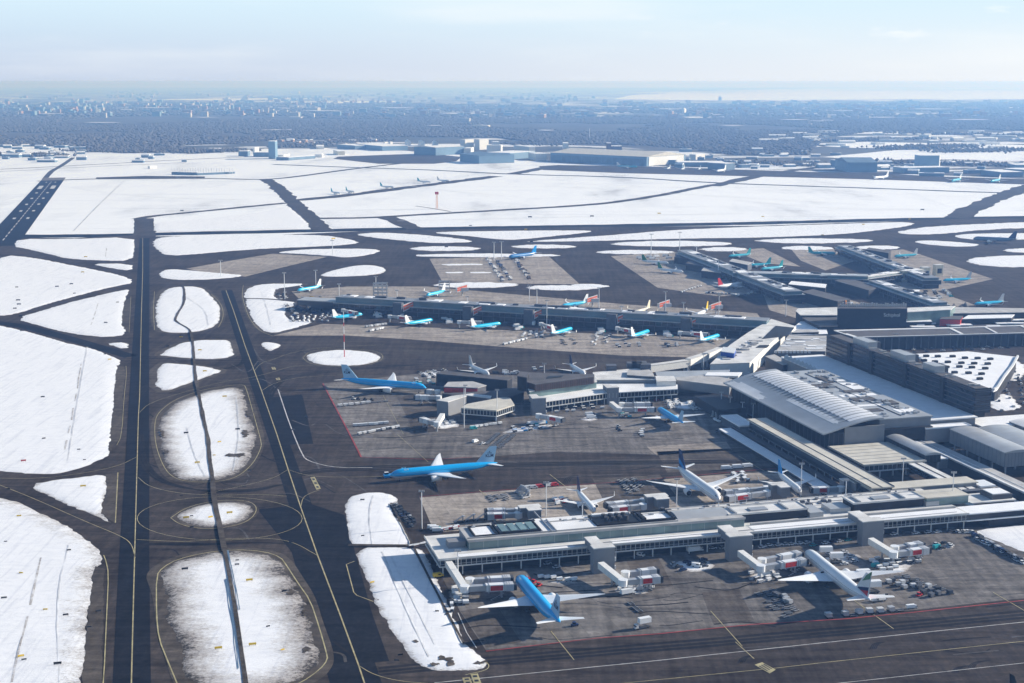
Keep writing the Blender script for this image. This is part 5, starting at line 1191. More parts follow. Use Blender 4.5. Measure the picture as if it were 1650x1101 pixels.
def aircraft(label, nose, tail, typ, body='livery_blue', fin='paint_white', eng='paint_white', wings='paint_white', scale=None, text=None, group=None, zn=None, winglet=None, stab=None, at='mid', cone=None, kind='airliner', finband=None):
    L, SP, Rr, AX, FT, ER, EL, EY, SW = TYPES[typ]
    a = G(*nose, AX); b = G(*tail, AX+Rr*.4); a.z = b.z = 0; d = (a-b); meas = d.length; d.normalize()
    k = scale or 1.0; mid = (a+b)/2; P = mid+d*L*k/2
    if abs(meas/(L*k)-1) > .05 and at == 'mid':      # heading that puts nose and tail where the survey has them, at the type's true length
        best = None
        for i in range(720):
            t = 2*math.pi*i/720; e = Vector((math.cos(t), math.sin(t), 0))
            if e.dot(d) < .1: continue
            q = PX(a-e*L*k, AX+Rr*.4); c = (q[0]-tail[0])**2+.12*(q[1]-tail[1])**2
            if best is None or c < best[0]: best = (c, e)
        d = best[1]; P = a
    if at == 'nose': P = a
    if at == 'tail': P = b+d*L*k
    root = thing('aircraft', label, kind, tuple(P), math.atan2(d.y, d.x), group); root.scale = (k, k, k)
    def put(name, m, mats, parent=root, smooth=True, key=None):
        key = (typ, name, key, str(mats))
        if key in AIR_MESH: me = AIR_MESH[key]
        else: me = m().mesh(name, mats, (0, 0, 0), smooth); AIR_MESH[key] = me
        o = bpy.data.objects.new(name, me); COL.objects.link(o); o.parent = parent; return o
    def fus():
        st = [(0, .02, -.28), (.006, .20, -.25), (.018, .42, -.2), (.035, .64, -.13), (.058, .83, -.06), (.085, .95, -.02), (.12, 1, 0), (.3, 1, 0), (.5, 1, 0), (.66, 1, 0), (.74, .96, .04), (.82, .80, .16), (.89, .58, .3), (.95, .34, .42), (.985, .17, .48), (1, .05, .5)]
        n = 20; rings = []
        for f_, r_, dz in st: rings.append([(-f_*L, math.cos(t)*r_*Rr, AX+dz*Rr+math.sin(t)*r_*Rr*(1.03)) for t in [2*math.pi*i/n for i in range(n)]])
        return MB().loft(rings)
    fo = put('fuselage', fus, body, key=body)
    if 'barrel' not in fo.data.attributes:
        fo.data.attributes.new('barrel', 'FLOAT', 'POINT'); n = 20
        fo.data.attributes['barrel'].data.foreach_set('value', [.5+.5*math.sin(2*math.pi*(i % n)/n) for i in range(len(fo.data.vertices))])
    cw = lambda: MB().loft([[(-L*.0195-.1, s_*.36*Rr, AX+Rr*.10) if False else (-L*.022, y*Rr*.42, AX+Rr*(.16)) for y in (-1, -.33, .33, 1)]+[(-L*.036, y*Rr*.44, AX+Rr*.50) for y in (1, .33, -.33, -1)] for s_ in (0,)]*1, cap=False) if False else \
        MB().add([(-L*.0215, y*Rr*.44, AX+Rr*.13) for y in (-1, -.4, .4, 1)]+[(-L*.0355, y*Rr*.52, AX+Rr*.44) for y in (-1, -.4, .4, 1)], [(0, 1, 5, 4), (1, 2, 6, 5), (2, 3, 7, 6)])
    put('cockpit_window', cw, 'black', fo, False)
    xr = -L*.335; cr_ = L*.205; hs = SP/2; tipc = cr_*.14
    for s_ in (-1, 1):
        def wm(s_=s_):
            zz = AX-Rr*.55
            kx = xr-(hs*.33-Rr*.5)*SW*1.05
            pts = [(xr+1.2*Rr*.3, xr-cr_, s_*Rr*.5), (kx, xr-cr_*.98, s_*hs*.33), (xr-(hs-Rr*.5)*SW*.93, xr-(hs-Rr*.5)*SW*.93-tipc*1.3, s_*hs*.9), (xr-(hs-Rr*.5)*SW*1.1, xr-(hs-Rr*.5)*SW*1.1-tipc*.35, s_*hs)]
            return wing_mesh(pts, lambda y: zz+(y-Rr*.5)*.105+max(0, y/hs-.5)**2*hs*.10, [Rr*.42, Rr*.26, Rr*.09, .04])
        wo_ = put('wing', wm, wings, root, False, s_)
        if typ in ('narrow', 'regional', 'far'):
            def wl_(s_=s_):
                zt = AX-Rr*.55+(hs-Rr*.5)*.105+.25*hs*.10; x = xr-(hs-Rr*.5)*SW*1.1
                return MB().add([(x+.2, s_*hs, zt-.05), (x-1.3, s_*hs, zt-.05), (x-2.2, s_*(hs+.45), zt+2.3), (x-1.6, s_*(hs+.45), zt+2.3), (x+.2, s_*(hs-.1), zt+.05), (x-1.3, s_*(hs-.1), zt+.05), (x-2.2, s_*(hs+.35), zt+2.3), (x-1.6, s_*(hs+.35), zt+2.3)], [(0, 1, 2, 3), (7, 6, 5, 4), (0, 4, 5, 1), (1, 5, 6, 2), (2, 6, 7, 3), (3, 7, 4, 0)])
            put('winglet', wl_, winglet or wings, wo_, False, s_)
        def em(s_=s_):
            ex = xr-(EY-Rr*.5)*SW*1.0+ER*1.9; ez = AX-Rr*.55-ER*.75+(EY-Rr*.5)*.06
            ez = max(ez, ER+.45); n = 16; rg = []
            for f_, r_ in ((0, .88), (.03, .97), (.15, 1.05), (.45, 1.0), (.75, .78), (1, .5)): rg.append([(ex-f_*EL, s_*EY+math.cos(t)*r_*ER, ez+math.sin(t)*r_*ER) for t in [2*math.pi*i/n for i in range(n)]])
            return MB().loft(rg)
        eo = put('engine', em, eng, root, True, s_)
        def im(s_=s_):
            ex = xr-(EY-Rr*.5)*SW*1.0+ER*1.9; ez = AX-Rr*.55-ER*.75+(EY-Rr*.5)*.06; ez = max(ez, ER+.45)
            return MB().tube((ex+.04, s_*EY, ez), (ex-.2, s_*EY, ez), .8*ER, n=16)
        put('intake', im, 'black', eo, False, s_)
        put('pylon', lambda s_=s_: MB().box(xr-(EY)*SW-cr_*.1, xr-(EY)*SW+ER*1.2, s_*EY-.2, s_*EY+.2, AX-Rr*.8, AX-Rr*.35), eng, eo, False, s_)
        def sm(s_=s_):
            h2 = SP*.18; x0 = -L*.885
            return wing_mesh([(x0, x0-L*.085, s_*Rr*.15), (x0-h2*.62, x0-h2*.62-L*.03, s_*h2)], lambda y: AX+Rr*.45+y*.1, [Rr*.14, .06])
        put('tailplane', sm, stab or wings, root, False, s_)
        put('main_gear', lambda s_=s_: MB().tube((-L*.50, s_*Rr*1.6, 0.5), (-L*.50, s_*Rr*1.5, AX-Rr*.7), .22, n=6).tube((-L*.50+.9, s_*Rr*1.6-.6, .55), (-L*.50+.9, s_*Rr*1.6+.6, .55), .55, n=10).tube((-L*.50-.9, s_*Rr*1.6-.6, .55), (-L*.50-.9, s_*Rr*1.6+.6, .55), .55, n=10), 'tyre', root, False, s_)
    put('nose_gear', lambda: MB().tube((-L*.09, 0, .4), (-L*.09, 0, AX-Rr*.7), .15, n=6).tube((-L*.09, -.45, .42), (-L*.09, .45, .42), .42, n=10), 'tyre', root, False)
    zb = AX+Rr*.8
    fx0, fx1, tx0, tx1 = -L*.80, -L*.965, -L*.925, -L*.995
    def fm():
        w = .28
        q = [(fx0-L*.02, 0, zb-.2), (fx0+L*.045, 0, zb+.05)]
        pr = [(fx0+L*.05, zb-.3), (fx0, zb+.5), (tx0, FT), (tx1, FT), (fx1, zb-.4)]
        v = [(x, -w, z) for x, z in pr]+[(x, w, z) for x, z in pr]
        v[2] = (pr[2][0], -.08, pr[2][1]); v[3] = (pr[3][0], -.08, pr[3][1]); v[7] = (pr[2][0], .08, pr[2][1]); v[8] = (pr[3][0], .08, pr[3][1])
        return MB().add(v, [(4, 3, 2, 1, 0), (5, 6, 7, 8, 9)]+[(i, (i+1) % 5, 5+(i+1) % 5, 5+i) for i in range(5)])
    fi = put('tail_fin', fm, fin, root, False, fin if isinstance(fin, str) else 'x')
    if finband:
        for j, (c, z0, z1) in enumerate(finband):
            def bm(z0=z0, z1=z1):
                f0 = lambda z: (fx0+(tx0-fx0)*(z-zb-.5)/(FT-zb-.5)); f1 = lambda z: (fx1+(tx1-fx1)*(z-zb+.4)/(FT-zb+.4)); e = (FT-zb)
                A0, A1 = zb+.5+e*z0, zb+.5+e*z1; dz = e*.16; m = MB()
                for sg in (-1, 1):
                    y = .30; v = [(f0(A0), sg*y, A0-dz), (f1(A0), sg*y, A0+dz), (f1(A1), sg*(y-.12*z1), A1+dz), (f0(A1), sg*(y-.12*z1), A1-dz)]
                    m.add(v, [(0, 1, 2, 3)])
                return m
            put('fin_stripe', bm, c, fi, False, (label, j))
    if text:
        for sg in (-1, 1):
            cu = bpy.data.curves.new('mark', 'FONT'); cu.body = text[0]; cu.size = Rr*.95; cu.extrude = .02; cu.align_x = 'CENTER'; cu.offset = .04
            to = bpy.data.objects.new('tmp', cu); COL.objects.link(to); bpy.context.view_layer.update()
            me = bpy.data.meshes.new_from_object(to.evaluated_get(bpy.context.evaluated_depsgraph_get())); bpy.data.objects.remove(to)
            me.materials.clear(); me.materials.append(M[text[1]])
            o = bpy.data.objects.new('tail_lettering', me); COL.objects.link(o); o.parent = fi
            o.location = (-L*.925, -sg*.34, zb+(FT-zb)*.34); o.rotation_euler = (math.pi/2, 0, 0 if sg > 0 else math.pi)
            m = MB()                                    # small emblem of dots and a cross above the letters
            for i in range(4): m.box(-.62+i*.36, -.38+i*.36, -.02, .02, 1.15*Rr*.8, 1.15*Rr*.8+.26)
            m.box(-.7, .7, -.02, .02, Rr*.8*1.0, Rr*.8*1.0+.14); m.box(-.08, .08, -.02, .02, Rr*.8*1.32, Rr*.8*1.65); m.box(-.2, .2, -.02, .02, Rr*.8*1.45, Rr*.8*1.5)
            c = bpy.data.objects.new('tail_emblem', m.mesh('tail_emblem', text[1])); COL.objects.link(c); c.parent = fi; c.location = o.location; c.scale = (Rr*.7, 1, 1)
            if sg > 0 or True:
                cu = bpy.data.curves.new('mark', 'FONT'); cu.body = text[0]; cu.size = Rr*.5; cu.extrude = .02; cu.offset = .03
                to = bpy.data.objects.new('tmp', cu); COL.objects.link(to); bpy.context.view_layer.update()
                me = bpy.data.meshes.new_from_object(to.evaluated_get(bpy.context.evaluated_depsgraph_get())); bpy.data.objects.remove(to)
                me.materials.clear(); me.materials.append(M['paint_white'])
                o = bpy.data.objects.new('nose_lettering', me); COL.objects.link(o); o.parent = fo; an = R(48)
                o.location = ((-L*.155 if sg > 0 else -L*.125), -sg*(Rr*1.012)*math.cos(an), AX+Rr*1.03*math.sin(an)); o.rotation_euler = (an if sg > 0 else math.pi-an-math.pi*0, 0, 0)
                o.rotation_euler = (math.pi/2-an+R(40)-R(0), 0, 0 if sg > 0 else math.pi)
    return root
K = ('KLM', 'paint_navy')
aircraft('near bright blue wide body jet parked nose in by the snow bank, seen from behind', (835, 930), (903, 1010), 'wide', text=K, fin='fin_pale_blue')
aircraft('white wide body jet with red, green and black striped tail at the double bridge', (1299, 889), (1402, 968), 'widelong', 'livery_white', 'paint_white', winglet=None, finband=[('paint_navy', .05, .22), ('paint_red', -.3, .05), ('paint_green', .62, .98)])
aircraft('bright blue wide body jet being pushed along the taxiway, nose to the left', (623, 764), (806, 745), 'widelong', text=K, scale=.93, at='keep', fin='fin_pale_blue')
aircraft('bright blue wide body jet parked nose right at the left end of the middle pier', (687, 624), (549, 606), 'widelong', text=K, fin='fin_pale_blue')
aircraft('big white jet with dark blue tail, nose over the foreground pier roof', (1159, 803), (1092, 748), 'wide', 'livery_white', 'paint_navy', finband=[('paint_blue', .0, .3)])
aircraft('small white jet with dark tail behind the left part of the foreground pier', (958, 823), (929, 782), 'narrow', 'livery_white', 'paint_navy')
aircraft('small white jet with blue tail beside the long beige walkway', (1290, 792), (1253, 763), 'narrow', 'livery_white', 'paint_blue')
aircraft('bright blue jet parked at the long bridge in the middle bay', (1060, 656), (1102, 680), 'dream', scale=.80, fin='fin_pale_blue')
aircraft('white jet with upturned winglets behind the middle pier, under clear view of its blue-grey fin', (797, 607), (747, 584), 'narrow', 'livery_white', 'paint_grey', at='keep')
aircraft('white jet with a black tail behind the dark brown pier head', (945, 604), (915, 585), 'narrow', 'livery_white', 'paint_navy', at='keep')
ROW = [((584, 506), (535, 518)), ((697, 515), (652, 527)), ((807, 521), (758, 537)), ((922, 529), (888, 542)), ((1046, 533), (1016, 549)), ((1159, 540), (1127, 556))]
for i, (a, b) in enumerate(ROW):
    aircraft('sky blue jet in the far row, '+['first from the left', 'second from the left', 'third from the left', 'third from the right', 'second from the right', 'first from the right'][i], a, b, 'narrow', 'livery_sky', 'paint_white', group='sky blue jets in front of the long far pier')
aircraft('sky blue jet with tall white fin behind the left end of the far pier', (479, 468), (518, 456), 'narrow', 'livery_sky')
aircraft('sky blue jet in scaffolding behind the far pier', (687, 476), (718, 466), 'narrow', 'livery_sky')
aircraft('sky blue jet with tall white fin behind the middle of the far pier', (905, 493), (948, 479), 'narrow', 'livery_sky')
aircraft('beige jet with orange tinged fin behind the far pier', (1018, 505), (1048, 490), 'narrow', 'livery_cream', 'paint_cream', wings='paint_cream')
aircraft('white jet with yellow tail behind the far pier', (1122, 508), (1141, 497), 'narrow', 'livery_white', 'paint_yellow')
aircraft('white jet with dark green tail, the farther of two', (1078, 424), (1033, 420), 'narrow', 'livery_white', 'paint_green')
aircraft('white jet with dark green tail, the nearer of two', (1100, 438), (1060, 433), 'narrow', 'livery_white', 'paint_green')
aircraft('teal blue jet on the far apron, farthest of three in a staggered row', (1174, 413), (1210, 408), 'narrow', 'livery_teal', 'teal_paint')
aircraft('teal blue jet on the far apron, middle of three in a staggered row', (1200, 428), (1243, 422), 'narrow', 'livery_teal', 'teal_paint')
aircraft('teal blue jet on the far apron, nearest of three in a staggered row', (1226, 434), (1262, 430), 'narrow', 'livery_teal', 'teal_paint')
aircraft('white jet with a small red tail in front of the cross pier', (1201, 455), (1156, 464), 'wide', 'livery_white', 'paint_red', scale=.8)
aircraft('sky blue jet at the tip of the right diagonal pier', (1346, 408), (1302, 407), 'narrow', 'livery_teal', 'teal_paint')
aircraft('sky blue jet on the right apron by the dark boxy building', (1441, 413), (1479, 408), 'narrow', 'livery_teal', 'paint_grey')
aircraft('sky blue jet on the right apron beside the cream gate blocks', (1519, 452), (1566, 449), 'narrow', 'livery_sky', 'paint_grey')
aircraft('sky blue jet at the lower right corner of the far apron', (1570, 490), (1618, 485), 'narrow', 'livery_sky', 'paint_grey')
aircraft('slate blue wide body jet taxiing past the snow ovals at the far right', (1567, 384), (1640, 386), 'wide', 'livery_slate', 'paint_navy', wings='paint_grey')
aircraft('deep blue jet parked on the remote stand', (820, 413), (865, 410), 'wide', 'livery_deep', 'paint_blue', scale=.85)
for i, (a, b) in enumerate((((545, 311), (533, 309)), ((568, 309), (557, 307)), ((622, 301), (612, 300)), ((684, 293), (672, 292)), ((713, 291), (704, 290)))):
    aircraft('tiny pale jet waiting on the far taxiway, '+['leftmost of five', 'second from the left of five', 'middle of five', 'fourth from the left of five', 'rightmost of five'][i], a, b, 'far', 'livery_white', 'teal_paint' if i < 4 else 'paint_grey', group='jets queued on the far taxiway', at='tail')
aircraft('teal jet standing in front of the big hangar', (1027, 269), (993, 265), 'dream', 'livery_teal', 'paint_white')
for i, (a, b) in enumerate((((1070, 273), (1080, 270)), ((1094, 274), (1103, 271)), ((1120, 275), (1129, 271)), ((1153, 276), (1170, 273)))):
    aircraft('white jet parked right of the big hangar, '+['nearest the hangar', 'second from the hangar', 'third from the hangar', 'farthest from the hangar'][i], a, b, 'narrow' if i < 3 else 'wide', 'livery_white', 'paint_white', group='white jets parked right of the big hangar', at='tail')
aircraft('teal jet on the far right maintenance apron, left of two', (1535, 291), (1549, 288), 'wide', 'livery_teal', 'paint_white', at='tail'); aircraft('teal jet on the far right maintenance apron, right of two', (1598, 292), (1612, 289), 'wide', 'livery_teal', 'paint_white', at='tail')
aircraft('white jet in front of the angular far right hangar', (1416, 286), (1432, 284), 'wide', 'livery_white', 'paint_white', at='tail')
aircraft('white jet with orange tail below the cross pier', (1374, 488), (1362, 495), 'regional', 'livery_white', 'paint_orange')
aircraft('jet mostly below the picture, only its slanted black fin tip showing at the lower right', (1658, 1140), (1624, 1117), 'narrow', 'livery_white', 'black', at='tail')
r = thing('maintenance_scaffold', 'pale scaffold tower standing around the tail behind the far pier', 'scaffold', tuple(G(716, 470)))
m = MB(); o = G(716, 470)
for i in range(4):
    for z in (0, 4, 8, 12): m.box(o.x-6, o.x+6, o.y-5+i*3, o.y-4.6+i*3, z, z+.4)
    for x in (-6, 0, 6): m.box(o.x+x-.2, o.x+x+.2, o.y-5+i*3, o.y-4.6+i*3, 0, 13)
m.build('scaffold_frame', 'container_metal', r)
r = thing('maintenance_scaffold', 'grey lattice structure behind the left part of the far pier', 'scaffold', tuple(G(615, 478)))
m = MB(); o = G(615, 478)
for i in range(4):
    for z in (0, 4, 8, 12, 15): m.box(o.x-9, o.x+7, o.y-6+i*3.5, o.y-5.5+i*3.5, z, z+.5)
    for x in (-9, -4, 1, 6): m.box(o.x+x-.25, o.x+x+.25, o.y-6+i*3.5, o.y-5.5+i*3.5, 0, 16)
m.build('scaffold_frame', 'container_metal', r)

# ------------------------------------------------------------------ light masts
def mast(base, top, label, red=False, r0=.3):
    B = G(*base); s = (B.y)/FPX; h = max(10, min(48, (base[1]-top)*s*1.02*math.cos(TH)**-1*.98))
    root = thing('light_mast', label, 'light mast', tuple(B), 0, 'floodlight masts of the aprons')
    k = max(1, B.y/1100)
    m = MB()
    m.tube((0, 0, 0), (0, 0, h), r0*k, .22*k, 8)
    if red:
        for i in range(0, 6, 2): m.tube((0, 0, h*i/6), (0, 0, h*(i+1)/6), (r0*1.25-.03*i)*k, (r0*1.15-.03*i)*k, 8, k=1)
    m.build('pole', ['paint_white', 'paint_red'], root, org=(0, 0, 0)); 
    hd = MB().box(-1.6*k, 1.6*k, -.25*k, .25*k, h-.3, h+.1)
    hd.build('crossarm', 'steel', root, org=(0, 0, 0))
    lm = MB()
    for i in range(4): lm.box((-1.5+i*.85)*k, (-1.05+i*.85)*k, -.5*k, .4*k, h+.1, h+.7)
    lm.build('floodlight', 'container_metal', root, org=(0, 0, 0))
MS = [((555, 576), 500, 'red and white banded mast on the oval snow island', True), ((680, 852), 788, 'tall mast at the upper end of the big snow bank'), ((880, 832), 775, 'mast rising from the rear roof edge of the foreground pier, second from the left'), ((938, 872), 808, 'mast in front of the foreground pier left of the first gate tower'),
 ((1090, 816), 770, 'mast left of the big dark blue tailed jet'), ((1157, 848), 806, 'mast standing by the nose of the big dark blue tailed jet'), ((738, 941), 884, 'mast at the rotunda of the first near bridge'), ((1290, 800), 745, 'mast beside the small blue tailed jet'),
 ((1453, 797), 736, 'thick white mast beside the beige flat roof'), ((1361, 836), 770, 'mast rising in front of the dark roof block on the foreground pier'), ((1533, 830), 758, 'rightmost mast on the foreground pier'), ((1184, 826), 787, 'short mast on the pier roof right of the pier centre'),
 ((459, 482), 440, 'mast on the snow at the left end of the far pier'), ((509, 462), 436, 'thin mast behind the left blue jet of the far pier'), ((606, 473), 446, 'mast beside the grey lattice behind the far pier'), ((547, 494), 458, 'mast at the end lounge of the far pier'), ((640, 496), 468, 'mast above the first advert tower of the far pier'),
 ((753, 503), 478, 'mast above the second advert tower of the far pier'), ((796, 420), 391, 'mast left of the vehicle park on the remote stand'), ((808, 418), 390, 'mast right of the vehicle park on the remote stand'), ((853, 486), 460, 'left mast of a pair behind the far pier'), ((865, 492), 466, 'right mast of a pair behind the far pier'),
 ((881, 526), 484, 'mast before the middle advert tower of the far pier'), ((965, 502), 464, 'mast right of the white finned blue jet behind the far pier'), ((1001, 525), 494, 'mast by the fourth advert tower of the far pier'), ((1072, 512), 470, 'mast right of the beige jet'), ((1101, 520), 488, 'mast right of the beige jet on the far pier front'), ((1158, 512), 476, 'mast right of the yellow tailed jet'),
 ((1266, 510), 484, 'mast at the landward end of the far pier'), ((1049, 412), 378, 'thin mast near the tip of the diagonal far pier'), ((1095, 404), 375, 'thin mast at the very tip of the diagonal far pier'), ((1122, 422), 398, 'thin mast on the diagonal far pier'), ((1157, 448), 420, 'thin mast below the cross pier end'), ((1108, 612), 586, 'mast behind the grey link roofs'),
 ((1133, 606), 570, 'white mast between the white link bridges'), ((1162, 658), 632, 'first mast in the shaded yard left of the hall'), ((1176, 664), 640, 'second mast in the shaded yard left of the hall'), ((1196, 672), 648, 'third mast in the shaded yard left of the hall'), ((1213, 676), 650, 'fourth mast in the shaded yard left of the hall'),
 ((1364, 510), 488, 'mast left of the sign building'), ((1443, 560), 538, 'left mast on the road before the long dark roof'), ((1530, 560), 536, 'right mast on the road before the long dark roof'), ((748, 690), 622, 'mast at the corner of the pier head lounge'), ((801, 678), 627, 'white mast at the front corner of the pier head lounge'), ((750, 655), 620, 'mast before the red fascia sign'),
 ((944, 630), 604, 'mast on the pale green arm of the middle pier'), ((877, 608), 586, 'mast behind the dark brown pier head'), ((356, 446), 420, 'thin mast on the concrete beside the second taxiway'), ((536, 412), 388, 'thin mast on the long far snow island'), ((1202, 830), 802, 'short mast in the middle of the foreground pier roof'), ((950, 225), 205, 'thin radio mast in the far woods')]
for q in MS: mast(q[0], q[1], q[2], len(q) > 3)
r = thing('lattice_mast', 'red topped lattice mast alone in the far snow', 'mast', tuple(G(704, 337)))
m = MB()
for x, y in ((-1, -1), (1, -1), (1, 1), (-1, 1)): m.tube((x*1.6, y*1.6, 0), (x, y, 30), .35, n=5)
for z in range(3, 30, 4): m.box(-1.5, 1.5, -1.5, -1.2, z, z+.4); m.box(-1.5, 1.5, 1.2, 1.5, z+2, z+2.4)
m.build('lattice', 'paint_orange', r, org=(0, 0, 0)); MB().box(-3.5, 3.5, -1, 1, 28, 33).build('antenna_box', 'paint_red', r, org=(0, 0, 0))
# ------------------------------------------------------------------ ground vehicles
VM = {}
def vmesh(kind, col):
    key = (kind, col)
    if key in VM: return VM[key]
    m = MB(); mats = [col, 'glass', 'tyre', 'canvas_dark', 'paint_white', 'container_metal']
    def wheels(xs, y, r=.36):
        for x in xs:
            for s in (-1, 1): m.tube((x, s*y-.12, r), (x, s*y+.12, r), r, n=8, k=2)
    def cab(x0, x1, w, z0, z1, k=0, sl=.35):
        m.quad8([(x0, -w, z0), (x1, -w, z0), (x1, w, z0), (x0, w, z0), (x0, -w*.93, z1), (x1-sl, -w*.93, z1), (x1-sl, w*.93, z1), (x0, w*.93, z1)], k)
    if kind == 'car':
        m.box(-2.1, 2.1, -.88, .88, .35, .85, 0); m.quad8([(-1.7, -.82, .85), (1.0, -.82, .85), (1.0, .82, .85), (-1.7, .82, .85), (-1.3, -.7, 1.42), (.4, -.7, 1.42), (.4, .7, 1.42), (-1.3, .7, 1.42)], 1); m.box(-1.25, .38, -.68, .68, 1.42, 1.48, 0); wheels((-1.3, 1.35), .8)
    elif kind == 'van':
        m.box(-2.6, 2.6, -1, 1, .4, 1.15, 0); cab(-2.6, 1.9, .98, 1.15, 2.15, 0, .5); m.quad8([(1.42, -.85, 1.2), (2.0, -.85, 1.2), (2.0, .85, 1.2), (1.42, .85, 1.2), (1.42, -.8, 1.95), (1.55, -.8, 1.95), (1.55, .8, 1.95), (1.42, .8, 1.95)], 1); m.box(-.2, 1.2, -1.0, 1.0, 1.3, 1.85, 1); wheels((-1.7, 1.7), .9)
    elif kind == 'truck':
        m.box(-4.5, 4.3, -1.1, 1.1, .7, 1.0, 3); m.box(-4.6, 2.3, -1.25, 1.25, 1.0, 3.5, 4); cab(2.5, 4.4, 1.15, .8, 2.7, 0); m.box(3.6, 4.3, -1.17, 1.17, 1.7, 2.3, 1); wheels((-3.2, 3.3), 1.0, .5)
    elif kind == 'cart':      # covered baggage cart
        m.box(-1.5, 1.5, -.75, .75, .45, .6, 3); m.box(-1.4, 1.4, -.7, .7, .6, 1.75, 0); m.box(-1.5, 1.5, -.8, .8, 1.75, 1.85, 4); m.box(-2.3, -1.5, -.06, .06, .45, .55, 3); wheels((-1, 1), .65, .22)
    elif kind == 'dolly':     # open container dolly
        m.box(-1.7, 1.7, -1.2, 1.2, .42, .6, 3); m.box(-1.65, 1.65, -1.15, -1.0, .6, .75, 5); m.box(-1.65, 1.65, 1.0, 1.15, .6, .75, 5); m.box(-2.6, -1.7, -.08, .08, .4, .5, 3); wheels((-1.1, 1.1), 1.0, .25)
    elif kind == 'container':
        m.box(-1.7, 1.7, -1.2, 1.2, .42, .6, 3); m.quad8([(-1, -1.1, .6), (1, -1.1, .6), (1, 1.1, .6), (-1, 1.1, .6), (-1.5, -1.1, 1.1), (1, -1.1, 1.1), (1, 1.1, 1.1), (-1.5, 1.1, 1.1)], 0); m.box(-1.5, 1, -1.1, 1.1, 1.1, 2.2, 0); wheels((-1.1, 1.1), 1.0, .25)
    elif kind == 'tug':
        m.box(-1.6, 1.6, -.8, .8, .35, 1.0, 0); m.box(-.9, .3, -.7, .7, 1.0, 1.9, 1); m.box(-1.0, .4, -.75, .75, 1.9, 2.0, 0); wheels((-1.0, 1.0), .75, .4)
    elif kind == 'pushback':
        m.box(-4.2, 4.2, -1.9, 1.9, .45, 1.5, 0); m.box(1.6, 3.6, -1.6, -.1, 1.5, 2.6, 1); m.box(1.5, 3.7, -1.65, -.05, 2.6, 2.7, 4); wheels((-2.6, 2.6), 1.7, .75)
    elif kind == 'loader':
        m.box(-5, 5, -1.7, 1.7, .8, 1.2, 5); m.box(-1.5, 5, -1.6, 1.6, 3.2, 3.5, 5); m.box(-5, -2, -1.6, 1.6, 1.2, 2.3, 4)
        for x in (-1, 4.5):
            for s in (-1, 1): m.box(x, x+.3, s*1.5-.1, s*1.5+.1, 1.2, 3.2, 3)
        m.box(3.2, 4.8, -2.5, -1.7, 3.0, 5, 1); wheels((-3.8, 3.5), 1.5, .5)
    elif kind == 'cater':
        m.box(-3.5, 4.8, -1.2, 1.2, .6, .95, 3); m.box(-4.0, 2.4, -1.3, 1.3, 3.1, 5.7, 4); cab(3.0, 4.9, 1.15, .8, 2.8, 0); m.box(4.2, 4.8, -1.17, 1.17, 1.8, 2.4, 1)
        for sg in (-1, 1):
            m.quad8([(-3, sg*1-.1, 1), (-2.6, sg*1-.1, 1), (-2.6, sg*1+.1, 1), (-3, sg*1+.1, 1), (1.4, sg*1-.1, 3.1), (1.8, sg*1-.1, 3.1), (1.8, sg*1+.1, 3.1), (1.4, sg*1+.1, 3.1)], 3)
        wheels((-2.4, 3.4), 1.05, .5)
    elif kind == 'stairs':
        m.box(-3, 3, -1, 1, .5, 1, 0)
        for i in range(8): m.box(-2.8+i*.6, -2.2+i*.6, -.9, .9, 1+i*.35, 1.15+i*.35, 5)
        m.box(2, 3.2, -1, 1, 3.7, 3.9, 5); m.box(2.1, 2.3, -.9, .9, 1, 3.7, 5); wheels((-2, 2), .9, .4)
    elif kind == 'bin':
        m.box(-1, 1, -.7, .7, .1, 1.3, 0); m.box(-1.05, 1.05, -.75, .75, 1.3, 1.42, 3)
    elif kind == 'sign':
        m.box(-1.6, 1.6, -.15, .15, .4, 1.3, 0); m.box(-1.3, -1.1, -.1, .1, 0, .4, 3); m.box(1.1, 1.3, -.1, .1, 0, .4, 3)
    me = m.mesh(kind, mats); VM[key] = me; return me
NAMES = {'car': 'parked_car', 'van': 'parked_van', 'truck': 'box_truck', 'cart': 'baggage_cart', 'dolly': 'container_dolly', 'container': 'cargo_container', 'tug': 'baggage_tug', 'pushback': 'pushback_tug', 'loader': 'cargo_loader', 'cater': 'catering_truck', 'stairs': 'passenger_stairs', 'bin': 'equipment_bin', 'sign': 'taxiway_sign'}
CATS = {'car': 'car', 'van': 'van', 'truck': 'truck', 'cart': 'baggage cart', 'dolly': 'dolly', 'container': 'container', 'tug': 'tug', 'pushback': 'tug', 'loader': 'loader', 'cater': 'truck', 'stairs': 'stairs', 'bin': 'bin', 'sign': 'sign'}
def veh(kind, x, y, hd, col, label, group=None, z=0, sc=1.0):
    o = bpy.data.objects.new(NAMES[kind], vmesh(kind, col)); COL.objects.link(o); p = G(x, y)
    o.location = (p.x, p.y, z+.06); o.rotation_euler = (0, 0, EA+R(hd)); o.scale = (sc,)*3; o['label'] = label; o['category'] = CATS[kind]
    if group: o['group'] = group
    return o
ORD = ['first', 'second', 'third', 'fourth', 'fifth', 'sixth', 'seventh', 'eighth', 'ninth', 'tenth', 'eleventh', 'twelfth']
CW = {'paint_white': 'white', 'paint_grey': 'pale grey', 'canvas_dark': 'black', 'container_metal': 'silver', 'wall_mid': 'dark grey', 'paint_navy': 'navy', 'teal_paint': 'teal', 'paint_red': 'red', 'paint_yellow': 'yellow', 'paint_cream': 'cream', 'paint_blue': 'blue', 'wall_brown': 'brown'}
KW = {'car': 'car', 'van': 'van', 'truck': 'truck', 'cart': 'cart', 'dolly': 'dolly', 'container': 'container', 'tug': 'tug', 'stairs': 'steps', 'loader': 'loader', 'cater': 'truck'}
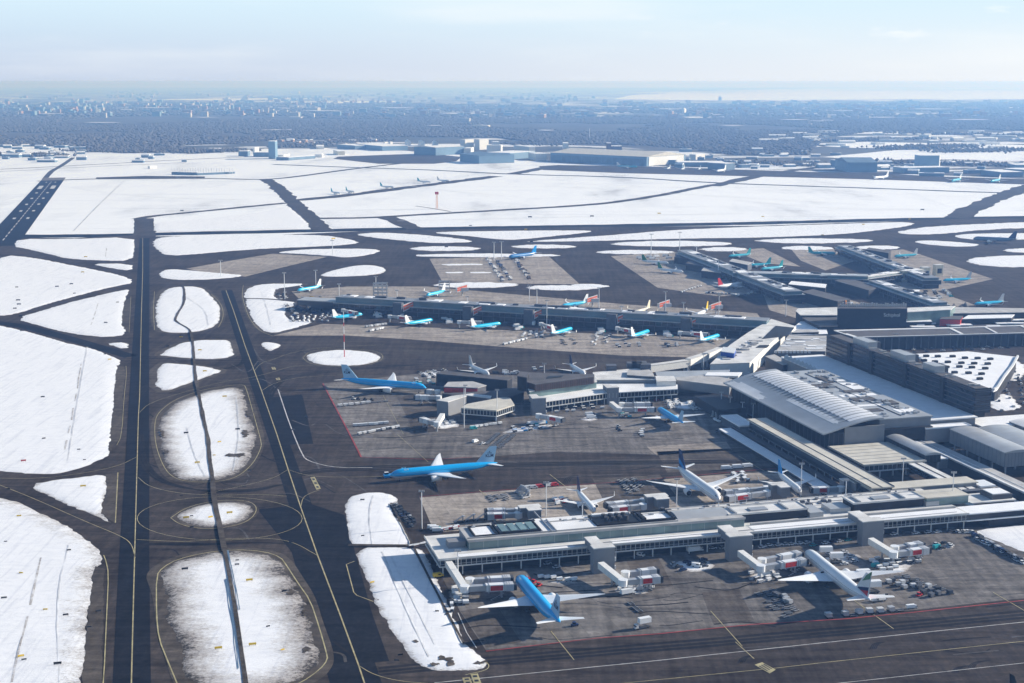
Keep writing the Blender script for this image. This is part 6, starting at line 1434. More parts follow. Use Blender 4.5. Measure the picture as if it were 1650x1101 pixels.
def row(kind, a, b, n, cols, label, hd=None, jit=.8, sc=1.0, skip=0):
    A, B = G(*a), G(*b); d = (B-A); h = math.degrees(math.atan2(d.y, d.x)-EA) if hd is None else hd
    grp = label
    for i in range(n):
        if random.random() < skip: continue
        p = A+d*(i/(max(1, n-1)))
        cc = random.choice(cols); o = bpy.data.objects.new(NAMES[kind], vmesh(kind, cc)); COL.objects.link(o)
        o.location = (p.x+random.uniform(-jit, jit), p.y+random.uniform(-jit, jit), .06); o.rotation_euler = (0, 0, EA+R(h+random.uniform(-6, 6))); o.scale = (sc,)*3
        lb = ORD[i]+' from the left in: '+label if n <= 12 else CW[cc]+' '+KW[kind]+', '+label
        if len(lb.split()) > 16: lb = ORD[i]+' of '+label if n <= 12 else label
        if len(lb.split()) > 16: lb = label
        o['label'] = lb; o['category'] = CATS[kind]; o['group'] = grp
def cluster(kind, corner, n, cols, label, hd=0, sc=1.0):
    """loose grid of equipment filling a quadrilateral a,b,c,d"""
    q = [G(*c) for c in corner]; nn = max(1, int(math.sqrt(n*((q[1]-q[0]).length/max(1, (q[3]-q[0]).length))))); mm = max(1, n//nn)
    for i in range(nn):
        for j in range(mm):
            if random.random() < .1: continue
            u, v = (i+.5+random.uniform(-.2, .2))/nn, (j+.5+random.uniform(-.2, .2))/mm
            p = q[0].lerp(q[1], u).lerp(q[3].lerp(q[2], u), v)
            cc = random.choice(cols); o = bpy.data.objects.new(NAMES[kind], vmesh(kind, cc)); COL.objects.link(o)
            lb = CW[cc]+' '+KW[kind]+', '+('front' if j*2 >= mm and mm > 1 else 'back')+' '+('left' if i*3 < nn else 'right' if i*3 >= 2*nn else 'middle')+' of the '+label
            if len(lb.split()) > 16: lb = CW[cc]+' '+KW[kind]+', '+label
            if len(lb.split()) > 16: lb = label
            o.location = (p.x, p.y, .06); o.rotation_euler = (0, 0, EA+R(hd+random.uniform(-14, 14))); o.scale = (sc,)*3; o['label'] = lb; o['category'] = CATS[kind]; o['group'] = label
WH, GR, DK = 'paint_white', 'paint_grey', 'canvas_dark'
CM = 'container_metal'
# near stands
veh('pushback', 631, 769, 180, 'paint_blue', 'blue tow tug under the nose of the blue jet on the taxiway', sc=1.15)
veh('cater', 1036, 1013, 190, GR, 'lone white high box truck on the red line right of the near blue jet', sc=.9)
row('container', (1336, 996), (1362, 993), 2, [CM], 'white rounded containers at the left end of the row behind the striped tail jet', 0, .2, 1.15)
row('dolly', (1372, 992), (1380, 991), 1, [DK], 'empty dolly in the container row behind the striped tail jet', 0)
row('container', (1384, 990), (1437, 986), 4, [CM, GR], 'white containers in the middle of the row behind the striped tail jet', 0, .3, 1.15)
veh('dolly', 1450, 985, 0, DK, 'empty dolly near the right end of the container row'); veh('truck', 1469, 981, 0, GR, 'grey box wagon at the right end of the container row', sc=.6)
cluster('container', [(1418, 940), (1450, 932), (1542, 958), (1500, 966)], 20, [CM, 'wall_mid', GR, DK], 'grey containers and dollies parked right of the striped tail jet', 5, 1.0)
cluster('dolly', [(1432, 930), (1460, 927), (1530, 950), (1500, 958)], 16, [DK, 'wall_mid'], 'empty dollies parked right of the striped tail jet', 5, 1.0)
veh('tug', 1481, 961, 20, 'paint_red', 'small red tug among the containers right of the striped tail jet')
cluster('dolly', [(1215, 958), (1248, 948), (1290, 985), (1262, 1000)], 22, [DK, 'wall_mid', 'container_metal'], 'dark dollies under the wing shadow of the striped tail jet', 8)
cluster('container', [(1240, 962), (1262, 957), (1285, 972), (1262, 978)], 6, [CM, 'wall_mid'], 'containers standing under the wing shadow of the striped tail jet', 8)
veh('cater', 1328, 898, 170, GR, 'white catering truck at the nose of the striped tail jet, upper'); veh('cater', 1345, 908, 170, GR, 'white catering truck at the nose of the striped tail jet, lower')
veh('cater', 1388, 936, 175, GR, 'white high box truck behind the wing of the striped tail jet'); veh('cater', 1404, 956, 175, GR, 'white high box truck at the rear door of the striped tail jet', sc=1.1); veh('loader', 1415, 969, 0, CM, 'grey loader behind the tail of the striped tail jet', sc=.8)
row('cart', (1228, 918), (1268, 908), 6, [GR, CM, DK], 'baggage carts beneath the double bridge', 0, 1.5); cluster('cart', [(1200, 925), (1240, 918), (1262, 935), (1225, 944)], 12, [GR, CM, WH, DK], 'jumble of carts left of the striped tail jet engine', 10)
veh('truck', 1233, 930, 20, GR, 'white box truck left of the striped tail jet engine', sc=.9)
for i, (x, y, k_, l) in enumerate(((1256, 905, 'van', 'van'), (1243, 908, 'van', 'van'), (1310, 938, 'loader', 'loader'))): veh(k_, x, y, 10*i, WH, ['white van under the double bridge nearer the jet', 'white van under the double bridge nearer the tower', 'loader under the wing of the striped tail jet'][i])
cluster('cart', [(1395, 905), (1425, 895), (1450, 918), (1420, 926)], 12, [GR, CM, WH], 'pale baggage carts under the far right near bridge', 0)
cluster('cart', [(1440, 900), (1492, 895), (1490, 908), (1440, 914)], 9, [WH, GR, DK], 'white equipment below the far right near bridge', 0)
veh('van', 1412, 914, 5, 'teal_paint', 'teal van below the far right near bridge'); veh('van', 1510, 884, 15, 'teal_paint', 'teal van right of the far right near bridge')
cluster('car', [(1498, 878), (1525, 874), (1545, 882), (1515, 888)], 7, [DK, GR, 'paint_navy'], 'cars parked on snow right of the far right near bridge', 20)
row('van', (1572, 866), (1640, 905), 12, [GR, DK, 'paint_navy', CM], 'row of vans along the edge of the right snow field', None, 1); row('car', (1578, 872), (1646, 908), 10, [DK, GR, WH], 'row of cars along the edge of the right snow field', None, 1.2)
row('car', (1545, 858), (1565, 858), 4, [WH, GR], 'white cars under the right end of the foreground pier', 90)
# near blue jet stand
cluster('cart', [(722, 950), (742, 948), (752, 972), (730, 978)], 10, [GR, CM, WH, DK], 'carts and steps left of the near blue jet', 15)
veh('loader', 750, 970, 80, GR, 'white loader left of the near blue jet wing', sc=.9); veh('van', 706, 930, 8, 'paint_yellow', 'yellow flat vehicle at the corner of the foreground pier'); veh('cater', 771, 953, 10, 'paint_cream', 'cream box vehicle under the first near bridge', sc=.7)
row('cart', (735, 962), (728, 985), 4, [DK, GR], 'short string of carts by the fence of the snow bank', None)
row('tug', (850, 935), (868, 945), 3, ['paint_red', WH, 'paint_red'], 'red and white tugs right of the near blue jet nose', 40); row('cart', (872, 933), (925, 936), 6, [WH, GR], 'white carts on the thin snow right of the near blue jet', 10, 1.5)
veh('tug', 926, 1009, 10, 'paint_navy', 'dark tug under the right tailplane of the near blue jet'); row('dolly', (1014, 975), (1028, 985), 3, [DK], 'three dark dollies beside the right wing tip of the near blue jet', None)
cluster('cart', [(985, 938), (1060, 930), (1056, 950), (992, 962)], 16, [WH, GR, CM, DK], 'white equipment under the second near bridge', 5)
veh('truck', 1012, 958, 10, WH, 'white truck standing below the second near bridge', sc=.85); veh('loader', 1040, 950, 5, GR, 'pale loader below the second near bridge', sc=.8)
cluster('car', [(1075, 908), (1140, 900), (1150, 915), (1090, 924)], 10, [DK, GR, 'paint_navy', 'wall_mid'], 'dark cars on shaded snow between the second and third near bridges', 10)
veh('van', 1123, 914, -40, WH, 'white van with dark roof on the shaded snow'); veh('truck', 1120, 890, 5, GR, 'grey truck in the shade below the pier'); row('car', (1150, 885), (1165, 884), 2, [WH], 'two white cars in the sun left of the middle gate tower', 5)
row('car', (880, 910), (898, 916), 2, [WH, GR], 'cars in the pier shade right of the near blue jet nose', 10); veh('van', 1031, 896, -50, WH, 'white van in the shade beside the second near tower')
row('car', (1228, 882), (1300, 876), 7, [WH, GR, WH], 'white cars parked along the pier right of the middle gate tower', 10, 1); row('car', (1310, 880), (1365, 872), 6, ['teal_paint', GR, WH, 'paint_navy'], 'mixed cars parked along the pier left of the eastern gate tower', 10, 1)
cluster('car', [(1318, 892), (1372, 888), (1385, 905), (1350, 915)], 10, [WH, GR, CM], 'cars and vans on shaded snow left of the eastern gate tower', 10)
row('car', (1440, 862), (1530, 857), 6, [DK, WH, GR], 'cars under the pier right of the eastern gate tower', 10, 1)
for i in range(3): cluster('car', [(780+i*60, 905-i*5), (820+i*60, 903-i*5), (824+i*60, 899-i*5), (784+i*60, 901-i*5)], 3, [GR, WH, 'paint_navy'], 'cars in the shadow under the foreground pier, '+['left group', 'middle group', 'right group'][i], 0)
# north side of near pier
cluster('dolly', [(784, 800), (818, 796), (822, 806), (790, 810)], 14, [DK, 'paint_navy', 'wall_mid'], 'dark dollies parked on the apron behind the foreground pier', 20)
cluster('stairs', [(822, 794), (850, 790), (860, 802), (830, 808)], 6, [GR, 'paint_cream', CM], 'pale steps and equipment behind the retracted bridge', 30)
row('van', (852, 788), (893, 783), 6, ['paint_red', 'wall_brown', GR, 'teal_paint'], 'row of reddish trucks along the stand line', None, .6)
cluster('cart', [(885, 806), (912, 803), (920, 812), (892, 816)], 8, [WH, GR, 'paint_red'], 'carts left of the small dark tailed jet', 10)
cluster('dolly', [(992, 775), (1025, 770), (1045, 790), (1012, 797)], 26, [DK, 'wall_mid', 'paint_navy'], 'rows of dark dollies left of the big dark blue tailed jet', 30)
cluster('cart', [(1172, 765), (1200, 762), (1212, 776), (1185, 782)], 14, [DK, 'wall_mid', GR], 'dark carts right of the big dark blue tailed jet wing', 30); row('truck', (1172, 757), (1205, 754), 3, [GR, 'paint_cream', WH], 'trucks at the wing tip of the big dark blue tailed jet', None, .5, .8)
row('car', (634, 816), (662, 848), 9, [DK, 'wall_mid', 'paint_navy'], 'dark cars parked along the upper snow bank', 100, .7); row('car', (640, 814), (668, 842), 8, [DK, GR], 'second line of cars by the upper snow bank', 100, .7)
row('cart', (664, 884), (682, 880), 7, [DK, 'wall_brown'], 'small dark objects on the bank crossing', None, .6)
cluster('truck', [(690, 852), (712, 848), (712, 858), (694, 862)], 3, ['teal_paint', 'paint_yellow', GR], 'equipment trucks at the rear corner of the foreground pier', 0, .7); row('cart', (712, 856), (738, 852), 6, [WH, GR, 'paint_red'], 'carts behind the rear corner of the foreground pier', None)
row('stairs', (742, 843), (790, 838), 4, [DK, 'wall_mid'], 'dark steps parked behind the pier roof edge', None)
# middle pier
row('cart', (548, 656), (594, 651), 6, [CM, GR, CM], 'silver containers in a row below the left blue jet', None, .3, 1.2); row('dolly', (594, 650), (620, 648), 4, [DK], 'empty dollies behind the silver containers', None)
row('cart', (572, 688), (622, 684), 7, [GR, WH], 'upper string of pale carts on the middle apron', None, .3, 1.2); row('cart', (580, 701), (640, 690), 9, [CM, DK, GR], 'lower string of carts on the middle apron', None, .5, 1.1)
row('tug', (568, 644), (598, 646), 4, [DK, WH], 'small tugs beneath the wing of the left blue jet', None); veh('van', 766, 713, 40, WH, 'white van casting a long shadow below the pier head'); veh('car', 778, 716, 30, WH, 'white car below the pier head')
row('cart', (762, 690), (805, 684), 7, [WH, 'paint_cream', GR], 'string of white carts below the pier head', None, .5); veh('van', 763, 692, 10, 'teal_paint', 'teal van below the pier head lounge')
row('dolly', (785, 716), (803, 700), 9, [DK, 'wall_mid'], 'left line of the angled dolly park below the middle pier', 5, .3); row('dolly', (795, 720), (815, 703), 9, [DK], 'middle line of the angled dolly park below the middle pier', 5, .3); row('dolly', (805, 722), (828, 702), 9, [DK, CM], 'right line of the angled dolly park below the middle pier', 5, .3)
cluster('cart', [(820, 690), (870, 682), (875, 692), (828, 700)], 14, [WH, DK, 'paint_blue', 'teal_paint'], 'mixed equipment on snow below the inner tower', 10); cluster('truck', [(845, 683), (878, 678), (880, 686), (850, 690)], 3, ['paint_blue', 'paint_blue', WH], 'blue trucks below the small red advert bridge', 5, .8)
cluster('truck', [(936, 672), (958, 668), (962, 676), (940, 680)], 4, [WH, DK, GR], 'white trucks on the snow patch below the middle pier arm', 5, .8); cluster('cart', [(890, 660), (975, 652), (975, 660), (892, 668)], 14, [WH, GR, DK], 'vehicles in the shade under the middle pier arm', 5)
cluster('car', [(665, 600), (720, 596), (735, 606), (680, 612)], 20, [WH, GR, DK, 'paint_cream'], 'crowd of pale vehicles behind the nose of the left blue jet', 0); cluster('cart', [(660, 612), (700, 608), (705, 620), (668, 626)], 12, [WH, GR, DK, 'teal_paint'], 'vehicles around the nose of the left blue jet', 10)
cluster('cart', [(690, 680), (730, 672), (740, 684), (700, 690)], 12, [WH, GR, 'paint_cream', DK], 'vehicles under the far left bridge of the middle pier', 10)
cluster('tug', [(992, 688), (1000, 686), (1002, 696), (994, 698)], 3, [DK, GR], 'dark tugs on the middle apron', 0); cluster('cart', [(1026, 696), (1040, 692), (1042, 706), (1028, 708)], 6, [GR, DK, CM], 'knot of carts on the middle apron', 0)
cluster('van', [(1070, 648), (1095, 644), (1100, 658), (1078, 660)], 8, [WH, GR], 'white vans by the nose of the middle blue jet', 20); cluster('van', [(1105, 650), (1140, 646), (1148, 660), (1112, 664)], 10, [WH, GR], 'white vans right of the middle blue jet', 20)
cluster('car', [(985, 645), (1080, 640), (1080, 646), (985, 652)], 14, [WH, DK, GR, 'paint_red'], 'cars in the shade below the right arm of the middle pier', 0); cluster('cart', [(995, 668), (1015, 664), (1018, 674), (998, 676)], 6, [DK, 'teal_paint', GR], 'equipment under the long bridge in the middle bay', 0)
row('cart', (1150, 678), (1182, 690), 10, [WH, 'paint_cream', GR], 'pale carts along the shaded ramp', None, .8); row('stairs', (1148, 672), (1200, 692), 10, [DK, CM, GR], 'row of steps and racks along the shaded ramp', 60, .6); veh('tug', 1156, 697, 0, DK, 'dark tug alone on the apron before the ramp')
cluster('cart', [(752, 596), (772, 594), (775, 600), (756, 602)], 5, [WH, GR], 'carts under the white jet behind the middle pier', 0); cluster('van', [(790, 600), (835, 598), (838, 604), (795, 606)], 10, [WH, GR, DK], 'white vehicles right of the white jet behind the middle pier', 0)
cluster('cart', [(840, 594), (880, 592), (884, 598), (845, 600)], 8, [DK, GR, WH], 'vehicles behind the dark brown pier head', 0)
# far pier apron
for i, (a, b) in enumerate((((596, 535), (618, 530)), ((590, 528), (622, 524)))): row('container', a, b, 8, [WH, GR, CM], 'white containers between the first two far blue jets, '+['front line', 'back line'][i], None, .8)
row('container', (812, 556), (848, 548), 10, [WH, GR], 'string of white containers between the third and fourth far blue jets', None, .8); cluster('cart', [(840, 536), (880, 534), (878, 545), (838, 546)], 22, [WH, 'paint_cream', GR, DK], 'pale equipment crowded left of the fourth far blue jet', 20)
cluster('dolly', [(896, 548), (930, 545), (935, 556), (900, 558)], 10, [DK, GR], 'dark equipment below the fourth far blue jet', 0); cluster('cart', [(955, 540), (990, 538), (982, 556), (946, 558)], 18, [WH, GR, DK], 'pale equipment left of the fifth far blue jet', 30)
cluster('container', [(1066, 554), (1095, 551), (1096, 558), (1070, 562)], 10, [GR, CM, DK], 'grey containers left of the sixth far blue jet', 20); cluster('cart', [(985, 555), (1035, 553), (1036, 560), (990, 562)], 10, [DK, GR], 'dark equipment under the fifth far blue jet', 0)
cluster('van', [(455, 492), (530, 486), (545, 500), (470, 512)], 46, [DK, GR, 'paint_navy', 'wall_mid'], 'crowded vehicle park in the shade at the end of the far pier', 30); cluster('cart', [(464, 512), (545, 505), (530, 520), (470, 520)], 44, [WH, GR, DK], 'rows of white and dark carts at the end of the far pier', 60)
cluster('car', [(442, 474), (462, 470), (466, 482), (446, 484)], 10, [DK, GR], 'cars by the mast at the far pier end', 30); cluster('car', [(478, 480), (520, 476), (522, 482), (482, 486)], 10, [GR, 'paint_yellow', DK], 'vehicles below the left jet of the far pier', 10)
for i, (x, y) in enumerate(((605, 508), (718, 518), (834, 528), (966, 535), (1075, 540))): cluster('truck', [(x-8, y-3), (x+12, y-4), (x+14, y+5), (x-6, y+6)], 4, [WH, 'teal_paint', GR], 'white trucks in the bay '+['right of the first', 'right of the second', 'right of the third', 'right of the fourth', 'right of the fifth'][i]+' far blue jet', 10, .8)
cluster('van', [(780, 416), (802, 414), (830, 452), (806, 456)], 44, [DK, 'paint_navy', 'wall_mid', GR], 'dense park of dark vehicles on the remote stand, left block', 30); cluster('van', [(818, 416), (836, 415), (862, 450), (848, 452)], 26, [DK, 'paint_navy', GR, 'wall_brown'], 'dense park of dark vehicles on the remote stand, right block', 30)
for i, (a, b) in enumerate((((1138, 473), (1175, 475)), ((1180, 476), (1190, 477)), ((1200, 477), (1236, 467)))): row('container', a, b, (8, 3, 7)[i], [WH, GR, DK], 'white containers curving around the red tailed jet, '+['left part', 'middle part', 'right part'][i], None, .6)
row('cart', (1098, 472), (1128, 462), 8, [GR, CM], 'string of carts left of the red tailed jet', None, .8)
cluster('van', [(1300, 478), (1340, 474), (1345, 486), (1306, 490)], 10, [WH, GR, DK], 'vehicles below the right half of the cross pier', 0); cluster('van', [(1480, 470), (1530, 466), (1540, 480), (1490, 486)], 16, [WH, GR, DK, 'teal_paint'], 'vehicles on the right apron', 0)
cluster('truck', [(1020, 416), (1080, 412), (1085, 418), (1030, 420)], 10, [WH, DK, GR], 'trucks at the tip of the diagonal far pier', 0)
cluster('car', [(1460, 560), (1640, 552), (1650, 562), (1470, 570)], 40, [DK, GR, 'paint_navy', WH], 'traffic on the road before the long dark roof', 5)
cluster('car', [(1600, 640), (1650, 625), (1660, 650), (1610, 668)], 14, [DK, GR, WH], 'cars near the curved rim at the right edge', 60)
for x, y, c in ((292, 545, 'y'), (407, 1042, 'y'), (352, 1048, 'y'), (402, 938, 'y'), (300, 837, 'y'), (370, 829, 'y'), (362, 641, 'y'), (318, 748, 'y'), (300, 700, 'k'), (330, 600, 'y'), (322, 566, 'y'), (270, 560, 'k'), (134, 786, 'y'), (38, 745, 'r'), (93, 1073, 'k'), (298, 920, 'k'), (383, 694, 'k')):
    veh('sign', x, y, 0, {'y': 'paint_yellow', 'k': 'black', 'r': 'paint_red'}[c], 'small '+{'y': 'yellow', 'k': 'black', 'r': 'red'}[c]+' taxiway sign standing in the snow', 'small '+{'y': 'yellow', 'k': 'black', 'r': 'red'}[c]+' taxiway signs', z=.4, sc=1.0)
# thin snow left on the stands
for p in ([(975, 945), (1060, 938), (1058, 952), (1000, 968)], [(1075, 905), (1140, 900), (1160, 915), (1120, 925), (1080, 920)], [(1205, 915), (1250, 905), (1262, 925), (1230, 945), (1205, 935)], [(1340, 895), (1385, 890), (1395, 905), (1350, 912)], [(1418, 912), (1480, 905), (1478, 915), (1430, 935)], [(1495, 880), (1535, 875), (1548, 882), (1505, 890)], [(720, 930), (745, 950), (750, 975), (725, 975)],
    [(870, 935), (930, 930), (935, 940), (880, 943)], [(820, 690), (880, 684), (915, 680), (870, 694), (800, 702)], [(932, 672), (962, 668), (966, 678), (936, 682)], [(688, 680), (735, 676), (745, 688), (700, 694)], [(770, 904), (860, 898), (862, 902), (775, 910)], [(664, 600), (730, 596), (735, 604), (680, 608)], [(1072, 648), (1150, 644), (1150, 660), (1090, 662)]):
    snow(p, step=1.5, amp=2.6, freq=.12, m='snow_dirty', edge=7, z=.08, h=.12, name='snow_patch')
# painted taxiway letters block: two yellow boxes with black symbols near the lower edge
for pts in ([(745, 1093), (757, 1092), (764, 1108), (750, 1110)], [(758, 1087), (770, 1086), (778, 1108), (766, 1110)], [(500, 770), (507, 769), (517, 788), (510, 790)], [(1216, 1072), (1240, 1086), (1250, 1080), (1228, 1068)], [(437, 592), (443, 592), (445, 596), (439, 596)], [(444, 610), (450, 609), (452, 613), (446, 613)]):
    flat('taxiway_marking', W2(pts), .19, 'line_yellow')
    q = [Vector(p) for p in pts]; c = sum(q, Vector((0, 0)))/4
    for j in (-.45, 0, .45):
        a = (q[0]+q[1])/2; b_ = (q[2]+q[3])/2; m_ = (a+b_)/2+(b_-a)*j*.7; w = (q[1]-q[0])*.28; h = (b_-a)*.07
        flat('taxiway_marking', W2([m_-w-h, m_+w-h, m_+w+h, m_-w+h]), .24, 'black')

for p in ([(1488, 765), (1520, 768), (1545, 790), (1500, 792)], [(1585, 790), (1650, 800), (1680, 830), (1600, 815)], [(1470, 700), (1500, 705), (1525, 720), (1490, 720)], [(1610, 585), (1640, 578), (1660, 600), (1625, 620)], [(1590, 640), (1625, 632), (1650, 660), (1600, 664)], [(1620, 690), (1680, 680), (1690, 700)], [(1450, 745), (1475, 748), (1480, 760), (1455, 762)]):
    snow(p, step=1.5, amp=3, freq=.12, m='snow_medium', edge=7, z=.1, h=.2, name='snow_patch')
cluster('car', [(1500, 770), (1540, 775), (1560, 795), (1520, 795)], 10, [WH, GR, DK, 'paint_red'], 'cars on the yard between the two right hand walkways', 0)
cluster('car', [(1600, 600), (1650, 590), (1660, 625), (1615, 635)], 14, [DK, GR, WH], 'cars below the curved white rim', 60)
row('truck', (1470, 560), (1640, 556), 9, [GR, WH, 'paint_navy'], 'coaches on the road before the long dark roof', None, 1, 1.2)

rs = random.Random(21)
for i in range(70):       # edge lights and markers dotted over the snow
    x, y = rs.choice([(rs.uniform(5, 180), rs.uniform(560, 1090)), (rs.uniform(265, 500), rs.uniform(470, 1090)), (rs.uniform(20, 210), rs.uniform(390, 540)), (rs.uniform(260, 1500), rs.uniform(335, 400)), (rs.uniform(570, 740), rs.uniform(800, 1070))])
    o = veh('sign', x, y, rs.uniform(-20, 20), rs.choice(['black', 'canvas_dark', 'paint_yellow']), 'small dark or yellow marker standing on the airfield', 'small markers dotted over the airfield', z=.35, sc=rs.uniform(.5, .8)*max(1, G(x, y).y/900))
# ------------------------------------------------------------------ hangars and far buildings
def hall(label, a, b, zt, depth, wall='hangar_blue', roof='roof_beige', zr=None, rz=None, name='hangar', parts=()):
    """gabled or flat shed: a,b = survey points of the front eave"""
    A, B = G(*a, zt), G(*b, zt); A.z = B.z = 0; d = (B-A).normalized(); n = Vector((-d.y, d.x, 0)); L = (B-A).length
    r = thing(name, label, 'hangar' if name == 'hangar' else 'building', tuple(A))
    c = [A, B, B+n*depth, A+n*depth]
    if name == 'far_building' and wall in ('wall_white', 'paint_cream'):      # these stand turned towards the sun
        a_ = R(48); e = d*math.cos(a_)+n*math.sin(a_); f_ = n*math.cos(a_)-d*math.sin(a_); q = (A+B)/2-n*2; w1_, w2_ = max(8, L*.9), max(6, min(depth*.4, L*.5))
        c = [q-e*w1_/2, q+e*w1_/2, q+e*w1_/2+f_*w2_, q-e*w1_/2+f_*w2_]; A, B, n, d, L, depth = c[0], c[1], f_, e, w1_, w2_
    w = MB().quad8([Vector((p.x, p.y, 0)) for p in c]+[Vector((p.x, p.y, zt)) for p in c]); w.build('wall', wall, r)
    if zr:
        m = MB(); o = .8; c2 = [A-d*o-n*o, B+d*o-n*o, B+d*o+n*(depth+o), A-d*o+n*(depth+o)]
        m.add([c2[0]+Vector((0, 0, zt)), c2[1]+Vector((0, 0, zt)), c2[2]+Vector((0, 0, zt)), c2[3]+Vector((0, 0, zt)), (c2[0]+c2[3])/2+Vector((0, 0, zr)), (c2[1]+c2[2])/2+Vector((0, 0, zr))], [(0, 1, 5, 4), (2, 3, 4, 5), (1, 2, 5), (3, 0, 4), (3, 2, 1, 0)])
        m.build('roof', roof, r)
    else: MB().quad8([p+Vector((0, 0, zt)) for p in c]+[p+Vector((0, 0, zt+.8)) for p in c]).build('roof', roof, r)
    return r, A, d, n, L
h1, A, d, n, L = hall('huge long hangar with shallow beige roof and blue-grey doors', (887, 246), (1042, 253), 27, 190, 'hangar_blue', 'roof_beige', 38)
dm = MB(); 
for i in range(9): dm.ob(A+d*(8+i*(L-16)/9)-n*.6, A+d*(8+(i+.94)*(L-16)/9)-n*.6, .8, .2, 20)
dm.build('hangar_door', 'far_blue', h1); MB().ob(A+d*(L+.6)+n*10, A+d*(L+.6)+n*180, 1.0, 1, 26).build('end_wall', 'wall_white', h1)  # sunlit right end painted white, against the shaded front painted blue
hall('flat topped dark blue hangar with white end wall left of centre', (741, 248), (772, 251), 24, 120, 'hangar_blue', 'far_blue', 30)
hall('wide pale blue low hangar behind the dark blue one', (702, 238), (748, 236), 26, 110, 'hangar_blue', 'roof_white', 30)
for i, (x0, x1, y0, y1, c) in enumerate(((803, 803, 0, 0, 0),)): pass
BB = [((745, 225), (768, 225), 36, 60, 'wall_white', 'white office block standing over the far hangars, left of two'), ((768, 225), (792, 225), 36, 60, 'wall_white', 'white office block standing over the far hangars, right of two'), ((745, 239), (776, 238), 20, 60, 'wall_white', 'low white block before the white offices'), ((790, 234), (803, 235), 30, 70, 'wall_white', 'narrow white block right of the dark blue hangar'),
 ((792, 229), (814, 228), 20, 60, 'wall_white', 'white block behind the narrow white one'), ((650, 228), (671, 227), 14, 45, 'wall_white', 'round roofed white shed, left of three'), ((672, 229), (692, 228), 14, 45, 'wall_white', 'round roofed white shed, middle of three'), ((694, 230), (714, 229), 14, 45, 'wall_white', 'round roofed white shed, right of three'),
 ((619, 229), (626, 229), 22, 40, 'wall_white', 'small white tower pair, left'), ((628, 229), (634, 229), 22, 40, 'wall_white', 'small white tower pair, right'), ((822, 247), (862, 244), 20, 90, 'hangar_blue', 'low blue hangar between the white blocks and the huge hangar'), ((862, 248), (886, 246), 20, 90, 'wall_white', 'white fronted building left of the huge hangar'),
 ((832, 237), (866, 234), 16, 60, 'wall_white', 'long white building behind the low blue hangar'), ((902, 231), (928, 230), 22, 50, 'wall_white', 'white building on stilts behind the huge hangar'), ((978, 231), (985, 231), 30, 40, 'wall_brown', 'small brown tower behind the huge hangar'), ((984, 236), (1002, 236), 16, 50, 'wall_brown', 'brown block behind the huge hangar'),
 ((1114, 249), (1143, 249), 16, 60, 'wall_white', 'low white block right of the huge hangar'), ((1070, 258), (1090, 258), 14, 60, 'far_blue', 'low dark shed right of the huge hangar'), ((1092, 262), (1168, 262), 12, 70, 'far_blue', 'long low dark shed behind the parked white jets'), ((1168, 264), (1184, 263), 18, 60, 'far_blue', 'dark block at the end of the long low shed'),
 ((409, 238), (419, 238), 20, 40, 'wall_white', 'small white block left of the far tower'), ((408, 246), (436, 246), 14, 50, 'far_blue', 'low dark block around the far tower'), ((432, 228), (443, 228), 55, 45, 'hangar_blue', 'far office tower standing alone at the field edge'), ((384, 244), (399, 244), 16, 40, 'far_blue', 'low dark block left of the far tower'), ((445, 250), (478, 249), 8, 60, 'wall_white', 'long low white shed right of the far tower'), ((508, 249), (530, 248), 9, 60, 'wall_white', 'low white shed left of the far grey apron'), ((536, 244), (566, 242), 12, 60, 'paint_cream', 'cream shed by the far grey apron'), ((465, 254), (508, 251), 9, 50, 'far_blue', 'dark curved shed among the low white sheds'),
 ((500, 236), (542, 234), 9, 70, 'wall_white', 'white shed row behind the far sheds'), ((543, 233), (572, 235), 14, 80, 'far_blue', 'blue grey hall behind the cream shed'), ((573, 232), (616, 236), 16, 100, 'hangar_blue', 'long grey blue hall beside the small towers'),
 ((1482, 251), (1514, 251), 34, 50, 'hangar_blue', 'tall blue grey cube building at the far right'), ((1512, 251), (1516, 251), 32, 60, 'wall_white', 'thin white tower attached to the far right cube'), ((1456, 271), (1530, 270), 14, 60, 'hangar_blue', 'long low building under the far right cube'), ((1338, 258), (1366, 260), 18, 80, 'far_blue', 'dark shed left of the angular far right hangar'),
 ((1580, 274), (1614, 278), 12, 60, 'far_blue', 'dark shed at the far right'), ((1616, 272), (1650, 274), 12, 100, 'far_blue', 'long dark shed at the right edge'), ((1636, 266), (1664, 266), 20, 60, 'far_blue', 'dark block at the right edge'), ((240, 268), (255, 268), 6, 25, 'wall_white', 'tiny pale hut with a dark lean to in the far snow')]
for a, b, zt, dp, w, lb in BB: hall(lb, a, b, zt, dp, w, 'roof_snow' if w != 'wall_white' or zt < 25 else 'roof_white', name='far_building', zr=(zt+6 if 'round roofed' in lb else None))
h2, A, d, n, L = hall('angular pale hangar with dark sloping roof at the far right', (1366, 262), (1414, 262), 26, 150, 'hangar_blue', 'far_blue', 36)
MB().ob(A+d*(L+.8)+n*4, A+d*(L+.8)+n*146, 1.2, 1, 25).build('end_wall', 'wall_white', h2)  # white slab on the right end, sunlight put into its colour
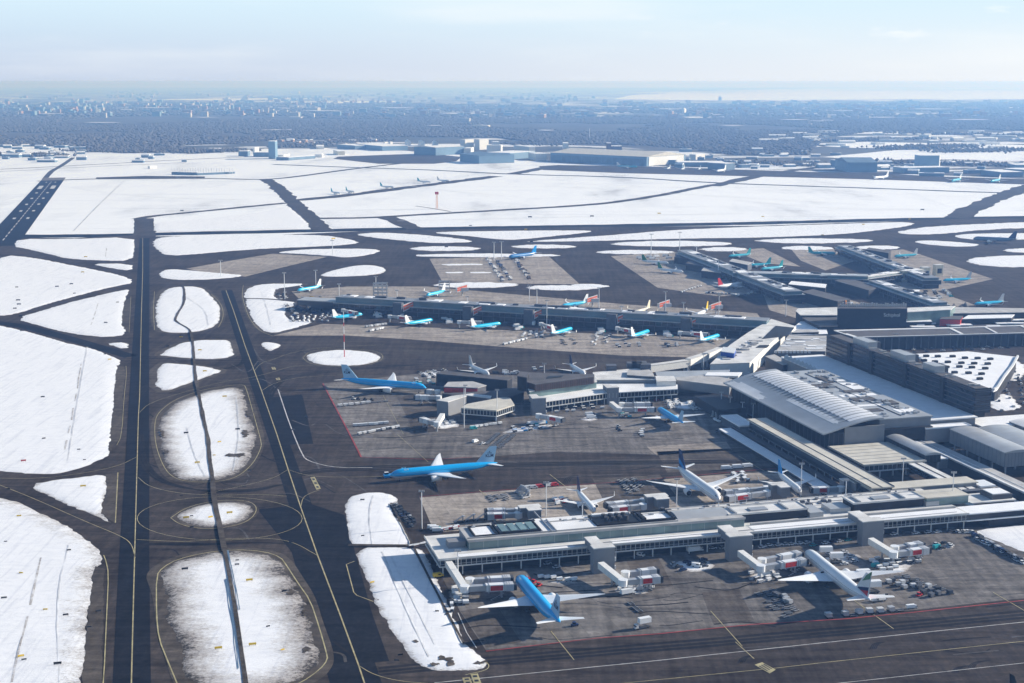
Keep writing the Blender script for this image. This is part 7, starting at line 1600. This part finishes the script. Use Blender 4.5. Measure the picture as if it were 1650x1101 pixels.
# far town: individual houses and blocks
FM = {}
def fhouse(x, y, w, dp, h, wall, roof, lb, grp, gable=True):
    key = (wall, roof, gable)
    if key not in FM:
        m = MB().box(-.5, .5, -.5, .5, 0, .7, 0)
        if gable: m.add([(-.52, -.52, .7), (.52, -.52, .7), (.52, .52, .7), (-.52, .52, .7), (-.52, 0, 1.05), (.52, 0, 1.05)], [(0, 1, 5, 4), (2, 3, 4, 5), (1, 2, 5), (3, 0, 4)], 1)
        else: m.box(-.51, .51, -.51, .51, .7, .78, 1); m.box(-.3, .1, -.2, .2, .78, .9, 0)
        FM[key] = m.mesh('far_house', [wall, roof])
    o = bpy.data.objects.new('far_house', FM[key]); COL.objects.link(o); p = G(x, y); o.location = (p.x, p.y, -.4); o.scale = (w, dp, h); o.rotation_euler = (0, 0, random.uniform(-.5, .5))
    o['label'] = lb; o['category'] = 'building'; o['group'] = grp
Z = [((0, 135), (236, 262), 36, 16, 'roof_snow', 'far_blue', 'low snow roofed building in the estate at the far left edge'), ((210, 300), (250, 262), 6, 14, 'roof_snow', 'far_blue', 'low building beyond the blast fence'), ((450, 610), (226, 236), 20, 16, 'roof_snow', 'brick_far', 'small snow roofed building behind the far sheds'),
 ((1080, 1350), (240, 272), 34, 18, 'roof_snow', 'far_blue', 'snow roofed industrial building right of the huge hangar'), ((1300, 1650), (212, 238), 40, 30, 'roof_snow', 'wall_white', 'long white industrial building in the right distance'), ((1420, 1650), (262, 284), 24, 18, 'roof_snow', 'far_blue', 'snow roofed building around the far right hangars'),
 ((1190, 1330), (216, 232), 10, 26, 'roof_snow', 'wall_white', 'white warehouse at the wood edge on the right'), ((0, 420), (150, 185), 22, 40, 'town_roof', 'hangar_blue', 'pale block in the hazy town, left part'), ((420, 830), (150, 190), 32, 38, 'town_roof', 'roof_grey', 'pale block in the hazy town, middle part'),
 ((830, 1250), (152, 190), 30, 38, 'town_roof', 'brick_far', 'pale block in the hazy town, right of the middle'), ((1250, 1650), (162, 205), 34, 36, 'town_roof', 'roof_grey', 'pale block in the hazy town, right part')]
for (xa, xb), (ya, yb), nn, sz, rf, wl_, lb in Z:
    cx = [random.uniform(xa, xb) for _ in range(5)]; cy = [random.uniform(ya, yb) for _ in range(5)]
    for i in range(nn):
        if ya < 200 and yb > 180: k = random.randrange(5); x, y = random.gauss(cx[k], (xb-xa)/12), random.gauss(cy[k], 5)
        else: x, y = random.uniform(xa, xb), random.uniform(ya, yb)
        y = max(165 if x > 960 and ya < 200 else 142, y); s = sz*random.uniform(.6, 1.7); tall = ya < 200 and random.random() < .35
        fhouse(x, y, s*random.uniform(.8, 2.2)*(.6 if tall else 1), s*.8, (random.uniform(20, 45) if tall else random.uniform(7, 14)), wl_, rf, lb, lb, not tall and random.random() < .5)
for i, (x, y, w, h) in enumerate(((425, 149, 26, 95), (467, 151, 30, 50), (481, 151, 46, 50), (437, 150, 30, 40), (62, 168, 190, 18), (382, 151, 200, 40), (157, 183, 26, 48), (1102, 183, 22, 48), (1160, 162, 40, 60), (775, 205, 90, 14), (445, 211, 150, 8))):
    fhouse(x, y, w, 40, h, ['hangar_blue', 'paint_cream', 'wall_white', 'hangar_blue', 'paint_cream', 'wall_white', 'wall_white', 'wall_white', 'far_blue', 'paint_cream', 'wall_white'][i], 'roof_white', ['tall slim tower on the hazy horizon', 'cream tower block on the hazy horizon', 'pale tower block on the hazy horizon', 'blue grey block beside the slim horizon tower', 'long cream hall in the far left haze', 'stadium like white hall in the left haze', 'lone pale tower left in the woods', 'lone white tower right in the woods', 'dark tower on the edge of the white lake', 'pale cluster on a clearing in the woods', 'white roofed hall alone in the dark woods'][i], None, False)
    o = COL.objects[-1]; 
    if 'group' in o: del o['group']

# ------------------------------------------------------------------ woods, far snow, scattered town
def blobs(name, X, Y, Hh, Ww, m, kind='stuff', label=None, cat=None):
    N = len(X); base = np.array([(1, 0, .35), (.3, .95, .45), (-.8, .6, .3), (-.8, -.6, .4), (.3, -.95, .3), (0, 0, 1), (0, 0, 0)])
    F = [(0, 1, 5), (1, 2, 5), (2, 3, 5), (3, 4, 5), (4, 0, 5), (1, 0, 6), (2, 1, 6), (3, 2, 6), (4, 3, 6), (0, 4, 6)]
    rot = RNG.uniform(0, 6.28, N); j = RNG.uniform(.7, 1.3, (N, 7, 3))
    V = np.tile(base, (N, 1, 1))*j; c, s = np.cos(rot)[:, None], np.sin(rot)[:, None]
    vx = (V[:, :, 0]*c-V[:, :, 1]*s)*Ww[:, None]+X[:, None]; vy = (V[:, :, 0]*s+V[:, :, 1]*c)*Ww[:, None]+Y[:, None]; vz = V[:, :, 2]*Hh[:, None]-.5
    V = np.stack([vx, vy, vz], 2).reshape(-1, 3); Fi = (np.array(F)[None]+7*np.arange(N)[:, None, None]).reshape(-1, 3)
    me = bpy.data.meshes.new(name); me.vertices.add(len(V)); me.vertices.foreach_set('co', V.ravel()); me.loops.add(len(Fi)*3); me.polygons.add(len(Fi))
    me.loops.foreach_set('vertex_index', Fi.ravel()); me.polygons.foreach_set('loop_start', np.arange(0, len(Fi)*3, 3)); me.polygons.foreach_set('loop_total', np.full(len(Fi), 3))
    me.update(calc_edges=True); me.polygons.foreach_set('use_smooth', [True]*len(Fi)); me.materials.append(M[m]); o = bpy.data.objects.new(name, me); COL.objects.link(o); o['kind'] = kind
    if label: o['label'] = label; o['category'] = cat
    return o
def gpx(X, Y):
    x = X-825; y = Y-550.5; d1 = FPX*math.cos(TH)-y*math.sin(TH); d2 = -FPX*math.sin(TH)-y*math.cos(TH); t = -HC/d2; return x*t, d1*t
def wood(n, y0, y1, x0=-300, x1=1950, hm=15, bot=None, top=None, wd=11):
    D0, D1 = gpx(np.array([825.]), np.array([float(y1)]))[1][0], gpx(np.array([825.]), np.array([float(y0)]))[1][0]
    D = np.sqrt(RNG.uniform(D0**2, D1**2, n)); py = 124+ (HC*FPX/D)/1.0*1.0
    # exact row for a ground point at distance D
    v = -HC; fx = D*math.cos(TH)-v*math.sin(TH); up = D*math.sin(TH)+v*math.cos(TH); py = 550.5-FPX*up/fx
    px = RNG.uniform(x0, x1, n); k = np.ones(n, bool)
    if bot: k &= py < np.interp(px, *zip(*bot))
    if top: k &= py > np.interp(px, *zip(*top))
    px, py = px[k], py[k]; X, Y = gpx(px, py)
    g = np.array([noise.fractal(Vector((a*.0007, b*.00035, 0)), .8, 2, 4) for a, b in zip(X, Y)])
    clr = (g < .30)
    return X[clr], Y[clr], RNG.uniform(.6, 1.15, clr.sum())*hm, RNG.uniform(.6, 1.2, clr.sum())*wd
BOT = [(-300, 236), (130, 236), (150, 243), (200, 247), (280, 246), (300, 234), (380, 232), (440, 226), (560, 223), (640, 221), (800, 222), (880, 233), (980, 236), (1100, 244), (1190, 250), (1300, 250), (1330, 222), (1400, 213), (1950, 208)]
TOPL = [(-300, 172), (300, 166), (700, 180), (850, 188), (1100, 190), (1300, 180), (1950, 185)]
w1 = wood(105000, 190, 252, hm=8, bot=BOT, wd=12)
blobs('woodland', *w1, 'tree_bare', 'stuff', 'broad belt of bare dark winter woodland beyond the airfield', 'woodland')
w2 = wood(52000, 158, 196, hm=10, top=[(-300, 164), (600, 166), (900, 170), (1300, 164), (1950, 166)], wd=24)
blobs('woodland', *w2, 'tree_bare', 'stuff', 'hazier far woodland merging into the town', 'woodland')
def belt(pts, n, w, h=10):
    P = W2(pts); P = resample(P, 10, False); X = []; Y = []
    for _ in range(n):
        i = random.randrange(len(P)); X.append(P[i].x+random.gauss(0, w)); Y.append(P[i].y+random.gauss(0, w))
    return np.array(X), np.array(Y)
BX, BY = [], []
for pts, n_, w in (([(140, 243), (290, 243)], 500, 60), ([(300, 246), (380, 243)], 240, 40), ([(0, 250), (90, 252)], 200, 30), ([(1440, 240), (1550, 236)], 500, 60), ([(1520, 245), (1650, 242)], 360, 50), ([(1080, 262), (1200, 270)], 120, 30), ([(1200, 262), (1340, 268)], 240, 40), ([(1440, 262), (1650, 268)], 300, 40), ([(1330, 228), (1480, 224)], 300, 40), ([(1450, 215), (1650, 218)], 400, 60), ([(820, 232), (900, 234)], 200, 40), ([(440, 238), (610, 226)], 300, 40), ([(1520, 508), (1545, 505)], 30, 8)):
    x, y = belt(pts, n_, w); BX.append(x); BY.append(y)
x = np.concatenate(BX); y = np.concatenate(BY); blobs('tree_belt', x, y, RNG.uniform(6, 12, len(x)), RNG.uniform(4, 9, len(x)), 'tree_bare', 'stuff', 'scattered bare tree belts among the far sheds', 'trees')
# far snowfields, frozen lake
def ffield(pts, z=-.35, m='snow_far', name='snow_field', amp=60): flat(name, ragged(resample(W2(pts), 120), amp, .0016), z, m)
ffield([(985, 160), (1020, 153), (1150, 148), (1400, 146), (1900, 145), (1900, 160), (1500, 160), (1300, 161), (1150, 162)], name='frozen_lake')
ffield([(960, 151), (1300, 143), (1800, 141), (1800, 143.5), (1400, 145), (1100, 150)], name='frozen_lake')
ffield([(200, 161.5), (330, 159), (500, 158.5), (500, 160), (330, 161.5)]); ffield([(430, 165), (560, 163), (640, 163), (640, 165), (520, 167)]); ffield([(110, 166), (180, 164), (180, 166)])
ffield([(890, 196), (1000, 192.5), (1200, 193), (1200, 195), (1000, 196)]); ffield([(1290, 213), (1450, 210), (1460, 213), (1340, 217)]); ffield([(1280, 233), (1400, 229), (1600, 232), (1700, 236), (1600, 240), (1380, 238)])
ffield([(1330, 253), (1440, 242), (1540, 240.5), (1750, 245), (1900, 262), (1650, 259), (1500, 256), (1400, 258)], amp=20); ffield([(1240, 236), (1300, 232), (1340, 234), (1290, 239)], amp=20); ffield([(-200, 232), (0, 236), (135, 237), (140, 248), (0, 252), (-300, 250)], amp=15)
ffield([(-300, 240), (0, 246), (140, 249), (300, 247), (300, 262), (-300, 268)], amp=10, z=-.34)
ffl = [(x, y) for x, y in BOT[1:-1]]
flat('forest_floor', ragged(resample(W2([(-260, 236)]+ffl+[(1900, 212), (1900, 190), (1300, 186), (1100, 192), (850, 190), (700, 182), (300, 168), (-260, 172)]), 120), 40, .0016), -.42, 'forest_floor')
for x, y, w, h in ((165, 201, 60, .7), (330, 192, 50, .6), (520, 181, 70, .8), (640, 176, 60, .8), (700, 206, 30, .6), (880, 214, 30, .8), (1080, 178, 60, .7), (1180, 206, 40, .7), (1280, 196, 50, .7), (1420, 192, 60, .8), (1560, 196, 70, .9), (1360, 181, 50, .6), (80, 186, 50, .6), (250, 176, 60, .6), (940, 180, 50, .6), (1500, 178, 80, .7)):
    ffield([(x-w/2, y), (x-w*.2, y-h), (x+w*.3, y-h*.7), (x+w/2, y+h*.3), (x, y+h)], z=12, m='town_roof', name='field', amp=15)
# scattered hazy town, one mass
N = 2600; px = RNG.uniform(-200, 1850, N); py = 139+RNG.beta(1.5, 1.6, N)*52
keep = np.array([noise.fractal(Vector((a*.012, b*.09, 7)), .8, 2, 4) > -.02 for a, b in zip(px, py)]); keep &= ~((px > 960) & (py < 164)); px, py = px[keep], py[keep]; X, Y = gpx(px, py)
def boxes(name, X, Y, wx, wy, h, mats, idx, label, cat):
    N = len(X); base = np.array([(-.5, -.5, 0), (.5, -.5, 0), (.5, .5, 0), (-.5, .5, 0), (-.5, -.5, 1), (.5, -.5, 1), (.5, .5, 1), (-.5, .5, 1)]); F = np.array([(4, 5, 6, 7), (0, 1, 5, 4), (1, 2, 6, 5), (2, 3, 7, 6), (3, 0, 4, 7)])
    V = np.tile(base, (N, 1, 1)); V = np.stack([V[:, :, 0]*wx[:, None]+X[:, None], V[:, :, 1]*wy[:, None]+Y[:, None], V[:, :, 2]*h[:, None]-.5], 2).reshape(-1, 3)
    Fi = (F[None]+8*np.arange(N)[:, None, None]).reshape(-1, 4); me = bpy.data.meshes.new(name); me.from_pydata(V.tolist(), [], Fi.tolist())
    for q in mats: me.materials.append(M[q])
    mi = np.zeros((N, 5), int); mi[:, 0] = 0; mi[:, 1:] = idx[:, None]; me.polygons.foreach_set('material_index', mi.ravel()); me.update()
    o = bpy.data.objects.new(name, me); COL.objects.link(o); o['kind'] = 'stuff'; o['label'] = label; o['category'] = cat
n_ = len(X); boxes('distant_town', X, Y, RNG.uniform(20, 70, n_), RNG.uniform(20, 60, n_), RNG.uniform(14, 36, n_), ['town_roof', 'hangar_blue', 'roof_grey', 'brick_far'], RNG.integers(1, 4, n_), 'mass of tiny pale town buildings fading into the haze below the horizon', 'town')
# ------------------------------------------------------------------ haze
hb = MB().box(-64000, 64000, -4000, 64000, -2, 244)
hz = bpy.data.materials.new('haze_air'); hz.use_nodes = True; hn, hl = hz.node_tree.nodes, hz.node_tree.links; hn.clear()
ho = hn.new('ShaderNodeOutputMaterial'); pv = hn.new('ShaderNodeVolumePrincipled'); hl.new(pv.outputs[0], ho.inputs['Volume'])
pv.inputs['Color'].default_value = (.23, .47, 1, 1); pv.inputs['Density'].default_value = .000115; pv.inputs['Absorption Color'].default_value = (.82, .82, .82, 1); pv.inputs['Anisotropy'].default_value = .22
M['haze_air'] = hz
ho_ = hb.build('haze', 'haze_air'); ho_['kind'] = 'stuff'; ho_['label'] = 'pale blue winter haze filling the air over the airfield'; ho_['category'] = 'haze'
